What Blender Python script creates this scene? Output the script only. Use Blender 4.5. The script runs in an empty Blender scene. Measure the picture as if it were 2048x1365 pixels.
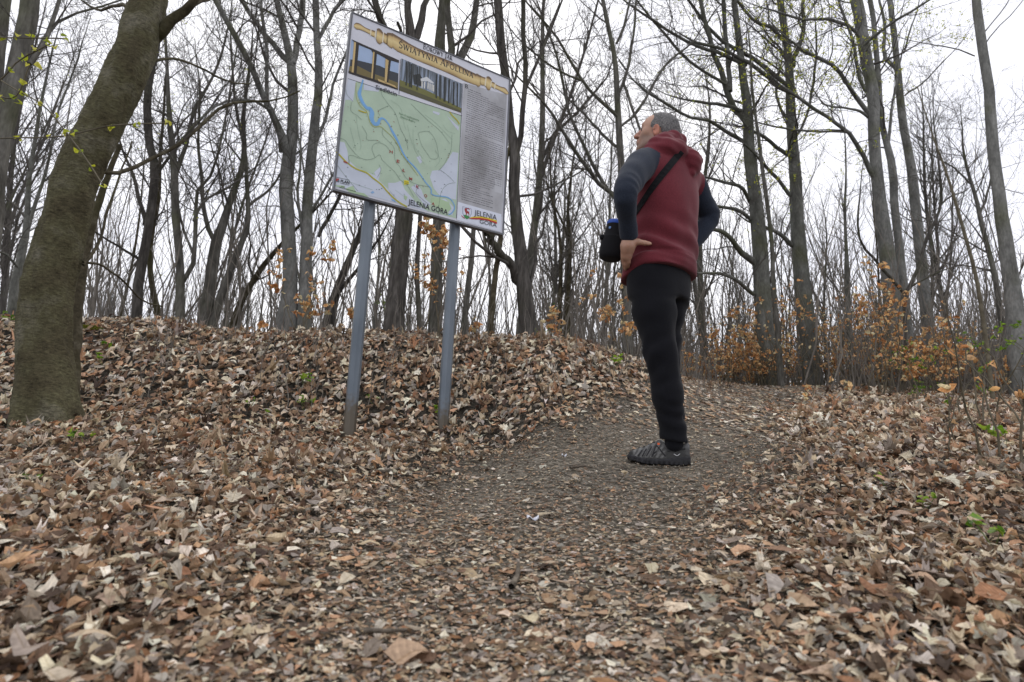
import bpy, math, random
import numpy as np
from mathutils import Matrix, Vector

# ------------------------------------------------------------------ camera, sky, sun, exposure
SC = bpy.context.scene
COL = SC.collection
FPX, PITCH, ROLL = 1200.0, math.radians(11.1), math.radians(2.25)
_F = np.array([0, math.cos(PITCH), math.sin(PITCH)])
_R0 = np.array([1.0, 0, 0]); _U0 = np.array([0, -math.sin(PITCH), math.cos(PITCH)])
_R = _R0 * math.cos(ROLL) + _U0 * math.sin(ROLL)
_U = -_R0 * math.sin(ROLL) + _U0 * math.cos(ROLL)

cam_data = bpy.data.cameras.new('camera')
cam_data.sensor_width = 36.0
cam_data.lens = FPX / 2048 * 36
cam_data.clip_start = 0.02
cam_data.clip_end = 600
cam_data.dof.use_dof = True
cam_data.dof.focus_distance = 3.2
cam_data.dof.aperture_fstop = 4.5
cam = bpy.data.objects.new('camera', cam_data)
cam.matrix_world = Matrix(((_R[0], _U[0], -_F[0], 0), (_R[1], _U[1], -_F[1], 0), (_R[2], _U[2], -_F[2], 0), (0, 0, 0, 1)))
COL.objects.link(cam)
SC.camera = cam

SUN_EL, SUN_AZ = math.radians(58), math.radians(35)      # azimuth from +Y towards +X: the bright side of the overcast
world = bpy.data.worlds.new('World'); SC.world = world; world.use_nodes = True
nt = world.node_tree; nt.nodes.clear()
sky = nt.nodes.new('ShaderNodeTexSky'); sky.sky_type = 'NISHITA'; sky.sun_disc = False
sky.sun_elevation = SUN_EL; sky.sun_rotation = SUN_AZ; sky.altitude = 400; sky.dust_density = 3
hs = nt.nodes.new('ShaderNodeHueSaturation'); hs.inputs['Saturation'].default_value = 0.35
nt.links.new(sky.outputs[0], hs.inputs['Color'])
tc = nt.nodes.new('ShaderNodeTexCoord')
mp = nt.nodes.new('ShaderNodeMapping'); mp.inputs['Scale'].default_value = (1, 1, 2.2)
nt.links.new(tc.outputs['Generated'], mp.inputs[0])
cn = nt.nodes.new('ShaderNodeTexNoise'); cn.inputs['Scale'].default_value = 2.2; cn.inputs['Detail'].default_value = 4
nt.links.new(mp.outputs[0], cn.inputs['Vector'])
cr = nt.nodes.new('ShaderNodeValToRGB')
cr.color_ramp.elements[0].position = 0.35; cr.color_ramp.elements[0].color = (10.2, 10.3, 11.3, 1)
cr.color_ramp.elements[1].position = 0.6; cr.color_ramp.elements[1].color = (13.0, 12.9, 13.3, 1)
nt.links.new(cn.outputs['Fac'], cr.inputs[0])
mx = nt.nodes.new('ShaderNodeMix'); mx.data_type = 'RGBA'; mx.inputs['Factor'].default_value = 0.86
nt.links.new(hs.outputs[0], mx.inputs['A']); nt.links.new(cr.outputs[0], mx.inputs['B'])
bg = nt.nodes.new('ShaderNodeBackground'); bg.inputs['Strength'].default_value = 0.1
nt.links.new(mx.outputs['Result'], bg.inputs[0])
wo = nt.nodes.new('ShaderNodeOutputWorld'); nt.links.new(bg.outputs[0], wo.inputs[0])

sun_d = bpy.data.lights.new('sun', 'SUN'); sun_d.energy = 1.3; sun_d.angle = math.radians(25); sun_d.color = (1, 0.96, 0.9)
sun = bpy.data.objects.new('sun', sun_d); COL.objects.link(sun)
_sd = Vector((math.sin(SUN_AZ) * math.cos(SUN_EL), math.cos(SUN_AZ) * math.cos(SUN_EL), math.sin(SUN_EL)))
sun.rotation_euler = _sd.to_track_quat('Z', 'Y').to_euler()
sun.location = (6, 8, 20)

SC.view_settings.view_transform = 'Standard'; SC.view_settings.look = 'None'
SC.view_settings.exposure = 0.2; SC.view_settings.gamma = 1.0; SC.view_settings.use_curve_mapping = False
SC.render.engine = 'CYCLES'
SC.cycles.max_bounces = 6; SC.cycles.diffuse_bounces = 3; SC.cycles.transparent_max_bounces = 4

# ------------------------------------------------------------------ helpers
rng = np.random.default_rng(11)
random.seed(5)

def P(px, py, Y):
    """world point seen at photo pixel (px, py), Y metres away from the camera"""
    d = _F + _R * ((px - 1024) / FPX) - _U * ((py - 682.5) / FPX)
    return d * (Y / d[1])

def depth_of(p): return float(np.dot(p, _F))
def nrm(v):
    v = np.asarray(v, float); return v / (np.linalg.norm(v, axis=-1, keepdims=True) + 1e-12)
def sstep(x, a, b):
    t = np.clip((x - a) / (b - a), 0, 1); return t * t * (3 - 2 * t)
def softmin(a, b, k): 
    h = np.clip(0.5 + 0.5 * (b - a) / k, 0, 1); return b * (1 - h) + a * h - k * h * (1 - h)
def lin(r, g, b):
    f = lambda c: (c / 12.92 if c <= 0.04045 else ((c + 0.055) / 1.055) ** 2.4)
    return (f(r / 255), f(g / 255), f(b / 255))

def mesh_np(name, V, faces, smooth=True, col=None, luv=None):
    V = np.ascontiguousarray(V, np.float32)
    if not isinstance(faces, (list, tuple)): faces = [faces]
    faces = [np.ascontiguousarray(f, np.int32) for f in faces if len(f)]
    me = bpy.data.meshes.new(name)
    me.vertices.add(len(V)); me.vertices.foreach_set('co', V.ravel())
    nl = sum(f.size for f in faces); npoly = sum(len(f) for f in faces)
    me.loops.add(nl); me.loops.foreach_set('vertex_index', np.concatenate([f.ravel() for f in faces]))
    me.polygons.add(npoly)
    tot = np.concatenate([np.full(len(f), f.shape[1], np.int32) for f in faces])
    st = np.concatenate([[0], np.cumsum(tot)[:-1]]).astype(np.int32)
    me.polygons.foreach_set('loop_start', st)
    me.polygons.foreach_set('use_smooth', np.full(npoly, smooth))
    me.update(calc_edges=True)
    if col is not None:
        a = me.color_attributes.new('col', 'FLOAT_COLOR', 'POINT')
        c = np.ones((len(V), 4), np.float32); c[:, :3] = col; a.data.foreach_set('color', c.ravel())
    if luv is not None:
        a = me.attributes.new('luv', 'FLOAT_VECTOR', 'POINT'); a.data.foreach_set('vector', np.ascontiguousarray(luv, np.float32).ravel())
    return me

def link(name, me, mat=None, parent=None, loc=None, **props):
    o = bpy.data.objects.new(name, me); COL.objects.link(o)
    if mat is not None and me is not None and not len(me.materials): me.materials.append(mat)
    if parent is not None: o.parent = parent
    if loc is not None: o.location = loc
    for k, v in props.items(): o[k] = v
    return o

def thing(name, label, category, loc=(0, 0, 0), group=None):
    o = link(name, None, None, None, tuple(loc), label=label, category=category)
    o.empty_display_size = 0.1
    if group: o['group'] = group
    return o

def part(name, V, faces, mat, parent, smooth=True, col=None, **props):
    """mesh given in world coordinates, parented to an Empty standing at parent.location"""
    off = np.array(parent.location) if parent is not None else np.zeros(3)
    if parent is not None and parent.parent is not None: off = off + np.array(parent.parent.location)
    return link(name, mesh_np(name, np.asarray(V) - off, faces, smooth, col), mat, parent, **props)

# ---- materials
def new_mat(name):
    m = bpy.data.materials.new(name); m.use_nodes = True
    t = m.node_tree; b = t.nodes['Principled BSDF']
    return m, t, b
def node(t, kind, **kw):
    n = t.nodes.new(kind)
    for k, v in kw.items():
        if k in n.inputs: n.inputs[k].default_value = v
        else: setattr(n, k, v)
    return n
def ramp(t, fac, stops):
    r = t.nodes.new('ShaderNodeValToRGB'); e = r.color_ramp.elements
    while len(e) < len(stops): e.new(0.5)
    for i, (p, c) in enumerate(stops):
        e[i].position = p; e[i].color = (*c, 1)
    t.links.new(fac, r.inputs[0]); return r
def geo_pos(t, scale=(1, 1, 1)):
    g = t.nodes.new('ShaderNodeTexCoord'); m = t.nodes.new('ShaderNodeMapping'); m.inputs['Scale'].default_value = scale
    t.links.new(g.outputs['Object'], m.inputs[0]); return m.outputs[0]
def bump(t, b, h, strength, dist):
    n = t.nodes.new('ShaderNodeBump'); n.inputs['Strength'].default_value = strength; n.inputs['Distance'].default_value = dist
    t.links.new(h, n.inputs['Height']); t.links.new(n.outputs[0], b.inputs['Normal']); return n

def plain(name, color, rough=0.6, spec=0.3, noise=0.12, nscale=12, metallic=0.0):
    m, t, b = new_mat(name)
    n = node(t, 'ShaderNodeTexNoise', Scale=nscale, Detail=5.0); t.links.new(geo_pos(t), n.inputs['Vector'])
    c = np.array(color)
    r = ramp(t, n.outputs['Fac'], [(0.3, tuple(c * (1 - noise))), (0.7, tuple(np.minimum(c * (1 + noise), 1)))])
    t.links.new(r.outputs[0], b.inputs['Base Color'])
    b.inputs['Roughness'].default_value = rough; b.inputs['Specular IOR Level'].default_value = spec
    b.inputs['Metallic'].default_value = metallic
    return m

def bark(name, dark, mid, light, moss=None, moss_amt=0.0, zs=0.35, scale=7.0, ring=0.0):
    m, t, b = new_mat(name)
    v = geo_pos(t, (1, 1, zs))
    n1 = node(t, 'ShaderNodeTexNoise', Scale=scale, Detail=8.0, Roughness=0.65); t.links.new(v, n1.inputs['Vector'])
    n2 = node(t, 'ShaderNodeTexNoise', Scale=1.3, Detail=3.0); t.links.new(geo_pos(t), n2.inputs['Vector'])
    r = ramp(t, n1.outputs['Fac'], [(0.28, dark), (0.5, mid), (0.72, light)])
    out = r.outputs[0]
    if moss is not None:
        mr = ramp(t, n2.outputs['Fac'], [(0.5 - moss_amt, (0, 0, 0)), (0.72 - moss_amt, (1, 1, 1))])
        mm = node(t, 'ShaderNodeMix', data_type='RGBA'); t.links.new(mr.outputs[0], mm.inputs['Factor'])
        t.links.new(out, mm.inputs['A']); mm.inputs['B'].default_value = (*moss, 1); out = mm.outputs['Result']
    n3 = node(t, 'ShaderNodeTexNoise', Scale=46.0, Detail=4.0); t.links.new(v, n3.inputs['Vector'])
    m3 = node(t, 'ShaderNodeMix', data_type='RGBA', blend_type='MULTIPLY'); m3.inputs['Factor'].default_value = 0.6
    r3 = ramp(t, n3.outputs['Fac'], [(0.3, (0.55, 0.55, 0.55)), (0.65, (1.15, 1.15, 1.15))])
    t.links.new(out, m3.inputs['A']); t.links.new(r3.outputs[0], m3.inputs['B'])
    t.links.new(m3.outputs['Result'], b.inputs['Base Color'])
    b.inputs['Roughness'].default_value = 0.9; b.inputs['Specular IOR Level'].default_value = 0.15
    ad = node(t, 'ShaderNodeMath', operation='ADD'); t.links.new(n1.outputs['Fac'], ad.inputs[0])
    ml = node(t, 'ShaderNodeMath', operation='MULTIPLY'); ml.inputs[1].default_value = 0.35
    t.links.new(n3.outputs['Fac'], ml.inputs[0]); t.links.new(ml.outputs[0], ad.inputs[1])
    bump(t, b, ad.outputs[0], 0.8, 0.02)
    return m

def leaf_mat(name, trans=0.25, veins=True, rough=0.75):
    m, t, b = new_mat(name)
    a = node(t, 'ShaderNodeVertexColor', layer_name='col')
    at = node(t, 'ShaderNodeAttribute', attribute_name='luv')
    n = node(t, 'ShaderNodeTexNoise', Scale=90.0, Detail=4.0); t.links.new(geo_pos(t), n.inputs['Vector'])
    r = ramp(t, n.outputs['Fac'], [(0.3, (0.62, 0.6, 0.58)), (0.68, (1.18, 1.16, 1.12))])
    mm = node(t, 'ShaderNodeMix', data_type='RGBA', blend_type='MULTIPLY'); mm.inputs['Factor'].default_value = 0.75
    t.links.new(a.outputs[0], mm.inputs['A']); t.links.new(r.outputs[0], mm.inputs['B'])
    out = mm.outputs['Result']
    if veins:
        sp = t.nodes.new('ShaderNodeSeparateXYZ'); t.links.new(at.outputs['Vector'], sp.inputs[0])
        ab = node(t, 'ShaderNodeMath', operation='ABSOLUTE'); t.links.new(sp.outputs['Y'], ab.inputs[0])
        # side veins: sin((x + 0.8|y|)*60)
        m1 = node(t, 'ShaderNodeMath', operation='MULTIPLY_ADD'); t.links.new(ab.outputs[0], m1.inputs[0]); m1.inputs[1].default_value = -0.9
        t.links.new(sp.outputs['X'], m1.inputs[2])
        m2 = node(t, 'ShaderNodeMath', operation='MULTIPLY'); t.links.new(m1.outputs[0], m2.inputs[0]); m2.inputs[1].default_value = 42.0
        s = node(t, 'ShaderNodeMath', operation='SINE'); t.links.new(m2.outputs[0], s.inputs[0])
        mr = ramp(t, ab.outputs[0], [(0.0, (1, 1, 1)), (0.035, (0, 0, 0))])
        ml = node(t, 'ShaderNodeMix', data_type='RGBA', blend_type='MULTIPLY'); ml.inputs['Factor'].default_value = 1.0
        sr = ramp(t, s.outputs[0], [(0.0, (0.93, 0.93, 0.93)), (0.9, (1.04, 1.04, 1.04))])
        t.links.new(out, ml.inputs['A']); t.links.new(sr.outputs[0], ml.inputs['B'])
        sc = node(t, 'ShaderNodeMix', data_type='RGBA', blend_type='MULTIPLY'); t.links.new(mr.outputs[0], sc.inputs['Factor'])
        t.links.new(ml.outputs['Result'], sc.inputs['A']); sc.inputs['B'].default_value = (0.72, 0.68, 0.6, 1)
        out = sc.outputs['Result']
        bump(t, b, s.outputs[0], 0.25, 0.0015)
    t.links.new(out, b.inputs['Base Color'])
    b.inputs['Roughness'].default_value = rough; b.inputs['Specular IOR Level'].default_value = 0.25
    if trans > 0:
        tr = t.nodes.new('ShaderNodeBsdfTranslucent'); t.links.new(out, tr.inputs['Color'])
        ms = t.nodes.new('ShaderNodeMixShader'); ms.inputs[0].default_value = trans
        t.links.new(b.outputs[0], ms.inputs[1]); t.links.new(tr.outputs[0], ms.inputs[2])
        t.links.new(ms.outputs[0], t.nodes['Material Output'].inputs[0])
    return m

M = {}
M['beech'] = bark('bark_grey_beech', (0.055, 0.056, 0.050), (0.125, 0.126, 0.113), (0.21, 0.212, 0.195), (0.095, 0.10, 0.06), 0.02)
M['greybeech'] = bark('bark_pale_beech', (0.09, 0.09, 0.085), (0.17, 0.17, 0.16), (0.27, 0.27, 0.255), (0.11, 0.115, 0.07), 0.0)
M['mossy'] = bark('bark_mossy', (0.022, 0.017, 0.010), (0.064, 0.054, 0.034), (0.150, 0.135, 0.098), (0.050, 0.048, 0.020), 0.02, zs=1.0, scale=8.0)
M['darkbark'] = bark('bark_dark', (0.024, 0.022, 0.020), (0.070, 0.064, 0.058), (0.14, 0.13, 0.12), (0.06, 0.062, 0.035), 0.0, zs=0.15, scale=16.0)
M['brownbark'] = bark('bark_brown', (0.042, 0.039, 0.034), (0.105, 0.100, 0.088), (0.19, 0.182, 0.165), (0.085, 0.09, 0.05), 0.03, zs=0.25, scale=11.0)
def big_bark():
    m, t, b = new_mat('bark_leaning_tree')
    v = geo_pos(t); vz = geo_pos(t, (1, 1, 2.6)); vv = geo_pos(t, (1, 1, 0.3))
    n1 = node(t, 'ShaderNodeTexNoise', Scale=3.2, Detail=7.0, Roughness=0.6); t.links.new(v, n1.inputs['Vector'])
    n2 = node(t, 'ShaderNodeTexNoise', Scale=34.0, Detail=9.0, Roughness=0.75); t.links.new(vz, n2.inputs['Vector'])
    n3 = node(t, 'ShaderNodeTexNoise', Scale=26.0, Detail=7.0, Roughness=0.7); t.links.new(vv, n3.inputs['Vector'])
    vo = node(t, 'ShaderNodeTexVoronoi', Scale=30.0, feature='DISTANCE_TO_EDGE'); t.links.new(vv, vo.inputs['Vector'])
    r1 = ramp(t, n1.outputs['Fac'], [(0.28, (0.042, 0.034, 0.020)), (0.42, (0.092, 0.080, 0.046)), (0.53, (0.115, 0.107, 0.060)), (0.64, (0.17, 0.158, 0.115)), (0.76, (0.25, 0.243, 0.205))])
    r2 = ramp(t, n2.outputs['Fac'], [(0.34, (0.30, 0.28, 0.25)), (0.5, (0.9, 0.9, 0.88)), (0.66, (1.5, 1.5, 1.45))])
    mm = node(t, 'ShaderNodeMix', data_type='RGBA', blend_type='MULTIPLY'); mm.inputs['Factor'].default_value = 0.9
    t.links.new(r1.outputs[0], mm.inputs['A']); t.links.new(r2.outputs[0], mm.inputs['B'])
    r3 = ramp(t, vo.outputs['Distance'], [(0.0, (0.55, 0.52, 0.48)), (0.06, (1, 1, 1))])
    m2 = node(t, 'ShaderNodeMix', data_type='RGBA', blend_type='MULTIPLY'); m2.inputs['Factor'].default_value = 0.35
    t.links.new(mm.outputs['Result'], m2.inputs['A']); t.links.new(r3.outputs[0], m2.inputs['B'])
    vs = node(t, 'ShaderNodeVertexColor', layer_name='col'); m4 = node(t, 'ShaderNodeMix', data_type='RGBA', blend_type='MULTIPLY'); m4.inputs['Factor'].default_value = 1.0   # old scars
    t.links.new(m2.outputs['Result'], m4.inputs['A']); t.links.new(vs.outputs[0], m4.inputs['B']); t.links.new(m4.outputs['Result'], b.inputs['Base Color'])
    b.inputs['Roughness'].default_value = 0.9; b.inputs['Specular IOR Level'].default_value = 0.2
    ad = node(t, 'ShaderNodeMath', operation='ADD'); t.links.new(n2.outputs['Fac'], ad.inputs[0]); t.links.new(n3.outputs['Fac'], ad.inputs[1])
    bump(t, b, ad.outputs[0], 1.0, 0.018); return m
M['leaning'] = big_bark()
M['twig'] = plain('twig_bark', (0.085, 0.078, 0.070), 0.9, 0.1, 0.3, 6)
M['stem'] = plain('sapling_stem', (0.12, 0.105, 0.075), 0.85, 0.15, 0.35, 14)
M['leaf'] = leaf_mat('dead_leaf')
M['sapleaf'] = leaf_mat('sapling_leaf', 0.22)
M['greenleaf'] = leaf_mat('green_leaf', 0.45, False, 0.5)

# ---- tubes (vectorised): P (M,K,3), R (M,K)
def tubes(Pt, R, S):
    Mn, K, _ = Pt.shape
    T = np.gradient(Pt, axis=1) if K > 1 else Pt * 0
    T = nrm(T)
    ref = np.where(np.abs(T[:, :1, 2:3]) > 0.75, np.array([1.0, 0.15, 0.1]), np.array([0.1, 0.12, 1.0]))
    n1 = nrm(np.cross(T, np.broadcast_to(ref, T.shape))); n2 = np.cross(T, n1)
    a = np.arange(S) * 2 * math.pi / S
    V = Pt[:, :, None, :] + R[:, :, None, None] * (np.cos(a)[:, None] * n1[:, :, None, :] + np.sin(a)[:, None] * n2[:, :, None, :])
    base = (np.arange(Mn) * K * S)[:, None, None]
    k = (np.arange(K - 1) * S)[None, :, None]; s = np.arange(S)[None, None, :]; s2 = (s + 1) % S
    q = np.stack([base + k + s, base + k + s2, base + k + S + s2, base + k + S + s], -1).reshape(-1, 4)
    return V.reshape(-1, 3), q

def merge(parts):
    Vs, Fs, o = [], [], 0
    for V, F in parts:
        Vs.append(V); Fs.append(F + o); o += len(V)
    return np.concatenate(Vs), np.concatenate(Fs)

def catmull(pts, K):
    pts = np.asarray(pts, float); n = len(pts)
    if n == 2:
        t = np.linspace(0, 1, K)[:, None]; return pts[0] * (1 - t) + pts[1] * t
    d = np.concatenate([[0], np.cumsum(np.linalg.norm(np.diff(pts[:, :3], axis=0), axis=1))])
    u = np.interp(np.linspace(0, d[-1], K), d, np.arange(n))
    i = np.clip(u.astype(int), 0, n - 2); f = (u - i)[:, None]
    e = np.vstack([2 * pts[0] - pts[1], pts, 2 * pts[-1] - pts[-2]])
    p0, p1, p2, p3 = e[i], e[i + 1], e[i + 2], e[i + 3]
    return 0.5 * (2 * p1 + (p2 - p0) * f + (2 * p0 - 5 * p1 + 4 * p2 - p3) * f * f + (3 * p1 - p0 - 3 * p2 + p3) * f ** 3)

def spawn(Pt, R, per_m, t0, t1, lo, hi, ang, K, rr, up, wig, rmin=0.0022, rtip=0.0016, droop=0.0, absolute=False):
    """children branches of the given branches"""
    Mn, Kp, _ = Pt.shape
    seg = np.linalg.norm(np.diff(Pt, axis=1), axis=2); L = seg.sum(1)
    n = rng.poisson(np.maximum(per_m * L * (t1 - t0), 0.01))
    idx = np.repeat(np.arange(Mn), n)
    if not len(idx): return np.zeros((0, K, 3)), np.zeros((0, K))
    t = rng.uniform(t0, t1, len(idx)); u = t * (Kp - 1); i = np.clip(u.astype(int), 0, Kp - 2); f = (u - i)[:, None]
    pos = Pt[idx, i] * (1 - f) + Pt[idx, i + 1] * f
    tan = nrm(Pt[idx, i + 1] - Pt[idx, i])
    rp = R[idx, i] * (1 - f[:, 0]) + R[idx, i + 1] * f[:, 0]
    v = rng.normal(size=(len(idx), 3)); v -= tan * np.sum(v * tan, 1, keepdims=True); v = nrm(v)
    a = np.radians(rng.uniform(ang[0], ang[1], len(idx)))[:, None]
    d = nrm(np.cos(a) * tan + np.sin(a) * v + np.array([0, 0, up]))
    ln = rng.uniform(lo, hi, len(idx)) * (1 if absolute else L[idx] * (1 - 0.55 * t))
    r0 = np.clip(rp * rr * rng.uniform(0.7, 1.1, len(idx)), rmin, np.maximum(rp * 0.8, rmin))
    r0 = np.minimum(r0, np.maximum(ln * 0.013, rmin))
    out = np.zeros((len(idx), K, 3)); p = pos - tan * 0; out[:, 0] = p
    for k in range(1, K):
        d = nrm(d + rng.normal(size=d.shape) * wig + np.array([0, 0, up * 0.35 - droop]))
        p = p + d * (ln / (K - 1))[:, None]; out[:, k] = p
    rad = r0[:, None] * np.linspace(1, 0.0, K)[None] + rtip * np.linspace(0, 1, K)[None]
    return out, rad

# ---- terrain
def ground_z(X, Y):
    X = np.asarray(X, float); Y = np.asarray(Y, float)
    plane = -0.52 + 0.19 * Y
    plane = np.where(Y < 0, -0.52 + 0.10 * Y, plane)
    right = softmin(plane, 1.55 - 0.012 * np.maximum(Y - 11, 0), 0.35)
    bankX = sstep(X, 2.75 + 0.05 * (Y - 6.3), 0.35 + 0.05 * (Y - 6.3))
    ramp_l = plane + 0.27 * np.logaddexp(0, (Y - 3.95) * 5) / 5
    left = softmin(ramp_l, 1.245 - 0.035 * np.maximum(Y - 6.5, 0), 0.3)
    left = softmin(left, right + 5, 0.1)
    far = sstep(Y, 9, 14)
    left = left * (1 - far) + (left * 0.6 + right * 0.4) * far
    z = right * (1 - bankX) + left * bankX
    near = 1 - sstep(np.hypot(X, Y), 9, 25)
    z = z + near * (0.020 * np.sin(2.1 * X + 0.7) * np.sin(1.7 * Y + 0.4) + 0.012 * np.sin(5.3 * X + 1.3 * Y) * np.sin(4.1 * Y - 2 * X) + 0.045 * bankX * sstep(Y, 4.3, 5.6) * np.sin(1.9 * X + 0.5) * np.sin(1.3 * Y + 1.1 * X))
    z = z - 0.085 * sstep(X, 0.35, -0.25) * np.exp(-((Y - 3.3) / 1.5) ** 4) - 0.05 * sstep(X, 0.2, -0.1) * sstep(X, -1.9, -1.2) * np.exp(-((Y - 3.7) / 0.55) ** 4)
    # raised edges left and right of the trodden path
    z = z + 0.04 * (1 - path_w(X, Y)) * near
    return z

_path = np.array([P(1010, 1365, 0.99)[:2], P(1050, 1150, 1.5)[:2], P(1110, 1000, 2.2)[:2], P(1250, 925, 2.9)[:2],
                  P(1400, 868, 4.3)[:2], P(1500, 812, 6.6)[:2], P(1560, 776, 10.5)[:2]])
_path = np.vstack([[0.0, -2.0], _path, _path[-1] + np.array([3, 6.0])])
_pathw = np.array([0.5, 0.42, 0.46, 0.52, 0.55, 0.46, 0.48, 0.65, 0.9])
def path_w(X, Y):
    """1 on the trodden path, 0 away from it"""
    X = np.asarray(X, float); Y = np.asarray(Y, float)
    best = np.full(np.broadcast(X, Y).shape, -9.0)
    for k in range(len(_path) - 1):
        a, b = _path[k], _path[k + 1]; d = b - a
        t = np.clip(((X - a[0]) * d[0] + (Y - a[1]) * d[1]) / (d @ d), 0, 1)
        dist = np.hypot(X - a[0] - d[0] * t, Y - a[1] - d[1] * t)
        w = _pathw[k] * (1 - t) + _pathw[k + 1] * t
        best = np.maximum(best, (w - dist) / w)
    return sstep(best, -0.9, 0.55)
# ------------------------------------------------------------------ the ground
def axis(vals):
    out = []
    for a, b, s in vals: out += list(np.arange(a, b, s))
    return np.array(out)
gx = axis([(-260, -40, 20), (-40, -14, 2), (-14, -5, 0.5), (-5, 7, 0.1), (7, 16, 0.5), (16, 40, 2), (40, 261, 20)])
gy = axis([(-30, -2, 2), (-2, 0.4, 0.2), (0.4, 8, 0.07), (8, 16, 0.25), (16, 40, 2), (40, 361, 20)])
GX, GY = np.meshgrid(gx, gy, indexing='ij')
GZ = ground_z(GX, GY)
nx, ny = len(gx), len(gy)
ii = (np.arange(nx - 1)[:, None] * ny + np.arange(ny - 1)[None]).ravel()
gq = np.stack([ii, ii + ny, ii + ny + 1, ii + 1], -1)
m, t, b = new_mat('forest_soil')
v = geo_pos(t)
n1 = node(t, 'ShaderNodeTexNoise', Scale=3.0, Detail=6.0); t.links.new(v, n1.inputs['Vector'])
vo = node(t, 'ShaderNodeTexVoronoi', Scale=60.0); t.links.new(v, vo.inputs['Vector'])
n2 = node(t, 'ShaderNodeTexNoise', Scale=70.0, Detail=6.0, Roughness=0.7); t.links.new(v, n2.inputs['Vector'])
sep = t.nodes.new('ShaderNodeSeparateColor'); t.links.new(vo.outputs['Color'], sep.inputs[0])
r1 = ramp(t, sep.outputs[0], [(0.1, (0.066, 0.058, 0.046)), (0.5, (0.138, 0.123, 0.100)), (0.9, (0.235, 0.212, 0.177))])
r2 = ramp(t, n2.outputs['Fac'], [(0.3, (0.4, 0.38, 0.36)), (0.7, (1.15, 1.15, 1.15))])
mm = node(t, 'ShaderNodeMix', data_type='RGBA', blend_type='MULTIPLY'); mm.inputs['Factor'].default_value = 0.85
t.links.new(r1.outputs[0], mm.inputs['A']); t.links.new(r2.outputs[0], mm.inputs['B'])
vg = node(t, 'ShaderNodeVertexColor', layer_name='col'); mg = node(t, 'ShaderNodeMix', data_type='RGBA', blend_type='MULTIPLY'); mg.inputs['Factor'].default_value = 1.0   # dark humus with painted shade between the leaves, paler trodden soil on the path
t.links.new(mm.outputs['Result'], mg.inputs['A']); t.links.new(vg.outputs[0], mg.inputs['B']); t.links.new(mg.outputs['Result'], b.inputs['Base Color']); b.inputs['Roughness'].default_value = 0.95
b.inputs['Specular IOR Level'].default_value = 0.1
bump(t, b, n2.outputs['Fac'], 0.9, 0.01)
M['soil'] = m
gpw = path_w(GX, GY).reshape(-1, 1)
ground = link('ground', mesh_np('ground', np.stack([GX, GY, GZ], -1).reshape(-1, 3), gq, True, np.repeat(0.30 + 0.70 * gpw, 3, 1) * np.where(GY.reshape(-1, 1) > 9, 1.2, 1.0)), M['soil'])
ground['kind'] = 'structure'

# ------------------------------------------------------------------ fallen leaves
def outline_fan(pts):
    pts = np.array(pts, float)
    V = np.vstack([[pts[:, 0].mean() * 0.4, 0, 0], np.c_[pts, np.zeros(len(pts))]])
    n = len(pts); F = np.array([[0, 1 + i, 1 + (i + 1) % n] for i in range(n)])
    return V, F
def oval(w, n=4):
    xs = np.linspace(-0.5, 0.5, n + 1); V = [[x, 0, 0] for x in xs]
    prof = np.interp(xs, [-0.5, -0.3, 0.0, 0.25, 0.5], [0, 0.75, 1, 0.7, 0]) * w * 0.5
    L, Rr = {}, {}
    for i in range(1, n):
        L[i] = len(V); V.append([xs[i], prof[i], 0]); Rr[i] = len(V); V.append([xs[i], -prof[i], 0])
    F = []
    for i in range(n):
        for D, s in ((L, 1), (Rr, -1)):
            a = [i, i + 1] + ([D[i + 1]] if i + 1 in D else []) + ([D[i]] if i in D else [])
            for k in range(1, len(a) - 1):
                tri = [a[0], a[k], a[k + 1]]; F.append(tri if s > 0 else tri[::-1])
    return np.array(V, float), np.array(F)
maple = [(-0.5, 0.02), (-0.30, 0.10), (-0.34, 0.30), (-0.14, 0.26), (-0.10, 0.50), (0.04, 0.36), (0.14, 0.46), (0.16, 0.20), (0.32, 0.24), (0.5, 0.0),
         (0.32, -0.22), (0.16, -0.20), (0.12, -0.46), (0.03, -0.34), (-0.12, -0.48), (-0.14, -0.25), (-0.34, -0.28), (-0.30, -0.09)]
oak = [(-0.5, 0.03), (-0.3, 0.08), (-0.25, 0.2), (-0.12, 0.12), (-0.02, 0.28), (0.1, 0.15), (0.22, 0.27), (0.3, 0.14), (0.44, 0.15), (0.5, 0),
       (0.43, -0.16), (0.3, -0.13), (0.2, -0.26), (0.1, -0.14), (-0.03, -0.27), (-0.12, -0.11), (-0.26, -0.18), (-0.3, -0.07)]
frag1 = [(-0.5, -0.1), (-0.3, 0.26), (0.05, 0.32), (0.42, 0.2), (0.5, -0.12), (0.1, -0.36), (-0.25, -0.28)]
frag2 = [(-0.5, 0.05), (-0.1, 0.3), (0.28, 0.18), (0.5, 0.02), (0.2, -0.14), (-0.2, -0.24)]
frag3 = [(-0.5, 0.0), (-0.2, 0.1), (0.5, 0.07), (0.42, -0.08), (-0.3, -0.1)]
SHAPES = [oval(0.6, 5), oval(0.48, 4), outline_fan(maple), outline_fan(oak), outline_fan(frag1), outline_fan(frag2), outline_fan(frag3),
          (np.array([[-0.5, -0.05, 0], [0.05, -0.27, 0], [0.5, 0.06, 0], [-0.08, 0.27, 0.0]]), np.array([[0, 1, 3], [1, 2, 3]])), oval(0.55, 3)]

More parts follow.
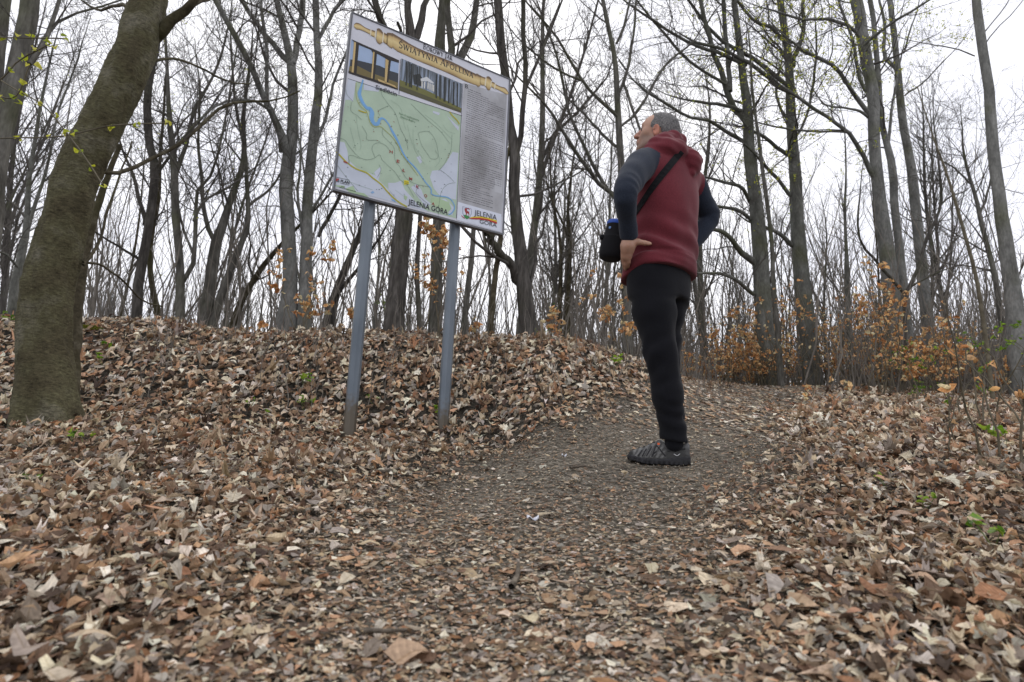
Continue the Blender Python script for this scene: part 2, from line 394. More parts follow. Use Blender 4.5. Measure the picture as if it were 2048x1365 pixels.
PAL = np.array([lin(*c) for c in [(206, 190, 166), (184, 163, 137), (164, 137, 108), (143, 113, 85), (156, 108, 70), (184, 140, 104), (104, 80, 62),
                                  (76, 58, 47), (150, 140, 131), (172, 162, 152), (220, 211, 196), (192, 148, 112), (126, 97, 73), (136, 122, 109)]])
PAL = PAL * 0.80 + PAL.mean(1, keepdims=True) * 0.20; PAL *= np.array([1.04, 1.045, 1.02])
PALW_path = np.array([1.5, 2.2, 2.4, 2.0, 0.3, 0.9, 1.2, 0.7, 1.8, 1.4, 0.7, 0.6, 1.6, 2.0])
PALW_bank = np.array([2.2, 2.2, 2.0, 2.0, 1.1, 0.9, 2.0, 1.7, 1.1, 1.2, 1.4, 0.6, 2.2, 1.3])

def leaf_batch(pos, size, tilt, shape_id, colr, curl, nrm_slope=None):
    """returns V, F, col, luv of leaves of one shape"""
    V0, F0 = SHAPES[shape_id]; N = len(pos); nv = len(V0)
    V = np.repeat(V0[None], N, 0).copy()
    c1 = rng.normal(0, 1, (N, 1)) * curl[:, None]; c2 = rng.normal(0, 1, (N, 1)) * curl[:, None]; c3 = np.abs(rng.normal(0, 0.7, (N, 1))) * curl[:, None]
    x, y = V[:, :, 0].copy(), V[:, :, 1].copy()
    V[:, :, 2] = c1 * (x * x - 0.06) * 2.2 + c2 * (y * y) * 3.0 + c3 * np.abs(y) * 0.9 + rng.normal(0, 0.05, x.shape) * curl[:, None] + 0.5 * c2 * x * y * 2
    V[:, :, :2] *= (1 + rng.normal(0, 0.07 if shape_id < 4 or shape_id == 8 else 0.24, (N, nv, 1)))
    V *= size[:, None, None]
    V[:, :, 1] *= rng.uniform(0.75, 1.15, (N, 1)) if shape_id < 4 or shape_id == 8 else rng.uniform(0.45, 1.25, (N, 1))
    yaw = rng.uniform(0, 2 * math.pi, N); tl = tilt * rng.normal(0, 1, N); tr = tilt * rng.normal(0, 1, N)
    cy, sy = np.cos(yaw), np.sin(yaw); ca, sa = np.cos(tl), np.sin(tl); cb, sb = np.cos(tr), np.sin(tr)
    z0 = np.zeros(N); o1 = np.ones(N)
    Rx = np.stack([o1, z0, z0, z0, ca, -sa, z0, sa, ca], -1).reshape(N, 3, 3)
    Ry = np.stack([cb, z0, sb, z0, o1, z0, -sb, z0, cb], -1).reshape(N, 3, 3)
    Rz = np.stack([cy, -sy, z0, sy, cy, z0, z0, z0, o1], -1).reshape(N, 3, 3)
    Rm = Rz @ Rx @ Ry
    W = np.einsum('nij,nvj->nvi', Rm, V)
    low = W[:, :, 2].min(1)
    if nrm_slope is not None:
        W[:, :, 2] += W[:, :, 0] * nrm_slope[:, 0:1] + W[:, :, 1] * nrm_slope[:, 1:2]
    W[:, :, 2] -= np.minimum(low, 0)[:, None] * 0.75
    W += pos[:, None, :]
    F = (F0[None] + (np.arange(N) * nv)[:, None, None]).reshape(-1, 3)
    col = np.repeat(colr[:, None], nv, 1) * rng.uniform(0.9, 1.08, (N, nv, 1))
    luv = np.zeros((N, nv, 3)); luv[:] = V0[None]; luv[:, :, 2] = rng.uniform(0, 1, (N, 1))
    return W.reshape(-1, 3), F, col.reshape(-1, 3), luv.reshape(-1, 3)

def pick_col(pw):
    n = len(pw); on = rng.uniform(size=n) < pw
    i = np.where(on, rng.choice(len(PAL), n, p=PALW_path / PALW_path.sum()), rng.choice(len(PAL), n, p=PALW_bank / PALW_bank.sum()))
    return PAL[i] * rng.uniform(0.80, 1.30, (n, 1)) * (1 + rng.normal(0, 0.025, (n, 3)))

def slope(X, Y):
    e = 0.06
    return np.stack([(ground_z(X + e, Y) - ground_z(X - e, Y)) / (2 * e), (ground_z(X, Y + e) - ground_z(X, Y - e)) / (2 * e)], -1)

def scatter(N, r0, r1, th):
    r = r0 + (r1 - r0) * rng.uniform(0, 1, N) ** 1.22; a = rng.uniform(-th, th, N) + math.radians(2)
    X, Y = r * np.sin(a), r * np.cos(a)
    return X, Y
Xs, Ys = scatter(180000, 0.72, 12.5, math.radians(54)); X2_, Y2_ = scatter(95000, 0.8, 6.5, math.radians(50)); k2_ = rng.uniform(size=95000) < 0.15 + 0.85 * path_w(X2_, Y2_); small_ = np.concatenate([np.zeros(len(Xs), bool), np.ones(k2_.sum(), bool)]); Xs = np.concatenate([Xs, X2_[k2_]]); Ys = np.concatenate([Ys, Y2_[k2_]])
keep = ~((Ys > 8.2) & (Xs < 1.2)); Xs, Ys, small_ = Xs[keep], Ys[keep], small_[keep]
pw = path_w(Xs, Ys); rr_ = np.hypot(Xs, Ys)
bare = np.exp(-(((Xs + 0.62) / 0.50) ** 2 + ((Ys - 3.45 - 0.35 * (Xs + 0.62)) / 0.20) ** 2)) + 0.8 * np.exp(-(((Xs - 0.45) / 0.55) ** 2 + ((Ys - 2.75) / 0.28) ** 2))
trod = (0.35 + 0.65 * sstep(Ys, 1.3, 2.2)) * sstep(pw, 0.45, 1.0) * (0.08 + 0.92 * sstep(Ys, 4.2, 3.0)) * ~small_
keep = rng.uniform(size=len(Xs)) > np.maximum(bare * 0.88, trod * 0.50); Xs, Ys, pw, rr_, small_ = Xs[keep], Ys[keep], pw[keep], rr_[keep], small_[keep]
n = len(Xs); u = rng.uniform(size=n)
# on the path mostly fragments, beside it whole leaves
pf = 0.66 + 0.30 * pw - 0.12 * sstep(rr_, 3, 5) * (1 - pw) - 0.26 * pw * sstep(rr_, 3.2, 4.6)
shape = np.where((u < pf) | small_, rng.choice([4, 5, 6], n, p=[0.42, 0.38, 0.2]), rng.choice([0, 1, 2, 3], n, p=[0.47, 0.34, 0.12, 0.07]))
fragsz = np.exp(rng.normal(math.log(0.0175), 0.42, n) * (1 + 0.30 * sstep(rr_, 1.5, 3.5) + 0.75 * sstep(rr_, 3.2, 6.0))) * (1.40 - 0.55 * pw) * (1 + 0.10 * np.clip(rr_ - 2, 0, 6))
wholesz = np.choose(np.clip(shape, 0, 3), [rng.uniform(0.032, 0.056, n), rng.uniform(0.032, 0.058, n), rng.uniform(0.040, 0.072, n), rng.uniform(0.040, 0.062, n)])
shape = np.where((shape >= 4) & (small_ | (rr_ > 3.6)), 7, shape); shape = np.where((shape < 2) & (rr_ > 4.6), 8, shape)
whole_ = (shape < 4) | (shape == 8)
fragsz = np.where(small_, rng.uniform(0.006, 0.019, n), fragsz)
size = np.where(~whole_, fragsz, wholesz * (1 - 0.3 * pw * (1 - 0.7 * sstep(rr_, 3.2, 5))) * (0.66 + 0.34 * sstep(rr_, 1.2, 3.4) + 0.40 * sstep(rr_, 3.2, 5.5)))
lift = np.abs(rng.normal(0, 1, n)) * (0.003 + 0.017 * (1 - pw)) + rng.uniform(0, 0.006, n)
pos = np.stack([Xs, Ys, ground_z(Xs, Ys) + lift], -1)
tilt = (0.09 + (0.10 + 0.10 * sstep(rr_, 1.3, 3.0)) * (1 - pw)) * np.where(whole_, 0.85, 1.0)
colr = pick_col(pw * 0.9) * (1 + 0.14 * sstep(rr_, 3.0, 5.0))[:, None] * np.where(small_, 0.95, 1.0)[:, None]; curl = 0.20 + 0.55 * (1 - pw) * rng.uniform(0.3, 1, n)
sl = slope(Xs, Ys)
Vs, Fs, Cs, Ls, off = [], [], [], [], 0
for s in range(len(SHAPES)):
    k = np.where(shape == s)[0]
    V, F, C, Lv = leaf_batch(pos[k], size[k], tilt[k], s, colr[k], curl[k], sl[k])
    Vs.append(V); Fs.append(F + off); Cs.append(C); Ls.append(Lv); off += len(V)
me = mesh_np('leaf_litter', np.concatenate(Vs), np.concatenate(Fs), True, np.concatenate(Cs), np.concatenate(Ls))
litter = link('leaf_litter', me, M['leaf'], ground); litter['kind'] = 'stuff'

# the 300 leaves that show largest: objects of their own lying on the litter
kinds = []
for s, sz in ((0, 0.052), (1, 0.055), (0, 0.048), (3, 0.058), (4, 0.038), (5, 0.042)):
    for q in range(9):
        c = pick_col(np.array([0.35]))
        V, F, C, Lv = leaf_batch(np.zeros((1, 3)), np.array([sz * random.uniform(0.8, 1.15)]), np.array([0.07]), s, c, np.array([0.5]))
        me = mesh_np('dead_leaf', V, F, True, C, Lv); me.materials.append(M['leaf']); kinds.append((me, s))
cnt = 0
while cnt < 300:
    r = rng.uniform(0.95, 2.9); a = rng.uniform(-0.72, 0.72); X, Y = r * math.sin(a), r * math.cos(a)
    w = float(path_w(X, Y))
    if rng.uniform() < w * 0.75: continue
    me, s = kinds[int(rng.integers(len(kinds)))]
    if w > 0.5 and s in (2, 3) and rng.uniform() < 0.6: continue
    o = bpy.data.objects.new('dead_leaf', me); COL.objects.link(o); o.parent = ground
    sx, sy = slope(np.array([X]), np.array([Y]))[0]
    o.location = (X, Y, float(ground_z(X, Y)) + 0.010 + 0.022 * (1 - w) + random.uniform(0, 0.012))
    o.rotation_euler = (math.atan(sy) + random.gauss(0, 0.12), -math.atan(sx) + random.gauss(0, 0.12), 0)
    o.rotation_euler.rotate_axis('Z', random.uniform(0, 6.28))
    k = random.uniform(0.62, 1.05) * (1 - 0.25 * w); o.scale = (k, k, k); cnt += 1
# ------------------------------------------------------------------ trees traced as 3-D limbs, each at its own distance
def stem3d(pts, Y, drift, K, wig, to_ground=False, extend=0.0, plunge=False):
    pts = np.array(pts, float)
    n = len(pts); arc = np.concatenate([[0], np.cumsum(np.hypot(*np.diff(pts[:, :2], axis=0).T))]); arc /= arc[-1]
    W = []
    for (px, py, w), a in zip(pts, arc):
        p = P(px, py, Y + drift * a); W.append([*p, 0.48 * w * depth_of(p) / math.hypot(FPX, px - 1024)])
    W = np.array(W)
    if plunge:
        d = nrm(W[0, :3] - W[1, :3]); W = np.vstack([[*(W[0, :3] + d * W[0, 3] * 1.2), W[0, 3] * 0.8], W])
    if to_ground:
        d = nrm(W[0, :3] - W[1, :3]); gz = float(ground_z(W[0, 0], W[0, 1])) - 0.15
        if W[0, 2] > gz:
            k = min((W[0, 2] - gz) / max(-d[2], 0.6), 3.0)
            W = np.vstack([[*(W[0, :3] + d * k), W[0, 3] * 1.12], W])
    if extend > 0:
        d = nrm(W[-1, :3] - W[-2, :3]); p, r = W[-1, :3], W[-1, 3]
        for k in range(1, 4):
            d = nrm(d + np.array([rng.normal(0, 0.08), rng.normal(0, 0.08), 0.12])); p = p + d * extend / 3
            W = np.vstack([W, [*p, max(r * (1 - 0.3 * k), 0.006)]])
    C = catmull(W, K); C[:, 3] = np.maximum(C[:, 3], 0.004)
    if wig > 0:
        nz = rng.normal(size=(K, 3)); nz = (nz + np.roll(nz, 1, 0) + np.roll(nz, -1, 0)) / 1.7; nz[0] = 0
        C[:, :3] += nz * wig * C[:, 3:4]
    return C[:, :3], C[:, 3]

def add_twigs(base, dens=1.0, l1=(0.7, 2.3), up=0.25, l3=True, droop=0.03):
    """base: list of (P,R) long limbs; returns branch meshes"""
    parts = []
    L1P, L1R = [], []
    for Pt, R, t0, d in base:
        p, r = spawn(Pt[None], R[None], d * dens * 1.75, t0, 0.98, l1[0], l1[1], (35, 75), 7, 0.42, up, 0.20, droop=droop, absolute=True)
        L1P.append(p); L1R.append(r)
    A, AR = np.concatenate(L1P), np.concatenate(L1R)
    if len(A): parts.append(tubes(A, AR, 5))
    B, BR = spawn(A, AR, 5.5, 0.12, 1.0, 0.3, 0.62, (30, 70), 6, 0.55, 0.12, 0.20, 0.003, 0.0018)
    if len(B): parts.append(tubes(B, BR, 4))
    if l3 and len(B):
        Cc, CR = spawn(B, BR, 9.0, 0.1, 1.0, 0.3, 0.75, (25, 65), 4, 0.6, 0.10, 0.18, 0.0023, 0.0014)
        if len(Cc): parts.append(tubes(Cc, CR, 3)); return parts, (A, B, Cc)
    return parts, (A, B, B)

def bud_leaves(Cc, frac, size, col_rng, keepf=None):
    tips = Cc[:, -1]; k = rng.uniform(size=len(tips)) < frac
    if keepf is not None: k &= keepf(tips)
    tips = tips[k]
    if not len(tips): return None
    tips = np.repeat(tips, 3, 0) + rng.normal(0, 0.02, (len(tips) * 3, 3))
    c = np.array([col_rng[int(i)] for i in rng.integers(len(col_rng), size=len(tips))])
    V, F, C, Lv = leaf_batch(tips, rng.uniform(size[0], size[1], len(tips)), np.full(len(tips), 0.9), 1, c, np.full(len(tips), 0.6))
    return V, F, C, Lv

YG = [lin(196, 200, 60), lin(176, 186, 58), lin(206, 204, 92), lin(150, 168, 60)]
TREES_GROUP = {}
def hero(name, label, cat, Y, mat, stems, dens=1.0, sides=14, l1=(0.7, 2.3), up=0.25, group=None, buds=None, twigmat='twig', droop=0.03):
    tr_parts, cr_parts, base = [], [], []
    root = None; seen = []
    for st in stems:
        kind, pts, drift = st[0], st[1], st[2]
        t0 = st[3] if len(st) > 3 else (0.35 if kind == 'trunk' else 0.12)
        d = st[4] if len(st) > 4 else (1.1 if kind == 'trunk' else 1.6)
        top = pts[-1][1] < 25; Yb_ = Y; pa = np.array(pts, float)
        if kind != 'trunk' and seen:
            al = np.concatenate(seen); Yb_ = al[np.argmin((al[:, 0] - pa[0, 0]) ** 2 + (al[:, 1] - pa[0, 1]) ** 2), 2]
        arc_ = np.concatenate([[0], np.cumsum(np.hypot(*np.diff(pa[:, :2], axis=0).T))]); arc_ /= arc_[-1]; ts_ = np.linspace(0, 1, 40)
        seen.append(np.stack([np.interp(ts_, arc_, pa[:, 0]), np.interp(ts_, arc_, pa[:, 1]), Yb_ + drift * ts_], -1))
        Pt, R = stem3d(pts, Yb_, drift, 26 if kind == 'trunk' else 14, 0.12 if kind == 'trunk' else 0.5, to_ground=(kind == 'trunk'), extend=(2.2 if top else 0.9) if kind != 'cut' else 0, plunge=(kind != 'trunk'))
        if root is None: root = Pt[0].copy(); root[2] += 0.1
        (tr_parts if kind == 'trunk' else cr_parts).append(tubes(Pt[None], R[None], sides if kind == 'trunk' else 8))
        base.append((Pt, R, t0, d))
    tw, (A, B, Cc) = add_twigs(base, dens, l1, up, droop=droop)
    o = thing(name, label, cat, root, group)
    V, F = merge(tr_parts)
    part('trunk', V, F, M[mat], o)
    if cr_parts:
        V, F = merge(cr_parts); part('limbs', V, F, M[mat], o)
    if tw:
        V, F = merge(tw); part('crown', V, F, M[twigmat], o)
    if buds is not None:
        r = bud_leaves(Cc, *buds)
        if r is not None:
            me = mesh_np('young_leaves', r[0] - np.array(o.location), r[1], True, r[2], r[3])
            link('young_leaves', me, M['greenleaf'], o, kind='stuff')
    return o

# the big leaning mossy tree, with burls
def leaning_tree():
    Y = 3.45
    pts = [(92, 842, 156), (90, 760, 134), (88, 680, 123), (101, 550, 122), (130, 450, 110), (158, 340, 106), (193, 270, 101), (230, 195, 97), (263, 120, 94), (297, 0, 80), (325, -130, 72), (345, -330, 58)]
    NR, S = 230, 72
    Pt, R = stem3d(pts, Y, 0.25, NR, 0.0, True, 0); R = R * 0.94
    V, F = tubes(Pt[None], R[None], S)
    V = V.reshape(NR, S, 3); ctr = Pt[:, None]; dirv = nrm(V - ctr)
    k = np.arange(NR)[:, None] * 120.0 / NR; a = np.arange(S)[None] * 2 * math.pi / S
    bumpv = np.zeros((NR, S)); scar = np.zeros((NR, S)); rough = rng.normal(size=(NR, S)); rough = (rough + np.roll(rough, 1, 1) + np.roll(rough, 1, 0)) / 1.7
    for (px, py, amp, rad, dk) in ((165, 352, 0.040, 0.085, 1.0), (190, 362, 0.030, 0.07, 1.0), (225, 128, 0.030, 0.07, 0.6), (120, 455, 0.018, 0.08, 0.35), (100, 505, 0.014, 0.07, 0.3), (240, 200, 0.012, 0.06, 0.3), (60, 560, 0.018, 0.09, 0.3), (130, 420, 0.012, 0.06, 0.3)):
        p = P(px, py, Y - 0.15); d2 = ((V - p) ** 2).sum(-1); g = np.exp(-d2 / (rad ** 2))
        bumpv += amp * g + 0.010 * g * rough * dk; scar = np.maximum(scar, g * dk)
    nz = np.zeros((NR, S))
    for q in range(9):
        kk, aa, ph = rng.uniform(0.1, 0.9), int(rng.integers(1, 9)), rng.uniform(0, 6.28)
        nz += np.sin(k * kk + a * aa + ph) * 0.0022
    nz += 0.0018 * rough
    flare = 0.035 * np.exp(-k / 6.0) * (0.9 + 1.1 * np.sin(a * 5 + 1 + 0.4 * np.sin(a * 2)))
    V = V + dirv * (bumpv + nz + flare)[..., None]
    loc = Pt[0] + np.array([0, 0, 0.15])
    o = thing('leaning_tree', 'thick mossy brown tree leaning right, its trunk crossing the upper left corner', 'tree', loc)
    sc_ = np.clip(scar * 1.6 - 0.25 + 0.25 * rough * scar, 0, 1).reshape(-1, 1); tc_ = (1 - sc_) * 1.0 + sc_ * np.array([[0.50, 0.42, 0.36]])
    part('trunk', V.reshape(-1, 3), F, M['leaning'], o, True, tc_)
    # second stem hidden behind the foot
    P2, R2 = stem3d([(146, 700, 40), (152, 620, 34), (160, 560, 30), (175, 480, 22), (205, 380, 15), (240, 290, 10)], Y + 0.5, 0.3, 24, 0.2, True)
    sh, shf = tubes(P2[None], R2[None], 12); part('second_stem', sh, shf, M['mossy'], o)
    limbs = []
    for pl, dr in (([(318, 62, 36), (340, 40, 27), (368, 22, 22), (390, -5, 18), (420, -60, 15)], -0.1), ([(370, 20, 13), (400, 3, 11), (450, -30, 9)], 0.5),
                   ([(196, 345, 11), (250, 343, 10), (290, 320, 9), (345, 290, 8), (390, 262, 8), (430, 225, 7), (470, 205, 6), (520, 205, 5)], 1.0),
                   ([(168, 528, 9), (195, 480, 7), (215, 420, 6), (240, 350, 5)], 0.5), ([(168, 525, 7), (205, 532, 6), (240, 555, 5), (268, 585, 4)], 0.6),
                   ([(300, 120, 8), (345, 118, 6), (400, 135, 5), (450, 160, 4)], 0.8), ([(262, 20, 10), (235, 8, 8), (200, 20, 6), (170, 5, 5)], 0.5)):
        a, b = stem3d(pl, Y + 0.05 + 0.25 * max(0, (842 - pl[0][1]) / 1170), dr, 14, 0.6, False, 0.4, True); limbs.append((a, b, 0.25, 1.1))
    V, F = merge([tubes(a[None], b[None], 9) for a, b, _, _ in limbs]); part('limbs', V, F, M['mossy'], o)
    tw, _ = add_twigs(limbs, 0.8, (0.3, 0.9), 0.15)
    V, F = merge(tw); part('crown', V, F, M['twig'], o)
leaning_tree()

HG = 'bare trees standing behind the leaf bank'
hero('dark_tree', 'dark brown trunk leaning up from the left edge, second from the corner', 'tree', 5.2, 'brownbark', [
    ('trunk', [(-75, 800, 60), (-40, 640, 52), (-15, 450, 47), (5, 300, 46), (24, 200, 45), (44, 100, 44), (62, 0, 42), (75, -120, 38)], 0.2, 0.55, 0.8),
    ('limb', [(62, 125, 14), (88, 85, 12), (108, 45, 10), (118, 5, 9)], 0.3), ('limb', [(30, 190, 12), (70, 110, 9), (120, 40, 7), (180, 20, 5)], 0.5)], l1=(0.5, 1.4))
hero('dark_tree', 'dark trunk cut by the top left corner of the picture', 'tree', 6.0, 'brownbark', [
    ('trunk', [(-60, 640, 42), (-30, 350, 36), (-12, 180, 33), (4, 60, 30), (12, 0, 28), (20, -100, 26)], 0.2, 0.6, 0.6)], l1=(0.5, 1.4))
hero('forest_tree', 'slim grey tree at the left edge behind the leaning trunk foot', 'tree', 8.2, 'beech', [
    ('trunk', [(14, 660, 22), (28, 590, 22), (42, 520, 20), (52, 450, 15), (58, 360, 11), (75, 250, 8), (100, 120, 5)], 0.5),
    ('limb', [(50, 470, 11), (68, 420, 9), (95, 330, 7), (120, 220, 5), (160, 110, 4)], 0.6), ('limb', [(36, 540, 8), (15, 510, 6), (-10, 500, 5)], -0.4)], dens=1.5, group=HG)
hero('forest_tree', 'near black trunk leaning slightly right beside the leaning tree', 'tree', 7.6, 'darkbark', [
    ('trunk', [(272, 668, 24), (281, 560, 23), (295, 470, 20), (305, 400, 19), (311, 340, 19), (303, 300, 18), (297, 265, 18), (298, 165, 17), (312, 90, 14), (322, 0, 11)], 0.3, 0.45),
    ('limb', [(288, 445, 12), (280, 400, 9), (265, 350, 8), (245, 300, 5)], 0.3), ('limb', [(277, 520, 8), (240, 495, 6), (200, 470, 5)], -0.5), ('limb', [(312, 350, 7), (350, 300, 6), (400, 240, 5)], 0.4)], dens=1.2, group=HG)
hero('forest_tree', 'thin curved mossy stem beside the near black trunk', 'tree', 8.4, 'mossy', [
    ('trunk', [(322, 672, 17), (314, 620, 15), (304, 570, 13), (299, 520, 12), (302, 470, 11), (316, 400, 9), (322, 300, 7), (330, 180, 5)], 0.3, 0.3)], dens=1.2, sides=10, group=HG)
hero('forest_tree', 'straight scaly brown trunk forking into a dark side limb', 'tree', 7.4, 'brownbark', [
    ('trunk', [(361, 668, 23), (361, 590, 20), (357, 500, 17), (352, 430, 18), (349, 360, 17), (345, 300, 15), (338, 230, 11), (335, 150, 8), (330, 60, 6)], 0.4, 0.45),
    ('limb', [(367, 562, 13), (383, 530, 12), (386, 490, 10), (386, 450, 9), (389, 390, 8), (411, 365, 7), (430, 338, 6), (450, 250, 5), (470, 120, 4)], -0.5),
    ('limb', [(352, 350, 12), (368, 290, 9), (385, 230, 8), (420, 170, 6), (445, 110, 5), (460, 40, 4)], 0.5),
    ('limb', [(384, 505, 6), (362, 440, 5), (350, 360, 4)], 0.7), ('limb', [(388, 440, 7), (410, 400, 6), (445, 380, 5), (490, 350, 4)], 0.6)], dens=1.6, group=HG)
hero('forest_tree', 'stout low forking trunk with two upright arms left of the sign', 'tree', 8.0, 'brownbark', [
    ('trunk', [(411, 665, 36), (414, 610, 30), (421, 550, 26), (432, 480, 24), (452, 432, 17), (466, 388, 14), (480, 345, 13), (487, 300, 11), (487, 230, 9), (500, 130, 6)], 0.3, 0.4),
    ('trunk', [(424, 650, 20), (440, 600, 18), (456, 555, 16), (476, 500, 13), (492, 465, 13), (497, 420, 10), (494, 370, 9), (489, 300, 8), (470, 200, 6), (462, 90, 4)], 0.6, 0.4),
    ('limb', [(429, 482, 12), (417, 440, 10), (411, 390, 9), (405, 345, 8), (396, 290, 6), (400, 200, 5)], -0.4),
    ('limb', [(499, 412, 7), (520, 395, 6), (545, 372, 5), (580, 320, 4)], 0.4)], dens=1.6, group=HG)
hero('forest_tree', 'slender stem leaning far right towards the twin beech', 'tree', 8.6, 'mossy', [
    ('trunk', [(462, 655, 17), (480, 610, 15), (500, 570, 13), (525, 535, 12), (552, 502, 10), (590, 460, 7), (640, 410, 5)], 0.6, 0.3)], dens=1.5, sides=9, group=HG)
hero('beech_tree', 'grey twin beech with two pale trunks rising close together left of the sign', 'tree', 8.3, 'greybeech', [
    ('trunk', [(572, 660, 52), (578, 600, 36), (582, 545, 31), (577, 450, 30), (575, 370, 29), (577, 320, 29), (584, 250, 23), (588, 185, 22), (585, 130, 19), (568, 65, 15), (552, 0, 13)], 0.3, 0.5),
    ('trunk', [(606, 660, 32), (610, 560, 26), (614, 470, 24), (617, 400, 22), (622, 340, 22), (628, 250, 20), (637, 180, 18), (637, 120, 16), (633, 60, 14), (632, 0, 14)], 0.7, 0.5),
    ('limb', [(578, 322, 23), (563, 262, 16), (545, 220, 14), (522, 170, 13), (500, 122, 13), (470, 72, 13), (440, 22, 12), (420, -20, 11)], -0.8),
    ('limb', [(580, 128, 13), (555, 100, 12), (528, 70, 11), (500, 30, 10), (478, -10, 9)], 0.6), ('limb', [(588, 125, 14), (600, 85, 13), (605, 30, 13), (608, -10, 12)], 0.9),
    ('limb', [(534, 196, 9), (535, 120, 8), (528, 40, 7), (524, 0, 7)], 0.3), ('limb', [(560, 300, 10), (548, 240, 8), (530, 215, 7), (490, 200, 6), (440, 210, 5), (400, 240, 4)], -1.0),
    ('limb', [(640, 75, 9), (660, 40, 8), (685, 0, 7)], 0.3), ('limb', [(615, 430, 7), (640, 395, 6), (670, 340, 5), (690, 300, 4)], -0.3), ('limb', [(625, 300, 8), (650, 240, 7), (668, 160, 6), (690, 110, 5)], 0.3),
    ('limb', [(605, 470, 7), (595, 400, 6), (600, 340, 5)], -0.3)], dens=1.5, group=HG, buds=(0.07, (0.02, 0.035), YG))
hero('forest_tree', 'dark leaning limbs tree just left of the first sign post', 'tree', 9.2, 'darkbark', [
    ('trunk', [(655, 665, 26), (668, 600, 20), (690, 540, 15), (712, 490, 12), (730, 430, 9), (735, 330, 7), (728, 200, 5)], 0.4, 0.3),
    ('limb', [(664, 620, 12), (690, 570, 9), (720, 535, 7), (745, 500, 6)], -0.5), ('limb', [(640, 470, 9), (660, 430, 8), (685, 385, 7), (700, 340, 5)], 0.2)], dens=1.5, group=HG)
hero('old_tree', 'thick dark trunk standing between the two sign posts and rising behind the board', 'tree', 7.3, 'darkbark', [
    ('trunk', [(788, 690, 52), (791, 620, 42), (797, 540, 37), (802, 470, 36), (808, 410, 36), (814, 300, 34), (818, 180, 30), (822, 80, 22), (816, 20, 15), (812, -60, 12)], 0.2, 0.55),
    ('trunk', [(842, 680, 12), (836, 600, 11), (834, 520, 10), (840, 430, 9), (850, 330, 8)], 0.3, 0.8, 0.5),
    ('limb', [(822, 90, 18), (838, 45, 15), (855, 10, 12), (870, -40, 10)], 0.4), ('limb', [(815, 200, 18), (785, 90, 16), (765, 45, 15), (752, 0, 14), (745, -50, 12)], -0.3),
    ('cut', [(812, 100, 9), (804, 70, 8), (799, 45, 6)], -0.3)], dens=1.0, group=HG)
hero('forest_tree', 'twin stemmed grey tree whose forks show above the top edge of the board', 'tree', 8.6, 'brownbark', [
    ('trunk', [(868, 690, 30), (872, 600, 26), (878, 420, 26), (884, 250, 26), (880, 110, 24), (883, 50, 19), (886, 0, 17), (890, -60, 15)], 0.3, 0.6),
    ('limb', [(884, 200, 20), (905, 130, 17), (902, 70, 14), (893, 20, 13), (888, -20, 12)], -0.4), ('limb', [(884, 230, 20), (920, 140, 18), (938, 90, 17), (946, 40, 14), (952, 0, 12)], 0.6)], dens=0.8, group=HG)
hero('old_tree', 'dark gnarled tree beside the right edge of the board with a low left limb', 'tree', 7.2, 'darkbark', [
    ('trunk', [(1062, 688, 46), (1056, 640, 38), (1047, 590, 33), (1042, 535, 29), (1036, 470, 26), (1031, 410, 24), (1028, 350, 23), (1031, 305, 24), (1022, 255, 16), (1016, 190, 17), (1008, 120, 18), (1000, 60, 18), (994, 0, 17)], 0.3, 0.5),
    ('limb', [(1034, 312, 14), (1044, 290, 12), (1046, 240, 11), (1052, 185, 11), (1052, 130, 10), (1047, 60, 10), (1047, 0, 9)], -0.4),
    ('cut', [(1036, 560, 20), (1018, 530, 19), (1000, 505, 18), (985, 478, 15), (966, 462, 11)], -0.5),
    ('limb', [(1062, 560, 8), (1072, 520, 7), (1070, 490, 6), (1085, 470, 5), (1092, 430, 4)], 0.3), ('limb', [(1050, 180, 7), (1080, 110, 6), (1105, 50, 5), (1125, 0, 4)], 0.5),
    ('limb', [(1030, 395, 6), (1070, 388, 5), (1110, 370, 4), (1160, 345, 3)], 0.8)], dens=1.1, group=HG)
hero('forest_tree', 'smooth slim pale stem rising beside the lower right corner of the board', 'tree', 6.9, 'mossy', [
    ('trunk', [(980, 690, 12), (984, 630, 12), (990, 560, 12), (998, 500, 11), (1004, 440, 10), (1012, 330, 8)], 0.4, 0.7, 0.4)], dens=0.8, sides=10, group=HG)
hero('forest_tree', 'slim dark stem just right of the second sign post', 'tree', 8.0, 'brownbark', [
    ('trunk', [(925, 690, 14), (932, 620, 13), (940, 540, 12), (946, 460, 10), (950, 380, 9)], 0.4, 0.5, 0.6)], dens=1.2, sides=10, group=HG)
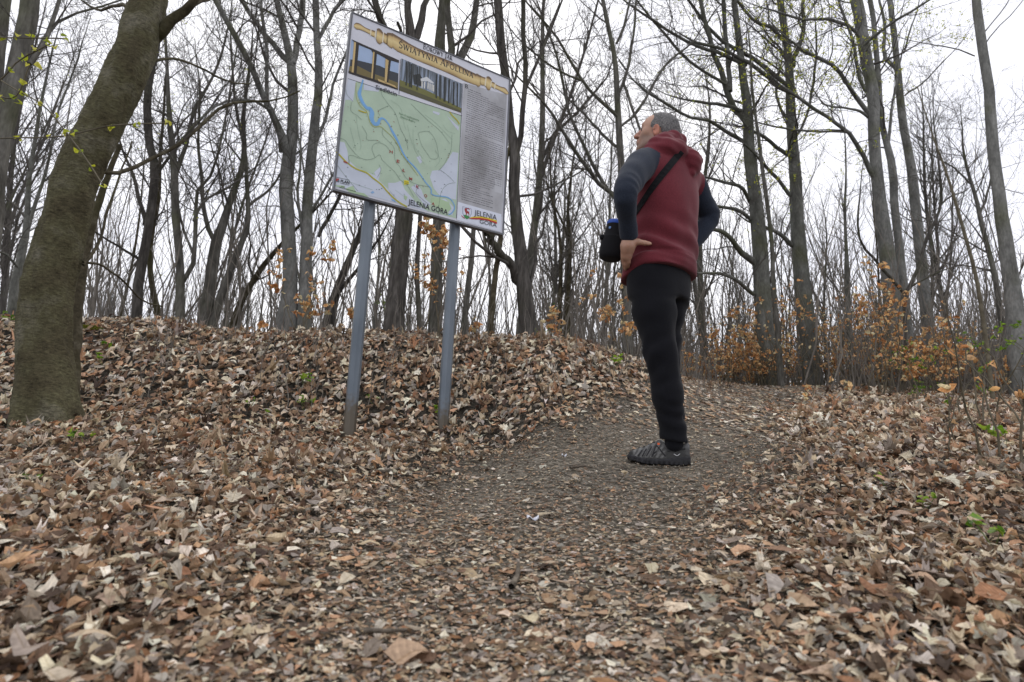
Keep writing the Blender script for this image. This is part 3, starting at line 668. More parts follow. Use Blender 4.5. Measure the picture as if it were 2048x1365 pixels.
hero('beech_tree', 'tall straight tree behind the man with long limbs sweeping up to the left', 'tree', 8.4, 'brownbark', [
    ('trunk', [(1254, 735, 24), (1252, 640, 21), (1249, 540, 20), (1246, 450, 18), (1242, 350, 15), (1239, 270, 14), (1234, 180, 12), (1228, 110, 10), (1214, 40, 9), (1206, 0, 8)], 0.2, 0.45),
    ('limb', [(1243, 398, 10), (1205, 378, 9), (1175, 340, 8), (1140, 285, 7), (1112, 240, 6), (1085, 205, 5), (1055, 175, 4)], -0.8),
    ('limb', [(1228, 395, 8), (1195, 345, 8), (1163, 280, 7), (1140, 225, 6), (1130, 170, 6), (1110, 90, 5), (1085, 35, 4)], -0.2),
    ('limb', [(1240, 298, 7), (1210, 275, 6), (1178, 240, 5), (1150, 215, 4)], 0.6), ('limb', [(1238, 238, 7), (1200, 205, 7), (1170, 165, 6), (1135, 110, 5), (1110, 70, 5), (1075, 30, 4)], -0.7),
    ('limb', [(1165, 162, 5), (1130, 148, 4), (1085, 120, 4), (1050, 90, 3)], -0.9), ('limb', [(1240, 182, 7), (1258, 130, 6), (1268, 60, 5), (1272, 0, 5)], 0.4), ('limb', [(1234, 85, 6), (1250, 50, 5), (1262, 0, 4)], 0.3),
    ('limb', [(1246, 250, 6), (1262, 240, 6), (1290, 200, 6), (1330, 130, 5), (1380, 90, 4)], 0.6), ('limb', [(1247, 170, 6), (1262, 210, 6), (1280, 260, 5)], -0.2)], dens=1.3, group=HG, l1=(0.5, 1.5))

RG = 'tall pale beech trunks right of the man'
hero('beech_tree', 'beech trunk just right of the man with several limbs reaching left over him', 'tree', 10.5, 'beech', [
    ('trunk', [(1540, 740, 46), (1533, 680, 39), (1526, 600, 36), (1519, 520, 34), (1512, 440, 31), (1505, 380, 27), (1498, 300, 25), (1494, 230, 22), (1484, 150, 16), (1477, 75, 14), (1468, 0, 12)], 0.4, 0.5),
    ('limb', [(1490, 235, 17), (1468, 210, 14), (1450, 162, 13), (1426, 110, 11), (1412, 55, 10), (1398, 0, 9)], -0.6), ('limb', [(1460, 178, 12), (1455, 150, 11), (1450, 100, 10), (1442, 0, 9)], 0.4),
    ('limb', [(1512, 530, 15), (1480, 505, 12), (1452, 472, 10), (1425, 455, 9), (1400, 440, 7)], -1.0), ('limb', [(1512, 590, 9), (1480, 565, 8), (1440, 548, 7), (1395, 545, 5)], -1.4),
    ('limb', [(1497, 402, 9), (1480, 375, 8), (1450, 365, 7), (1405, 352, 5)], -1.2), ('limb', [(1490, 285, 9), (1455, 262, 8), (1420, 240, 7), (1375, 230, 6), (1300, 190, 5)], -1.6),
    ('limb', [(1485, 222, 9), (1440, 210, 7), (1400, 205, 6), (1370, 200, 4)], -1.0), ('limb', [(1490, 130, 8), (1450, 110, 8), (1400, 95, 7), (1350, 70, 6), (1290, 30, 5)], -1.6),
    ('limb', [(1505, 445, 9), (1470, 420, 8), (1430, 410, 6), (1390, 400, 4)], -0.7), ('limb', [(1460, 175, 7), (1420, 150, 6), (1370, 115, 6), (1320, 60, 5), (1280, 10, 4)], -1.2)], dens=1.15, group=RG, droop=0.05)
hero('beech_tree', 'single straight beech trunk with yellow green buds, second right of the man', 'tree', 11.2, 'beech', [
    ('trunk', [(1622, 740, 42), (1614, 660, 38), (1605, 570, 34), (1599, 480, 31), (1594, 410, 28), (1590, 330, 25), (1587, 260, 22), (1582, 190, 20), (1578, 130, 17), (1568, 60, 15), (1560, 0, 15)], 0.4, 0.5),
    ('limb', [(1588, 130, 11), (1597, 80, 10), (1606, 30, 9), (1610, -10, 8)], 0.4), ('limb', [(1578, 175, 10), (1545, 150, 10), (1505, 120, 9), (1470, 100, 8), (1420, 55, 7), (1385, 10, 6)], -1.2),
    ('limb', [(1585, 190, 9), (1545, 165, 9), (1500, 130, 8), (1450, 105, 7), (1395, 90, 6)], -1.4), ('limb', [(1592, 322, 10), (1565, 300, 9), (1535, 280, 8), (1505, 262, 6)], -0.7),
    ('limb', [(1585, 395, 9), (1555, 360, 8), (1530, 330, 7), (1500, 300, 5)], -0.9), ('limb', [(1586, 492, 11), (1560, 470, 9), (1535, 455, 7), (1510, 450, 5)], -0.6),
    ('limb', [(1572, 85, 9), (1545, 55, 8), (1510, 45, 7), (1480, 10, 6)], -0.6), ('limb', [(1575, 240, 7), (1560, 215, 6), (1553, 180, 6), (1560, 140, 4)], 0.3),
    ('limb', [(1594, 270, 7), (1615, 230, 6), (1625, 170, 6), (1632, 110, 5), (1630, 70, 4)], -0.2)], dens=1.1, group=RG, buds=(0.30, (0.035, 0.055), YG), droop=0.04)
hero('beech_tree', 'double beech trunk, two stems standing against each other with pale bark', 'tree', 10.8, 'greybeech', [
    ('trunk', [(1800, 740, 50), (1793, 680, 43), (1784, 590, 39), (1773, 500, 35), (1765, 430, 31), (1755, 360, 27), (1748, 290, 25), (1745, 210, 26), (1735, 140, 26), (1722, 60, 26), (1712, 0, 26)], 0.4, 0.5),
    ('trunk', [(1820, 740, 30), (1813, 640, 24), (1806, 560, 21), (1797, 470, 18), (1788, 410, 18), (1786, 345, 18), (1776, 290, 15), (1765, 250, 13), (1759, 190, 12), (1754, 120, 12), (1748, 40, 11), (1742, 0, 11)], 0.9, 0.45),
    ('limb', [(1750, 360, 12), (1735, 325, 11), (1715, 290, 10), (1690, 262, 9), (1655, 240, 8), (1620, 215, 8), (1590, 190, 7), (1560, 170, 5)], -1.0),
    ('limb', [(1740, 235, 11), (1722, 200, 11), (1700, 170, 10), (1670, 135, 9), (1635, 115, 8), (1600, 95, 6)], -1.0), ('limb', [(1730, 180, 9), (1718, 150, 8), (1705, 80, 7), (1685, 20, 6)], -0.7),
    ('limb', [(1735, 235, 7), (1715, 222, 6), (1690, 218, 5), (1650, 210, 4)], -0.9), ('limb', [(1722, 80, 9), (1700, 55, 8), (1660, 42, 7), (1610, 40, 6), (1560, 25, 5)], -0.9),
    ('limb', [(1778, 280, 7), (1785, 220, 6), (1792, 170, 5), (1800, 120, 4)], 0.3), ('limb', [(1690, 265, 6), (1650, 262, 5), (1600, 262, 5), (1550, 255, 4)], -0.4),
    ('limb', [(1720, 100, 7), (1760, 60, 7), (1810, 30, 6), (1860, 0, 5)], -1.2)], dens=1.2, group=RG, buds=(0.40, (0.035, 0.055), YG, lambda p: p[:, 2] > 4.0), droop=0.05)
hero('beech_tree', 'bare pole straight beech trunk standing right of the double trunk', 'tree', 11.6, 'greybeech', [
    ('trunk', [(1868, 740, 36), (1861, 680, 31), (1853, 610, 27), (1842, 520, 25), (1833, 430, 23), (1826, 365, 22), (1816, 300, 19), (1808, 250, 18), (1801, 190, 17), (1794, 125, 14), (1786, 55, 13), (1780, 0, 12)], 0.4, 0.6),
    ('limb', [(1800, 155, 9), (1786, 130, 9), (1772, 110, 9), (1768, 60, 7), (1760, 20, 6)], 0.3), ('limb', [(1812, 190, 5), (1840, 170, 4), (1880, 130, 3)], -0.3), ('limb', [(1808, 105, 5), (1822, 60, 4), (1835, 20, 3)], 0.2)], dens=0.55, group=RG)
hero('beech_tree', 'smooth grey beech trunk leaning left near the right edge of the picture', 'tree', 7.8, 'greybeech', [
    ('trunk', [(2046, 760, 66), (2036, 690, 50), (2026, 620, 42), (2014, 530, 36), (2003, 440, 31), (1994, 360, 28), (1984, 270, 26), (1974, 170, 23), (1964, 90, 22), (1953, 0, 20)], 0.4, 0.75, 0.6),
    ('limb', [(1948, 112, 4), (1920, 100, 3), (1880, 92, 3), (1840, 85, 2)], -0.2, 0.5, 0.6), ('limb', [(1962, 75, 4), (1985, 45, 3), (2015, 5, 3)], 0.2), ('limb', [(1966, 95, 4), (1990, 60, 3), (2030, 20, 2.5)], -0.1)], dens=0.4, l1=(0.3, 0.9), group=RG)
hero('forked_sapling', 'dark forked young tree with a Y shaped fork before the double beech', 'tree', 8.6, 'darkbark', [
    ('trunk', [(1806, 760, 11), (1808, 690, 10), (1811, 640, 9), (1812, 592, 9), (1822, 565, 9), (1838, 530, 8), (1852, 480, 8), (1866, 450, 7), (1878, 425, 7), (1883, 390, 7), (1879, 340, 5), (1872, 280, 4)], 0.2, 0.5),
    ('limb', [(1811, 590, 8), (1790, 565, 8), (1765, 535, 7), (1740, 510, 6), (1720, 488, 6), (1714, 455, 5), (1718, 410, 4)], -0.4), ('limb', [(1822, 575, 5), (1850, 558, 4), (1890, 540, 3), (1940, 525, 2)], 0.3),
    ('limb', [(1882, 408, 5), (1900, 395, 4), (1925, 385, 3)], 0.2)], dens=1.2, sides=9, l1=(0.3, 0.9))
hero('forest_tree', 'slender straight young tree between the single and the double beech', 'tree', 10.2, 'beech', [
    ('trunk', [(1706, 740, 16), (1699, 660, 13), (1697, 580, 11), (1692, 500, 8), (1690, 420, 6), (1692, 340, 4), (1690, 270, 3)], 0.2, 0.2, 5.0)], dens=1.0, sides=9, l1=(0.3, 0.9), up=0.05, droop=0.0, buds=(0.05, (0.02, 0.035), YG))
hero('forest_tree', 'crooked dark stemmed tree leaning in front of the trunk at the right edge', 'tree', 10.0, 'brownbark', [
    ('trunk', [(2010, 740, 16), (2002, 640, 14), (1992, 560, 13), (1978, 500, 12), (1962, 440, 11), (1952, 395, 9), (1935, 340, 7), (1925, 290, 5)], 0.3, 0.35),
    ('limb', [(1960, 430, 7), (1975, 390, 6), (1985, 350, 5), (1990, 300, 4)], 0.3), ('limb', [(1945, 370, 5), (1915, 340, 4), (1880, 320, 3)], -0.3)], dens=1.8, sides=9)
hero('forest_tree', 'thin straight pole slanting left beside the crooked tree near the right edge', 'tree', 6.8, 'stem', [
    ('trunk', [(1982, 760, 11), (1968, 650, 10), (1952, 560, 9), (1932, 480, 8), (1910, 400, 7), (1888, 330, 5), (1872, 290, 4)], 0.1, 0.6, 0.8)], dens=0.6, sides=8, l1=(0.2, 0.6))
hero('forest_tree', 'twiggy multi stemmed tree in the gap between board and man', 'tree', 9.0, 'mossy', [
    ('trunk', [(1136, 700, 17), (1135, 620, 13), (1138, 550, 11), (1140, 490, 9), (1136, 430, 7), (1140, 370, 5), (1150, 300, 4)], 0.2, 0.25, 3.0),
    ('trunk', [(1118, 700, 13), (1120, 620, 10), (1122, 540, 8), (1118, 470, 6), (1105, 400, 5), (1100, 330, 4)], 0.4, 0.25, 3.0),
    ('limb', [(1140, 480, 6), (1125, 445, 5), (1105, 405, 4), (1095, 370, 3)], 0.2)], dens=1.7, sides=9, l1=(0.5, 1.3), up=0.4)
hero('forest_tree', 'thin straight dark stem in front of the beech just right of the man', 'tree', 9.6, 'brownbark', [
    ('trunk', [(1562, 740, 15), (1556, 660, 12), (1546, 560, 10), (1542, 480, 9), (1530, 380, 9), (1518, 280, 7), (1505, 190, 6), (1500, 100, 4)], 0.2, 0.4, 1.5)], dens=1.0, sides=9, l1=(0.4, 1.1), up=0.35)

# ------------------------------------------------------------------ the wood behind: copies of a few bare trees
def proto_tree(h, r, seedk, lean, spread, low, dens):
    global rng
    rng = np.random.default_rng(100 + seedk)
    K = 16; t = np.linspace(0, 1, K)
    c = np.stack([lean * t * t * h + 0.28 * np.sin(t * 7 + seedk) * t ** 0.6, 0.22 * np.sin(t * 5 + 2 * seedk) * t + 0.02 * h * t, t * h - 0.3], -1)
    R = r * (1 - t) ** 0.8 + 0.006
    L1, R1 = spawn(c[None], R[None], dens, low, 0.97, 0.16, 0.34, (25, 60), 8, 0.5, spread, 0.13, 0.006, 0.003)
    L0, R0 = spawn(c[None], R[None], 0.35, 0.15, 0.5, 0.55, 0.8, (12, 30), 8, 0.75, 0.25, 0.10, 0.02, 0.004)
    if len(L0):
        e1, f1 = spawn(L0, R0, dens * 0.8, 0.2, 0.97, 0.2, 0.4, (25, 60), 8, 0.5, spread, 0.13, 0.006, 0.003); L1 = np.concatenate([L1, L0, e1]); R1 = np.concatenate([R1, R0, f1])
    L2, R2 = spawn(L1, R1, 2.6, 0.15, 1, 0.25, 0.6, (25, 65), 6, 0.55, 0.22, 0.18, 0.004, 0.0025)
    L3, R3 = spawn(L2, R2, 3.2, 0.1, 1, 0.3, 0.7, (25, 65), 4, 0.6, 0.15, 0.2, 0.0032, 0.002)
    tr = tubes(c[None], R[None], 10); cr = merge([tubes(L1, R1, 5), tubes(L2, R2, 3), tubes(L3, R3, 3)])
    return mesh_np('trunk', *tr), mesh_np('crown', *cr)
specs = [(12, 0.085, 1, 0.05, 0.40, 0.18, 3.0), (14, 0.11, 2, -0.06, 0.35, 0.22, 2.8), (10, 0.06, 3, 0.08, 0.45, 0.12, 3.2), (15, 0.13, 4, 0.03, 0.3, 0.25, 2.8), (8, 0.045, 5, -0.09, 0.5, 0.10, 3.6), (11, 0.075, 6, 0.12, 0.4, 0.15, 3.2)]
protos = []
for i, s in enumerate(specs):
    a, b = proto_tree(*s); a.materials.append(M[['beech', 'brownbark', 'mossy', 'darkbark', 'brownbark', 'beech'][i]]); b.materials.append(M['twig']); protos.append((a, b))
rng = np.random.default_rng(77)
BG = 'slender bare trees filling the wood behind'
placed = []
tries = 0
while len(placed) < 64 and tries < 5000:
    tries += 1
    Y = 12.5 + 22 * rng.uniform() ** 1.1; X = rng.uniform(-0.95, 0.98) * Y
    if any(math.hypot(X - a, Y - b) < 0.55 for a, b in placed): continue
    placed.append((X, Y)); i = int(rng.integers(len(protos)))
    if X / Y > 0.55 and rng.uniform() < 0.35: i = 4
    k = rng.uniform(0.6, 1.05)
    if X / Y > 0.5: k *= 0.72
    a, b = protos[i]
    o = thing('forest_tree', 'slender bare tree among the crowded thin trunks of the wood behind', 'tree', (X, Y, float(ground_z(X, Y)) - 0.05), BG)
    o.rotation_euler = (rng.normal(0, 0.03), rng.normal(0, 0.03), rng.uniform(0, 6.28)); o.scale = (k, k, k * rng.uniform(0.85, 1.1))
    link('trunk', a, None, o); link('crown', b, None, o)

# far wood: one mass of thin stems and branches
n = 340
Yf = rng.uniform(24, 62, n); Xf = rng.uniform(-1.0, 1.05, n) * Yf; hf = rng.uniform(6, 13, n) * np.where(Xf / Yf > 0.5, 0.72, 1)
K = 6; t = np.linspace(0, 1, K)
tp = np.zeros((n, K, 3)); tp[:, :, 0] = Xf[:, None] + rng.normal(0, 0.15, (n, K)).cumsum(1) * 0.8; tp[:, :, 1] = Yf[:, None]; tp[:, :, 2] = ground_z(Xf, Yf)[:, None] - 0.3 + hf[:, None] * t
trd = rng.uniform(0.035, 0.09, n)[:, None] * (1 - 0.9 * t)[None]
L1, R1 = spawn(tp, trd, 2.0, 0.2, 1, 0.15, 0.33, (25, 60), 5, 0.5, 0.4, 0.14, 0.012, 0.006)
L2, R2 = spawn(L1, R1, 1.3, 0.1, 1, 0.4, 0.8, (25, 60), 3, 0.6, 0.25, 0.2, 0.009, 0.005)
V, F = merge([tubes(tp, trd, 5), tubes(L1, R1, 3), tubes(L2, R2, 3)])
M['fartwig'] = plain('far_wood_hazed_bark', (0.15, 0.143, 0.138), 0.95, 0.05, 0.25, 2)  # bark paled so the colour itself carries the distance haze
link('far_wood', mesh_np('far_wood', V, F), M['fartwig'], kind='stuff', label='hazy mass of bare trees far behind the wood', category='wood')

# undergrowth: thin upright shoots and brush standing on the ground of the wood
def brush(n, xy, hlo, hhi, K=5, rk=1.0, side=2.6, c2=1.6):
    X, Y = xy; h = rng.uniform(hlo, hhi, n); t = np.linspace(0, 1, K)
    p = np.zeros((n, K, 3)); d = rng.normal(0, 0.16, (n, 2))
    w = rng.normal(0, 0.035, (n, K, 2)).cumsum(1)
    p[:, :, 0] = X[:, None] + (d[:, :1] * t + w[:, :, 0]) * h[:, None]; p[:, :, 1] = Y[:, None] + (d[:, 1:] * t + w[:, :, 1]) * h[:, None]
    p[:, :, 2] = ground_z(X, Y)[:, None] - 0.03 + h[:, None] * t
    r = rk * (0.0022 + 0.0026 * h)[:, None] * (1 - 0.75 * t)[None]
    B, BR = spawn(p, r, side, 0.2, 1, 0.2, 0.5, (20, 60), 4, 0.6, 0.3, 0.16, 0.0022, 0.0015)
    C2, CR = spawn(B, BR, c2, 0.2, 1, 0.3, 0.7, (20, 60), 3, 0.6, 0.2, 0.16, 0.002, 0.0013)
    return [tubes(p, r, 4), tubes(B, BR, 3), tubes(C2, CR, 3)]
n1 = 1800; Yb = rng.uniform(7.2, 20, n1); Xb = rng.uniform(-0.85, 0.95, n1) * Yb
n2 = 1300; Y2 = rng.uniform(8.4, 15, n2); X2 = rng.uniform(0.26, 0.95, n2) * Y2
ok = ~((path_w(X2, Y2) > 0.05)); X2, Y2 = X2[ok], Y2[ok]
n5 = 1500; Y5 = rng.uniform(12, 28, n5); X5 = rng.uniform(0.05, 0.95, n5) * Y5
n6 = 800; Y6 = rng.uniform(8.8, 11.5, n6); X6 = rng.uniform(0.30, 0.92, n6) * Y6; ok = (path_w(X6, Y6) < 0.3) | (Y6 > 10.3); X6, Y6 = X6[ok], Y6[ok]
ok = ~((path_w(Xb, Yb) > 0.05)); Xb, Yb = Xb[ok], Yb[ok]
V, F = merge(brush(len(Xb) // 2, (Xb[::2][:len(Xb) // 2], Yb[::2][:len(Xb) // 2]), 0.5, 2.2, 5, 1.5, 1.7, 0.3) + brush(len(Xb) // 2, (Xb[1::2][:len(Xb) // 2], Yb[1::2][:len(Xb) // 2] * 1.12), 1.5, 4.2, 6, 1.5, 1.6, 0.3) + brush(len(X2), (X2, Y2), 0.4, 1.7, 5, 1.5, 2.2, 0.8) + brush(len(X5), (X5, Y5), 1.2, 4.8, 5, 2.0, 1.7, 0.35) + brush(len(X6), (X6, Y6), 0.25, 0.9, 4, 1.5, 1.5, 0.3))
M['brush'] = plain('brush_twigs', (0.18, 0.163, 0.142), 0.9, 0.1, 0.3, 5)
link('undergrowth', mesh_np('undergrowth', V, F), M['brush'], kind='stuff', label='tangle of thin bare shoots and brush under the trees', category='undergrowth')
# thin bare shoots on the face of the bank
n3 = 260; Y3 = rng.uniform(4.0, 6.6, n3); X3 = rng.uniform(-0.62, 0.36, n3) * Y3
V, F = merge(brush(n3, (X3, Y3), 0.12, 0.55))
link('bank_shoots', mesh_np('bank_shoots', V, F), M['brush'], kind='stuff', label='thin bare shoots sticking out of the leaf bank', category='undergrowth')
# ------------------------------------------------------------------ beech saplings keeping their orange leaves
ORANGE = np.array([lin(*c) for c in [(222, 168, 104), (206, 146, 82), (230, 186, 128), (214, 172, 120), (186, 124, 66), (236, 204, 156), (224, 170, 100)]])
ORANGE = np.minimum((ORANGE * 0.84 + ORANGE.mean(1, keepdims=True) * 0.16) * 1.25, 0.85)
GREENS = np.array([lin(*c) for c in [(104, 140, 40), (128, 160, 52), (86, 122, 40), (146, 170, 64)]])
def sapling(px, base_y, Y, h, nst, nleaf, label, name='beech_sapling', pal=ORANGE, spread=0.25, lsz=(0.045, 0.08), group=None, X=None, low=0.25, cat='shrub'):
    if X is None: X = P(px, base_y, Y)[0]
    z = float(ground_z(X, Y)); K = 9; t = np.linspace(0, 1, K)
    hh = h * rng.uniform(0.65, 1.05, nst); hh[0] = h
    d = rng.normal(0, spread, (nst, 2)); w = rng.normal(0, 0.03, (nst, K, 2)).cumsum(1); w[:, 0] = 0
    p = np.zeros((nst, K, 3))
    p[:, :, 0] = X + rng.normal(0, 0.05, nst)[:, None] + (d[:, :1] * t ** 1.3 + w[:, :, 0]) * hh[:, None]
    p[:, :, 1] = Y + rng.normal(0, 0.05, nst)[:, None] + (d[:, 1:] * t ** 1.3 + w[:, :, 1]) * hh[:, None]
    p[:, :, 2] = z - 0.04 + hh[:, None] * t
    r = (0.003 + 0.0045 * hh)[:, None] * (1 - 0.75 * t)[None]
    B, BR = spawn(p, r, 7, low, 1, 0.18, 0.38, (45, 80), 5, 0.55, 0.05, 0.14, 0.0022, 0.0014)
    C2, CR = spawn(B, BR, 7, 0.2, 1, 0.3, 0.6, (30, 60), 4, 0.6, 0.0, 0.14, 0.0018, 0.0012)
    o = thing(name, label, cat, (X, Y, z), group)
    V, F = merge([tubes(p, r, 6)]); part('stem', V, F, M['stem'], o)
    tw_ = [tubes(a_, b_, k_) for a_, b_, k_ in ((B, BR, 4), (C2, CR, 3)) if len(a_)]
    if tw_:
        V, F = merge(tw_); part('twigs', V, F, M['stem'], o, kind='stuff')
    src = np.concatenate([B.reshape(-1, 3)[::1], C2.reshape(-1, 3)]) if len(C2) else B.reshape(-1, 3)
    if nleaf and len(src):
        q = src[rng.integers(len(src), size=nleaf)] + rng.normal(0, 0.012, (nleaf, 3)); q[:, 2] -= 0.01
        c = pal[rng.integers(len(pal), size=nleaf)] * rng.uniform(0.7, 1.15, (nleaf, 1))
        V, F, C, Lv = leaf_batch(q, rng.uniform(lsz[0], lsz[1], nleaf), np.full(nleaf, 0.75), 0, c, np.full(nleaf, 0.8))
        me = mesh_np('leaves', V - np.array(o.location), F, True, C, Lv)
        link('leaves', me, M['sapleaf'] if pal is ORANGE else M['greenleaf'], o, kind='stuff')
    return o
SG = 'orange leaved beech saplings in the thicket right of the man'
right = []
for i in range(64):
    px = rng.uniform(1370, 2040); Y = rng.uniform(9.6, 12.2) if px < 1690 else rng.uniform(7.2, 11.5)
    hgt = rng.uniform(0.45, 1.3) if px < 1480 or px > 1860 else rng.uniform(0.6, 1.85)
    sapling(px, 760, Y, hgt, int(rng.integers(3, 6)), int(rng.integers(40, 190)), 'waist high beech sapling with dry orange leaves in the thicket right of the man', group=SG, spread=0.24, lsz=(0.045, 0.075))
sapling(876, 700, 5.9, 1.15, 3, 190, 'tall orange leaved beech sapling between the sign posts, against the second post', low=0.35, spread=0.10, lsz=(0.045, 0.07))
sapling(605, 690, 6.2, 0.95, 3, 75, 'sparse orange leaved sapling on the bank left of the first post', low=0.3, spread=0.12)
sapling(625, 690, 6.6, 0.7, 3, 70, 'low sapling with pale orange leaves beside the twin beech foot', low=0.3, spread=0.15)
sapling(700, 690, 6.5, 0.45, 2, 26, 'small orange sapling just left of the first sign post', low=0.3)
sapling(815, 745, 5.0, 0.16, 2, 12, 'tiny rust orange sprig on the bank between the sign posts', low=0.1, lsz=(0.03, 0.05))
sapling(940, 690, 6.2, 0.30, 2, 22, 'little orange sapling on the bank crest right of the second post', low=0.3)
sapling(1100, 690, 6.4, 0.45, 3, 48, 'orange sapling on the bank crest beside the gnarled tree', low=0.3)
sapling(1250, 745, 5.6, 0.95, 3, 95, 'orange leaved sapling directly behind the man legs', low=0.25, spread=0.12, lsz=(0.04, 0.065))
sapling(1228, 720, 6.4, 0.5, 2, 30, 'sparse pale orange sapling left of the man knees', low=0.3)
sapling(515, 655, 6.3, 0.35, 2, 14, 'small orange sprig below the slender leaning stem', low=0.3)
sapling(1610, 800, 6.6, 0.30, 2, 14, 'tiny orange sapling at the far edge of the path', low=0.2)
sapling(1700, 815, 5.8, 0.42, 2, 12, 'lone knee high orange sprig right of the path', low=0.3)
# the twiggy bush at the right edge
sapling(1996, 930, 2.75, 0.72, 3, 12, 'bare twiggy sapling at the right edge with a few orange leaves', 'twiggy_sapling', spread=0.30, lsz=(0.035, 0.055), low=0.35)
sapling(1935, 905, 2.85, 0.42, 2, 3, 'thin bare shrub stem in front of the twiggy sapling at the right', 'bare_shrub', spread=0.2, low=0.4, cat='shrub')
sapling(2060, 960, 2.5, 0.75, 3, 12, 'leafy shrub cut by the right edge of the picture', 'edge_shrub', spread=0.25, lsz=(0.035, 0.055))
sapling(1905, 800, 4.6, 0.75, 3, 60, 'green budding shrub at the right edge of the thicket', 'green_shrub', pal=GREENS, spread=0.25, lsz=(0.02, 0.04))
sapling(1975, 800, 4.2, 0.85, 3, 46, 'green budding shrub behind the twiggy sapling at the right', 'green_shrub', pal=GREENS, spread=0.25, lsz=(0.02, 0.04))
sapling(1840, 780, 6.6, 0.7, 4, 90, 'bright green young shrub in front of the orange thicket', 'green_shrub', pal=GREENS, spread=0.3, lsz=(0.02, 0.04))
sapling(1080, 690, 7.0, 0.55, 3, 60, 'light green budding bush at the foot of the gnarled tree', 'green_shrub', pal=GREENS, spread=0.3, lsz=(0.02, 0.035))
sapling(790, 690, 7.6, 0.9, 3, 70, 'green sprouting shrub around the foot of the dark trunk', 'green_shrub', pal=GREENS, spread=0.2, lsz=(0.02, 0.035))

# small green seedlings
def seedling(px, py, size, nl, label, bright=1.0):
    lo, hi = 0.8, 9.0            # walk along the view ray down to the ground
    for _ in range(40):
        Y = 0.5 * (lo + hi); p = P(px, py, Y)
        if p[2] > float(ground_z(p[0], p[1])): lo = Y
        else: hi = Y
    X, Y = p[0], p[1]; z = float(ground_z(X, Y))
    o = thing('green_seedling', label, 'seedling', (X, Y, z))
    K = 4; n = max(2, nl // 3); a = rng.uniform(0, 6.28, n); t = np.linspace(0, 1, K)
    pp = np.zeros((n, K, 3)); ln = size * rng.uniform(0.6, 1.1, n)
    pp[:, :, 0] = X + np.cos(a)[:, None] * ln[:, None] * t * 0.6; pp[:, :, 1] = Y + np.sin(a)[:, None] * ln[:, None] * t * 0.6; pp[:, :, 2] = z + 0.01 + ln[:, None] * t * 0.9
    rr = np.full((n, K), 0.0014)
    V, F = tubes(pp, rr, 4); part('stem', V, F, M['greenstem'], o)
    q = np.repeat(pp[:, -1], 3, 0) + rng.normal(0, 0.25 * size * 0.4, (n * 3, 3)); 
    c = GREENS[rng.integers(len(GREENS), size=len(q))] * bright
    V, F, C, Lv = leaf_batch(q, rng.uniform(0.35, 0.6, len(q)) * size, np.full(len(q), 0.5), 0, c, np.full(len(q), 0.5))
    me = mesh_np('leaves', V - np.array(o.location), F, True, C, Lv); link('leaves', me, M['greenleaf'], o)
M['greenstem'] = plain('green_stem', (0.12, 0.16, 0.05), 0.6, 0.3, 0.2, 30)
for a in [(272, 640, 0.16, 9, 'fresh green shoot at the foot of the near black trunk'), (215, 710, 0.10, 6, 'yellow green seedling on the bank right of the leaning tree'),
          (205, 735, 0.09, 6, 'second olive seedling below the one right of the leaning tree'), (605, 778, 0.11, 9, 'bright green seedling midway down the bank left of the first post'),
          (500, 820, 0.05, 4, 'small round leaved green sprout on the lower bank'), (540, 842, 0.05, 4, 'yellow green sprout at the bottom of the bank'),
          (608, 830, 0.09, 9, 'green seedling cluster left of the first sign post'), (880, 842, 0.09, 9, 'dark green weeds at the foot of the second sign post'),
          (745, 812, 0.07, 6, 'green sprout just right of the first post foot'), (1225, 748, 0.12, 9, 'light green seedling on the bank left of the man'),
          (140, 895, 0.07, 6, 'dark green sprig among leaves below the leaning tree'), (165, 895, 0.05, 4, 'lime green sprig among leaves below the leaning tree'),
          (60, 980, 0.04, 4, 'tiny green sprout at the lower left edge'), (1775, 985, 0.05, 6, 'green plant tuft in the leaves right of the path'),
          (1850, 1030, 0.05, 6, 'green tuft further right among the leaves'), (1990, 1108, 0.07, 9, 'glossy dark green plant near the lower right edge'),
          (2015, 905, 0.12, 9, 'large green leaf spray at the right edge'), (1900, 790, 0.15, 9, 'bright green spray before the green shrubs'),
          (10, 660, 0.14, 6, 'green shoot at the far left edge beside the tree foot'), (1830, 800, 0.10, 6, 'lime green sprig in front of the thicket')]:
    seedling(*a)

# budding branch of a young tree standing outside the left edge
bb = thing('budding_sapling', 'thin twig with yellow green buds crossing before the leaning trunk', 'sapling', (P(-140, 700, 2.6)[0], 2.6, float(ground_z(P(-140, 700, 2.6)[0], 2.6))))
tr, trr = stem3d([(-140, 900, 14), (-130, 600, 11), (-110, 300, 9), (-90, 120, 7), (-70, -50, 5)], 2.6, 0.1, 16, 0.3, True)
br = []
for pl in ([(-110, 285, 5), (0, 277, 3.4), (100, 274, 3), (150, 268, 2.6), (215, 252, 2.2), (270, 248, 2), (335, 247, 1.6)], [(-100, 60, 4), (-20, 75, 3), (60, 76, 2.2), (130, 77, 1.6)],
           [(-95, 150, 4), (-10, 165, 3), (40, 120, 2.4), (100, 90, 1.6)], [(0, 160, 2.6), (40, 185, 2.2), (90, 215, 1.8), (160, 300, 1.6), (205, 368, 1.2)], [(-100, 200, 3), (-30, 185, 2.6), (30, 195, 2), (60, 130, 1.5)]):
    a, b_ = stem3d(pl, 2.6, -0.15, 16, 0.3); b_ = np.maximum(b_ * 0.8, 0.0014); br.append((a, b_))
V, F = tubes(tr[None], trr[None], 8); part('stem', V, F, M['stem'], bb)
V, F = merge([tubes(a[None], b_[None], 5) for a, b_ in br]); part('twigs', V, F, M['stem'], bb)
q = np.concatenate([a[3::2] for a, _ in br]); q = np.repeat(q, 2, 0) + rng.normal(0, 0.008, (len(q) * 2, 3)); q[:, 2] -= 0.008
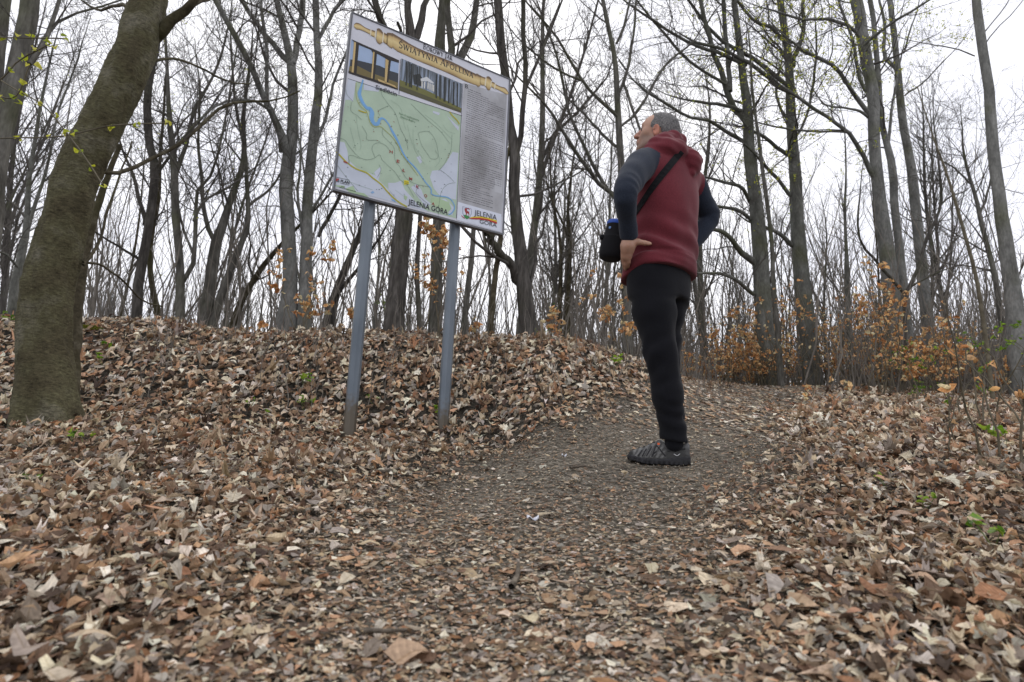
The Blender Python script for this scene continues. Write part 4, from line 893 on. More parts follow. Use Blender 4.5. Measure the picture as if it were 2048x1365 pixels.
c = np.array([YG[int(i)] for i in rng.integers(len(YG), size=len(q))])
V, F, C, Lv = leaf_batch(q, rng.uniform(0.022, 0.036, len(q)), np.full(len(q), 0.9), 0, c, np.full(len(q), 0.8))
link('young_leaves', mesh_np('young_leaves', V - np.array(bb.location), F, True, C, Lv), M['greenleaf'], bb)
# ------------------------------------------------------------------ the information board on two posts
SS = 3.4 / 4.3
BL = np.array([-1.415 * SS, 3.4, 1.965 * SS]); YAW = math.radians(31.75); BW, BH = 1.532 * SS, 1.566 * SS
BE = np.array([math.cos(YAW), math.sin(YAW), 0]); BN = np.array([math.sin(YAW), -math.cos(YAW), 0]); BK = np.array([0, 0, 1.0])
_rb = np.random.default_rng(3)
def buv(px, py):
    d = _F + _R * ((px - 1024) / FPX) - _U * ((py - 682.5) / FPX)
    p = d * ((BL @ BN) / (d @ BN)) - BL
    return float(p @ BE), float(p @ BK)
postL, postR = buv(748, 405)[0], buv(921, 450)[0]
_pb = BL + BE * postL - BN * 0.085; sign_z = float(ground_z(_pb[0], _pb[1]))
board_root = thing('information_board', 'large framed map and information board standing on two grey metal posts', 'sign', (_pb[0], _pb[1], sign_z))

def bw(u, v, d=0.0): return BL + BE * u + BK * v + BN * d
def box_uv(u0, u1, v0, v1, d0, d1):
    V = [bw(u, v, d) for d in (d0, d1) for v in (v0, v1) for u in (u0, u1)]
    F = [(0, 1, 3, 2), (4, 6, 7, 5), (0, 4, 5, 1), (2, 3, 7, 6), (0, 2, 6, 4), (1, 5, 7, 3)]
    return np.array(V), np.array(F)
FRM = 0.013
M['alu'] = plain('dark_grey_frame', (0.10, 0.105, 0.12), 0.4, 0.5, 0.12, 20)
M['print_white'] = plain('printed_white', lin(198, 200, 210), 0.45, 0.4, 0.05, 5)
M['galv'] = None
m, t, b = new_mat('galvanised_post')
n1 = node(t, 'ShaderNodeTexNoise', Scale=9.0, Detail=6.0); t.links.new(geo_pos(t, (1, 1, 0.25)), n1.inputs['Vector'])
r = ramp(t, n1.outputs['Fac'], [(0.3, (0.095, 0.118, 0.145)), (0.7, (0.17, 0.20, 0.235))]); t.links.new(r.outputs[0], b.inputs['Base Color'])
b.inputs['Roughness'].default_value = 0.42; b.inputs['Metallic'].default_value = 0.35; b.inputs['Specular IOR Level'].default_value = 0.5
M['galv'] = m
sz = t.nodes.new('ShaderNodeSeparateXYZ'); t.links.new(geo_pos(t), sz.inputs[0])
nd = node(t, 'ShaderNodeTexNoise', Scale=30.0, Detail=5.0); t.links.new(geo_pos(t), nd.inputs['Vector'])
md_ = node(t, 'ShaderNodeMath', operation='MULTIPLY_ADD'); t.links.new(nd.outputs['Fac'], md_.inputs[0]); md_.inputs[1].default_value = -0.32; t.links.new(sz.outputs['Z'], md_.inputs[2])
rd = ramp(t, md_.outputs[0], [(0.0, (1, 1, 1)), (0.12, (0, 0, 0))])
mxd = node(t, 'ShaderNodeMix', data_type='RGBA'); t.links.new(rd.outputs[0], mxd.inputs['Factor']); t.links.new(r.outputs[0], mxd.inputs['A']); mxd.inputs['B'].default_value = (0.10, 0.085, 0.065, 1)
t.links.new(mxd.outputs['Result'], b.inputs['Base Color'])
panel = part('panel', *box_uv(FRM * 0.6, BW - FRM * 0.6, FRM * 0.6, BH - FRM * 0.6, -0.022, -0.002), M['print_white'], board_root, False)
for (u0, u1, v0, v1) in ((0, BW, 0, FRM), (0, BW, BH - FRM * 0.6, BH), (0, FRM * 0.8, FRM, BH - FRM * 0.6), (BW - FRM * 0.8, BW, FRM, BH - FRM * 0.6)):
    part('frame_strip', *box_uv(u0, u1, v0, v1, -0.034, 0.004), M['alu'], board_root, False)
# posts: octagonal steel tubes
def post(u, base_px):
    c = BL + BE * u - BN * 0.085
    gz = float(ground_z(c[0], c[1]))
    S = 8; a = (np.arange(S) + 0.5) * 2 * math.pi / S + YAW
    rad = 0.0385
    ring = []
    zs = [gz - 0.25, BL[2] + BH * 0.9]
    prof = np.stack([np.cos(a), np.sin(a)], -1)
    # small chamfers: 16 points
    pts = []
    for i in range(S):
        p0, p1 = prof[i], prof[(i + 1) % S]; pts += [p0 * 0.93 + p1 * 0.07, p0 * 0.07 + p1 * 0.93]
    pts = np.array(pts) * rad; n = len(pts)
    V = np.array([[c[0] + x, c[1] + y, z] for z in zs for x, y in pts])
    F = np.array([[i, (i + 1) % n, n + (i + 1) % n, n + i] for i in range(n)])
    o = part('post', V, F, M['galv'], board_root, False)
    cap = mesh_np('post_cap', V[n:] - np.array(board_root.location), np.array([list(range(n))]), False); link('post_cap', cap, M['alu'], o)
    for v in (0.2, 0.75):
        q = part('clamp', *box_uv(u - 0.07, u + 0.07, BH * v - 0.02, BH * v + 0.02, -0.036, -0.0225), M['galv'], board_root, False)
post(postL, None); post(postR, None)

# ---- prints: flat pieces laid on the panel, a fraction of a millimetre apart
_lay = [0]
def pmat(name, color, rough=0.5): 
    k = 'pr_' + name
    if k not in M: M[k] = plain('print_' + name, color, rough, 0.35, 0.07, 9)
    return M[k]
def flat(name, uvs, mat, parent, layer):
    V = np.array([bw(u, v, -0.002 + 0.0006 * layer) for u, v in uvs]) - np.array(board_root.location)
    me = bpy.data.meshes.new(name); 
    a = sum(uvs[i][0] * uvs[(i + 1) % len(uvs)][1] - uvs[(i + 1) % len(uvs)][0] * uvs[i][1] for i in range(len(uvs)))
    idx = list(range(len(uvs))); idx = idx if a > 0 else idx[::-1]
    me.from_pydata(V.tolist(), [], [idx]); me.update()
    return link(name, me, mat, parent)
def poly(name, px, color, parent, layer, cname=None):
    return flat(name, [buv(*p) for p in px], pmat(cname or name, lin(*color)) if isinstance(color, tuple) else color, parent, layer)
def strip_geo(uv, w):
    uv = np.array(uv); K = max(len(uv) * 4, 8) if len(uv) > 2 else 2
    c = catmull(np.c_[uv, np.zeros(len(uv))], K)[:, :2] if len(uv) > 2 else uv
    tn = nrm(np.gradient(c, axis=0)); nn = np.stack([-tn[:, 1], tn[:, 0]], -1)
    ww = np.interp(np.linspace(0, 1, len(c)), np.linspace(0, 1, len(w)), w) if hasattr(w, '__len__') else np.full(len(c), w)
    L_, R_ = c + nn * ww[:, None] / 2, c - nn * ww[:, None] / 2
    n = len(c); V = np.vstack([L_, R_]); F = np.array([[i + n, i + 1 + n, i + 1, i] for i in range(n - 1)])
    return V, F
def lines(name, lst, w, color, parent, layer, cname=None):
    """several printed lines of one ink: one flat print"""
    Vs, Fs, o = [], [], 0
    for px in lst:
        V, F = strip_geo([buv(*p) for p in px], w); Vs.append(V); Fs.append(F + o); o += len(V)
    V = np.concatenate(Vs); W = np.array([bw(u, v, -0.002 + 0.0006 * layer) for u, v in V]) - np.array(board_root.location)
    return link(name, mesh_np(name, W, np.concatenate(Fs), False), pmat(cname or name, lin(*color)), parent)
def blobs(name, rects, color, parent, layer, cname=None):
    """many small printed marks of one ink; rects = (u,v,w,h,shear)"""
    V, F = [], []
    for (u, v, w, h) in rects:
        k = len(V); V += [bw(u, v, -0.002 + 0.0006 * layer), bw(u + w, v, -0.002 + 0.0006 * layer), bw(u + w, v + h, -0.002 + 0.0006 * layer), bw(u, v + h, -0.002 + 0.0006 * layer)]
        F.append([k, k + 1, k + 2, k + 3])
    return link(name, mesh_np(name, np.array(V) - np.array(board_root.location), np.array(F), False), pmat(cname or name, lin(*color)), parent)
def text(name, s, p0, p1, hpx_top, color, parent, layer, cname=None, bold=0.0, rot=None):
    """sans lettering: baseline from photo pixel p0 to p1, cap height up to hpx_top above p0"""
    cu = bpy.data.curves.new(name, 'FONT'); cu.body = s; cu.size = 1.0; cu.offset = bold; cu.resolution_u = 3
    ob = bpy.data.objects.new('tmp', cu); COL.objects.link(ob)
    bpy.context.view_layer.update()
    dg = bpy.context.evaluated_depsgraph_get(); me = bpy.data.meshes.new_from_object(ob.evaluated_get(dg))
    bpy.data.objects.remove(ob)
    n = len(me.vertices); co = np.zeros(n * 3); me.vertices.foreach_get('co', co); co = co.reshape(-1, 3)
    x0, x1 = co[:, 0].min(), co[:, 0].max(); cap = 0.73
    (u0, v0), (u1, v1) = buv(*p0), buv(*p1); h = buv(*hpx_top)[1] - v0
    dx, dy = u1 - u0, v1 - v0
    tt = (co[:, 0] - x0) / (x1 - x0)
    U = u0 + dx * tt; Vv = v0 + dy * tt + co[:, 1] / cap * h
    W = np.array([bw(a, b_, -0.002 + 0.0006 * layer) for a, b_ in zip(U, Vv)]) - np.array(board_root.location)
    me.vertices.foreach_set('co', W.ravel().astype(np.float32)); me.update(); me.name = name
    return link(name, me, pmat(cname or name, lin(*color)), parent)
# serif capitals drawn stroke by stroke (unit height); thick, thin stroke widths
TK, TN, SF = 0.15, 0.07, 0.05
def arc(cx, cy, rx, ry, a0, a1, n=10):
    a = np.radians(np.linspace(a0, a1, n)); return [(cx + rx * math.cos(x), cy + ry * math.sin(x)) for x in a]
def serif(x, y, w=0.26): return ([(x - w / 2, y), (x + w / 2, y)], SF)
GL = {
 'I': (0.34, [([(0.17, 0), (0.17, 1)], TK), serif(0.17, 0.02), serif(0.17, 0.98)]),
 'A': (0.82, [([(0.1, 0), (0.4, 1)], TN), ([(0.4, 1), (0.72, 0)], TK), ([(0.22, 0.36), (0.6, 0.36)], SF), serif(0.1, 0.02), serif(0.72, 0.02)]),
 'W': (1.15, [([(0.08, 1), (0.33, 0)], TK), ([(0.33, 0), (0.56, 1)], TN), ([(0.56, 1), (0.8, 0)], TK), ([(0.8, 0), (1.05, 1)], TN), serif(0.08, 0.98), serif(0.56, 0.98), serif(1.05, 0.98)]),
 'T': (0.76, [([(0.38, 0), (0.38, 1)], TK), ([(0.05, 0.96), (0.71, 0.96)], TN), serif(0.38, 0.02), ([(0.05, 0.98), (0.05, 0.8)], SF), ([(0.71, 0.98), (0.71, 0.8)], SF)]),
 'Y': (0.76, [([(0.38, 0), (0.38, 0.48)], TK), ([(0.06, 1), (0.38, 0.46)], TK), ([(0.7, 1), (0.38, 0.46)], TN), serif(0.38, 0.02), serif(0.08, 0.98), serif(0.68, 0.98)]),
 'N': (0.92, [([(0.14, 0), (0.14, 1)], TN), ([(0.14, 1), (0.76, 0)], TK), ([(0.76, 0), (0.76, 1)], TN), serif(0.14, 0.02), serif(0.12, 0.98), serif(0.76, 0.98)]),
 'P': (0.64, [([(0.17, 0), (0.17, 1)], TK), ([(0.17, 0.96)] + arc(0.3, 0.72, 0.25, 0.24, 90, -90) + [(0.17, 0.48)], TN), serif(0.17, 0.02), serif(0.15, 0.98)]),
 'O': (0.98, [(arc(0.49, 0.5, 0.4, 0.48, 0, 360, 24), 0.11)]),
 'L': (0.66, [([(0.17, 0), (0.17, 1)], TK), ([(0.17, 0.035), (0.6, 0.035)], TN), ([(0.6, 0), (0.6, 0.2)], SF), serif(0.17, 0.98)]),
 'S': (0.58, [(arc(0.29, 0.75, 0.2, 0.22, 20, 250, 10) + arc(0.28, 0.25, 0.22, 0.24, 80, -150, 10), 0.11)]),
 'B': (0.68, [([(0.17, 0), (0.17, 1)], TK), ([(0.17, 0.96)] + arc(0.3, 0.75, 0.22, 0.21, 90, -90) + [(0.17, 0.53)], TN), ([(0.17, 0.53)] + arc(0.32, 0.28, 0.26, 0.25, 90, -90) + [(0.17, 0.03)], TN)]),
 'R': (0.74, [([(0.17, 0), (0.17, 1)], TK), ([(0.17, 0.96)] + arc(0.3, 0.73, 0.24, 0.23, 90, -90) + [(0.17, 0.5)], TN), ([(0.34, 0.5), (0.7, 0)], TK), serif(0.17, 0.02), serif(0.7, 0.02, 0.16)]),
 'J': (0.40, [([(0.22, 1), (0.22, 0.05), (0.12, -0.15)], TK), serif(0.22, 0.98)]),
 ' ': (0.34, []),
}
def serif_text(name, s, p0, p1, hpx, color, parent, layer, small=0.8):
    (u0, v0), (u1, v1) = buv(*p0), buv(*p1); h = buv(*hpx)[1] - v0
    adv, items = 0.0, []
    for k, ch in enumerate(s):
        big = k == 0 or s[k - 1] == ' '
        sc = 1.0 if big else small
        base = {'Ś': 'S', 'Ą': 'A'}.get(ch, ch); w, st = GL[base]; st = list(st)
        if ch == 'Ś': st.append(([(0.26, 1.08), (0.38, 1.24)], 0.08))
        if ch == 'Ą': st.append(([(0.74, 0), (0.66, -0.16), (0.8, -0.22)], 0.06))
        items.append((adv, sc, st)); adv += w * sc + 0.07
    sx = math.hypot(u1 - u0, v1 - v0) / adv
    d = np.array([u1 - u0, v1 - v0]); d = d / np.linalg.norm(d); up = np.array([0, 1.0])
    Vs, Fs, o = [], [], 0
    for a, sc, st in items:
        for pts, w in st:
            q = np.array([np.array([u0, v0]) + d * sx * (a + x * sc) + up * h * y * sc for x, y in pts])
            V, F = strip_geo(q, w * 0.53 * (sx + h) * max(sc, 0.9))
            Vs.append(V); Fs.append(F + o); o += len(V)
    V = np.concatenate(Vs); W = np.array([bw(u, v, -0.002 + 0.0006 * layer) for u, v in V]) - np.array(board_root.location)
    return link(name, mesh_np(name, W, np.concatenate(Fs), False), pmat('ink_dark', lin(*color)), parent)

INK = (44, 46, 54)
# text column: grey aged paper with stains
m, t, b = new_mat('print_text_paper')
n1 = node(t, 'ShaderNodeTexNoise', Scale=4.0, Detail=5.0, Roughness=0.6); t.links.new(geo_pos(t, (1, 1, 0.6)), n1.inputs['Vector'])
r = ramp(t, n1.outputs['Fac'], [(0.30, lin(128, 128, 130)), (0.52, lin(160, 161, 166)), (0.7, lin(180, 182, 190))]); t.links.new(r.outputs[0], b.inputs['Base Color']); b.inputs['Roughness'].default_value = 0.5
M['paper'] = m
tcol = flat('text_column', [buv(*p) for p in ((928, 166), (1014, 190), (1005, 434), (916, 407))], M['paper'], panel, 1)
# lines of small print (too small to read in the photograph): word length dashes
(ua, va), (ub, vb) = buv(930, 170), buv(1012, 190)
uL, uR = buv(930, 250)[0] + 0.006, buv(1010, 250)[0] - 0.008
vT, vB = buv(930, 172)[1], buv(918, 402)[1]
rects, faint = [], []
nl = 52; v = vT
for i in range(nl):
    v = vT - (i + 1) * (vT - vB) / (nl + 1)
    if i in (9, 20, 33, 43, 44, 47): end = uL + (uR - uL) * _rb.uniform(0.25, 0.8)
    else: end = uR
    if i < 3: end = min(end, uL + (uR - uL) * (0.35 + 0.2 * i))
    if i > 40: end = min(end, uL + (uR - uL) * 0.80)
    if i > 44: end = min(end, uL + (uR - uL) * _rb.uniform(0.6, 0.95))
    u = uL + (0.02 if i in (10, 21, 34) else 0)
    while u < end:
        w = _rb.uniform(0.008, 0.034); w = min(w, end - u)
        if w > 0.004: (rects if _rb.uniform() < 0.6 else faint).append((u, v, w, 0.0046))
        u += w + 0.0042
blobs('small_print', rects, (92, 92, 98), tcol, 2, 'smallprint')['kind'] = 'stuff'; blobs('small_print', faint, (118, 118, 124), tcol, 2, 'smallprint_faint')['kind'] = 'stuff'
text('drop_capital', 'B', (930, 176), (936, 178), (931, 168), INK, tcol, 2, 'ink_dark', 0.01)
poly('qr_patch', [(990, 358), (1005, 362), (1004, 388), (989, 384)], (176, 178, 184), tcol, 2, 'qrpatch')

# map
gmap = poly('map', [(697, 158), (923, 232), (912, 437), (665, 373)], (166, 186, 166), panel, 1, 'map_green')
WH = (186, 194, 208)
for q in ([(697, 158), (712, 163), (709, 185), (706, 204), (700, 200), (686, 200)], [(728, 168), (760, 176), (757, 184), (727, 180)],
          [(677, 283), (689, 285), (695, 302), (697, 320), (712, 335), (735, 345), (752, 352), (748, 345), (762, 333), (760, 350), (757, 360), (783, 385), (800, 408), (665, 373)],
          [(776, 366), (790, 366), (802, 362), (810, 380), (826, 398), (838, 412), (858, 424), (800, 409), (777, 380)],
          [(822, 375), (832, 368), (842, 378), (850, 398), (862, 408), (852, 415), (834, 392)],
          [(864, 342), (880, 340), (893, 325), (905, 304), (917, 306), (912, 400), (880, 392), (868, 378), (860, 355)], [(833, 315), (840, 312), (845, 324), (840, 328)], [(893, 230), (900, 238), (918, 254), (917, 262), (905, 248)],
          [(862, 400), (890, 398), (908, 415), (905, 432), (895, 425), (880, 408)], [(866, 200 + 22), (880, 226), (878, 231), (866, 226)]):
    poly('map_clearing', q, WH, gmap, 2, 'map_white')
for q in ([(690, 392 - 14), (706, 372), (712, 384), (728, 387), (738, 395), (700, 385)], [(808, 390), (815, 394), (812, 402), (808, 398)], [(666, 370), (690, 372), (688, 378), (668, 372)]):
    poly('map_wood', q, (160, 184, 150), gmap, 3, 'map_green2')
poly('map_wood', [(862, 395), (880, 398), (898, 405), (903, 418), (895, 426), (875, 416), (862, 404)], (158, 182, 140), gmap, 3, 'map_green2')
# river
def river(px, w, name='river'):
    V, F = strip_geo([buv(*p) for p in px], [q * 0.85 for q in w])
    W = np.array([bw(u, v_, -0.002 + 0.0006 * 4) for u, v_ in V]) - np.array(board_root.location)
    return link(name, mesh_np(name, W, F, False), pmat('river_blue', lin(112, 160, 206)), gmap)
river([(726, 160), (723, 172), (720, 182), (719, 190), (724, 203), (730, 212), (735, 217), (740, 218), (744, 226), (743, 236), (747, 246), (752, 249), (757, 246), (759, 240), (764, 237), (770, 240), (778, 250), (784, 262), (792, 276), (799, 290)],
      [0.012, 0.012, 0.018, 0.026, 0.028, 0.026, 0.024, 0.030, 0.036, 0.034, 0.030, 0.026, 0.020, 0.014, 0.012, 0.014, 0.018, 0.02, 0.017, 0.014])
river([(799, 290), (806, 306), (815, 320), (827, 332), (836, 343), (845, 356), (852, 366), (862, 378), (863, 388), (872, 392), (884, 393), (897, 396), (906, 405), (909, 416), (904, 426), (897, 430)], [0.014, 0.013, 0.012, 0.011, 0.01, 0.01, 0.01, 0.009, 0.009, 0.009, 0.009, 0.009])
poly('map_pond', [(741, 385), (746, 382), (749, 386), (744, 388)], (130, 166, 206), gmap, 4, 'pond'); poly('map_pond', [(782, 398), (790, 400), (792, 405), (784, 402)], (130, 166, 206), gmap, 4, 'pond')
lines('main_road', [[(673, 304), (688, 320), (697, 328), (712, 338), (733, 346), (745, 356), (762, 369), (775, 384), (790, 399), (803, 408), (814, 414)]], 0.011, (168, 164, 62), gmap, 4, 'road_yellow')
lines('main_road', [[(899, 224), (906, 233), (914, 241), (919, 249)]], 0.011, (182, 178, 66), gmap, 4, 'road_yellow')
lines('river_path', [[(712, 166), (712, 186), (714, 200), (722, 214), (733, 223), (736, 232), (740, 245), (748, 254), (762, 254), (771, 262), (784, 274), (795, 290), (803, 308), (822, 333), (836, 352)]], 0.004, (158, 164, 96), gmap, 5, 'path_yellow')
lines('yellow_track', [[(717, 221), (725, 224), (733, 226)]], 0.008, (172, 160, 40), gmap, 5, 'path_yellow2')
DKG = (92, 112, 100)
lines('footpath', [[(763, 184), (764, 191), (776, 208), (790, 226), (797, 245), (803, 262), (812, 280), (816, 300)], [(680, 277), (690, 281), (700, 295), (716, 313), (732, 320), (748, 317), (759, 310), (764, 320), (770, 326), (790, 345), (800, 360)],
                   [(750, 315), (744, 300), (747, 290), (758, 286), (772, 292), (780, 303)], [(760, 285), (754, 281), (734, 280), (733, 268), (724, 252)], [(765, 257), (765, 270), (775, 281), (788, 296), (790, 320), (800, 335), (812, 356), (830, 368), (858, 374)],
                   [(758, 330), (762, 340), (755, 355)], [(822, 208), (840, 226), (860, 245), (880, 262), (900, 288)], [(838, 268), (836, 265), (843, 290), (856, 310), (862, 318), (876, 315), (872, 285), (858, 264), (838, 265)],
                   [(904, 270), (902, 300), (893, 320), (888, 330), (877, 342)], [(876, 435), (880, 395), (886, 378), (898, 368), (911, 366)], [(703, 205), (702, 222), (715, 232), (723, 240)], [(800, 360), (815, 372), (828, 395)], [(692, 180), (694, 190), (706, 203)],
                   [(760, 232), (757, 222), (777, 212)], [(699, 320), (698, 330), (697, 314), (704, 311), (720, 318)], [(672, 327), (690, 352), (716, 383)], [(880, 340), (896, 352), (908, 364)], [(838, 372), (832, 385), (846, 400), (858, 410)]], 0.0021, (116, 134, 120), gmap, 5, 'footpaths')
lines('contour', [[(700, 255), (704, 270), (712, 300)], [(712, 232), (716, 260), (722, 290), (720, 300)], [(780, 200), (800, 215), (806, 240), (812, 260)], [(815, 250), (822, 280), (835, 310), (850, 330)], [(850, 230), (870, 245), (890, 265), (905, 280)], [(870, 300), (880, 320), (870, 335)], [(690, 360), (720, 372), (745, 380)], [(790, 380), (810, 395)], [(826, 258), (828, 290), (846, 318)], [(886, 250), (895, 262), (910, 268)]], 0.0016, (140, 164, 146), gmap, 4, 'contours')['kind'] = 'stuff'
text('place_name', 'Siedlęcin', (751, 178.5), (793, 193), (752, 169.5), INK, gmap, 6, 'ink_dark', 0.01)
text('place_name', 'JELENIA GÓRA', (816, 409), (895, 430), (817, 398), (38, 40, 52), gmap, 6, 'ink_dark', 0.012)
text('park_name', 'Park Krajobrazowy', (798, 229), (838, 243), (798.5, 225), (84, 120, 88), gmap, 6, 'ink_green')
text('park_name', 'Doliny Bobru', (801, 236), (830, 246), (801.5, 232), (84, 120, 88), gmap, 6, 'ink_green')
RED = (150, 58, 52)
for ch, x, y in (('H', 779, 306), ('E', 793, 325), ('Ł', 804, 343), ('M', 818, 360), ('K', 832, 376), ('O', 848, 394), ('A', 863, 410)):
    text('map_letter', ch, (x, y), (x + 6, y + 1.8), (x, y - 6), RED, gmap, 6, 'ink_red', 0.02)
poly('road_badge', [(687, 322), (695, 325), (695, 328), (687, 325)], RED, gmap, 6, 'ink_red')
poly('yellow_label', [(808, 361), (817, 362), (818, 369), (808, 370)], (206, 196, 40), gmap, 6, 'label_yellow')
lines('label_stripe', [[(809, 364), (817, 366)], [(809, 367), (817, 369)]], 0.003, INK, gmap, 7, 'ink_dark')
marks = []
for k in range(90):
    px, py = _rb.uniform(690, 905), _rb.uniform(195, 395)
    if py > 165 + (px - 697) * 0.33 + 20 and py < 360 + (px - 665) * 0.26: 
        u, v = buv(px, py); marks.append((u, v, _rb.uniform(0.003, 0.010), 0.0035))
blobs('map_mark', marks[:60], (72, 84, 78), gmap, 6, 'marks'); blobs('map_mark', marks[60:], (140, 84, 74), gmap, 6, 'marks_red')
# publisher mark
pl = poly('publisher_mark', [(672, 357), (678, 358), (678, 364), (672, 363)], (164, 52, 52), gmap, 6, 'ink_red2')
poly('publisher_mark', [(675, 360), (678.5, 361), (678.5, 365), (674, 364)], (92, 100, 112), gmap, 7, 'mark_grey')
text('publisher_name', 'PLAN', (681, 365), (698.5, 369), (681.5, 359.5), (26, 26, 32), gmap, 6, 'ink_black', 0.03)
lines('publisher_rule', [[(673, 355), (699, 361)], [(680, 366.5), (698, 371)]], 0.0022, INK, gmap, 6, 'ink_dark')
lines('scale_bar', [[(678, 374.5), (712, 384)], [(682, 373), (690, 375.2)]], 0.003, INK, gmap, 6, 'ink_dark')
# dividing lines
lines('divider', [[(696, 157.5), (924, 232)], [(926, 167), (913, 437)], [(801, 119), (798, 189)]], 0.0035, (70, 72, 84), panel, 3, 'divider')

# photograph of the columns
ph = poly('columns_photo', [(703, 79), (798, 121), (796, 180), (697, 146)], (150, 170, 200), panel, 1, 'photo_sky')
poly('hills', [(701, 119), (716, 121), (736, 126), (760, 132), (780, 142), (797, 147), (796, 180), (698, 146)], (52, 56, 62), ph, 2, 'photo_hill')
poly('meadow', [(699, 133), (715, 132), (740, 145), (770, 156), (796, 166), (796, 180), (697, 146)], (110, 98, 58), ph, 3, 'photo_meadow')
poly('terrace', [(697, 142), (720, 150), (745, 158), (775, 168), (796, 178), (796, 180.5), (697, 146.5)], (38, 32, 30), ph, 4, 'photo_dark')
poly('arch', [(703, 79), (798, 121), (798, 126), (780, 121), (776, 130), (771, 117), (755, 108), (749, 112), (742, 100), (730, 95), (718, 90), (716, 98), (708, 84)], (36, 36, 44), ph, 4, 'photo_dark')
for q in ([(708, 84), (718, 88), (713, 148), (704, 145)], [(747, 103), (754, 106), (749, 161), (742, 158)], [(774, 118), (782, 120), (776, 170), (769, 167)]):
    poly('column', q, (40, 36, 38), ph, 5, 'photo_dark')
for q in ([(708, 84), (712, 86), (707, 146), (703, 145)], [(746, 104), (749, 105), (745, 158), (742, 157)], [(771, 118), (777, 122), (773, 167), (769, 166)]):
    poly('lit_column_side', q, (186, 162, 112), ph, 6, 'photo_lit')
poly('sunlit_ground', [(755, 158), (770, 164), (790, 172), (793, 177), (780, 171), (757, 163)], (176, 140, 92), ph, 6, 'photo_lit')
# photograph of the wood with the little temple
m, t, b = new_mat('print_wood_photo')
wv = node(t, 'ShaderNodeTexNoise', Scale=60.0, Detail=4.0); t.links.new(geo_pos(t, (1, 1, 0.06)), wv.inputs['Vector'])
r = ramp(t, wv.outputs['Fac'], [(0.36, lin(42, 48, 50)), (0.5, lin(84, 94, 104)), (0.62, lin(136, 150, 172))]); t.links.new(r.outputs[0], b.inputs['Base Color']); b.inputs['Roughness'].default_value = 0.45
M['woodphoto'] = m
wp = flat('temple_photo', [buv(*p) for p in ((803, 117), (925, 168), (922, 226), (798, 181))], M['woodphoto'], panel, 1)
poly('clearing', [(800, 160), (830, 172), (860, 184), (890, 200), (923, 217), (922, 226), (798, 181)], (104, 104, 54), wp, 2, 'photo_grass')
poly('clearing', [(799, 172), (830, 183), (870, 199), (922, 222), (922, 226), (798, 181)], (78, 76, 50), wp, 3, 'photo_grass2')
poly('shade', [(826, 150), (840, 148), (846, 160), (845, 174), (828, 168)], (40, 44, 44), wp, 2, 'photo_dark2')
poly('temple_roof', [(841, 158), (854, 154), (868, 166), (866, 168), (855, 163), (842, 163)], (196, 200, 204), wp, 3, 'photo_white')
for x, y in ((843, 163), (848, 164), (855, 165), (859, 167), (863, 168.5), (866, 170)): poly('temple_column', [(x, y), (x + 2.2, y + 0.8), (x + 2, y + 14), (x - 0.2, y + 13)], (206, 206, 200), wp, 4, 'photo_white2')
for x, w in ((812, 2.5), (819, 2), (822, 3), (834, 2), (872, 3), (880, 2), (888, 4), (897, 2.5), (906, 3), (914, 2.5)):
    y0 = 120 + (x - 803) * 0.42; poly('trunk_print', [(x, y0), (x + w, y0 + 1), (x + w - 1, y0 + 48), (x - 1, y0 + 47)], (46, 48, 46), wp, 5, 'photo_dark2')

# title scroll
def scroll_mat():
    m, t, b = new_mat('print_scroll'); g = t.nodes.new('ShaderNodeAttribute'); g.attribute_name = 'luv'
    sp = t.nodes.new('ShaderNodeSeparateXYZ'); t.links.new(g.outputs['Vector'], sp.inputs[0])
    n = node(t, 'ShaderNodeTexNoise', Scale=14.0, Detail=4.0); t.links.new(geo_pos(t), n.inputs['Vector'])
    ad = node(t, 'ShaderNodeMath', operation='MULTIPLY_ADD'); t.links.new(n.outputs['Fac'], ad.inputs[0]); ad.inputs[1].default_value = 0.22; t.links.new(sp.outputs['Y'], ad.inputs[2])
    r = ramp(t, ad.outputs[0], [(0.08, lin(104, 78, 46)), (0.30, lin(182, 158, 104)), (0.60, lin(206, 186, 132)), (0.85, lin(186, 158, 104)), (1.08, lin(96, 72, 44))])
    t.links.new(r.outputs[0], b.inputs['Base Color']); b.inputs['Roughness'].default_value = 0.45; return m
M['scroll'] = scroll_mat()
def scroll_piece(name, topl, botl, parent, layer, mat=None):
    """printed band between an upper and a lower pixel line, shaded as a roll across its height"""
    n = 12; T = catmull(np.c_[[buv(*p) for p in topl], np.zeros(len(topl))], n)[:, :2]; B_ = catmull(np.c_[[buv(*p) for p in botl], np.zeros(len(botl))], n)[:, :2]
    V, luv, F, R_ = [], [], [], 5
    for i in range(n):
        for j in range(R_ + 1):
            f = j / R_; q = B_[i] * (1 - f) + T[i] * f; V.append(bw(q[0], q[1], -0.002 + 0.0006 * layer)); luv.append((i / n, f, 0))
    for i in range(n - 1):
        for j in range(R_):
            a = i * (R_ + 1) + j; F.append([a, a + R_ + 1, a + R_ + 2, a + 1])
    return link(name, mesh_np(name, np.array(V) - np.array(board_root.location), np.array(F), False, None, np.array(luv)), mat or M['scroll'], parent)
tl = scroll_piece('title_scroll', [(784, 66), (795, 72), (820, 88), (848, 102), (904, 124), (935, 140), (962, 153)], [(781, 92), (786, 99), (812, 111), (841, 124), (890, 144), (935, 165), (960, 173)], panel, 3)
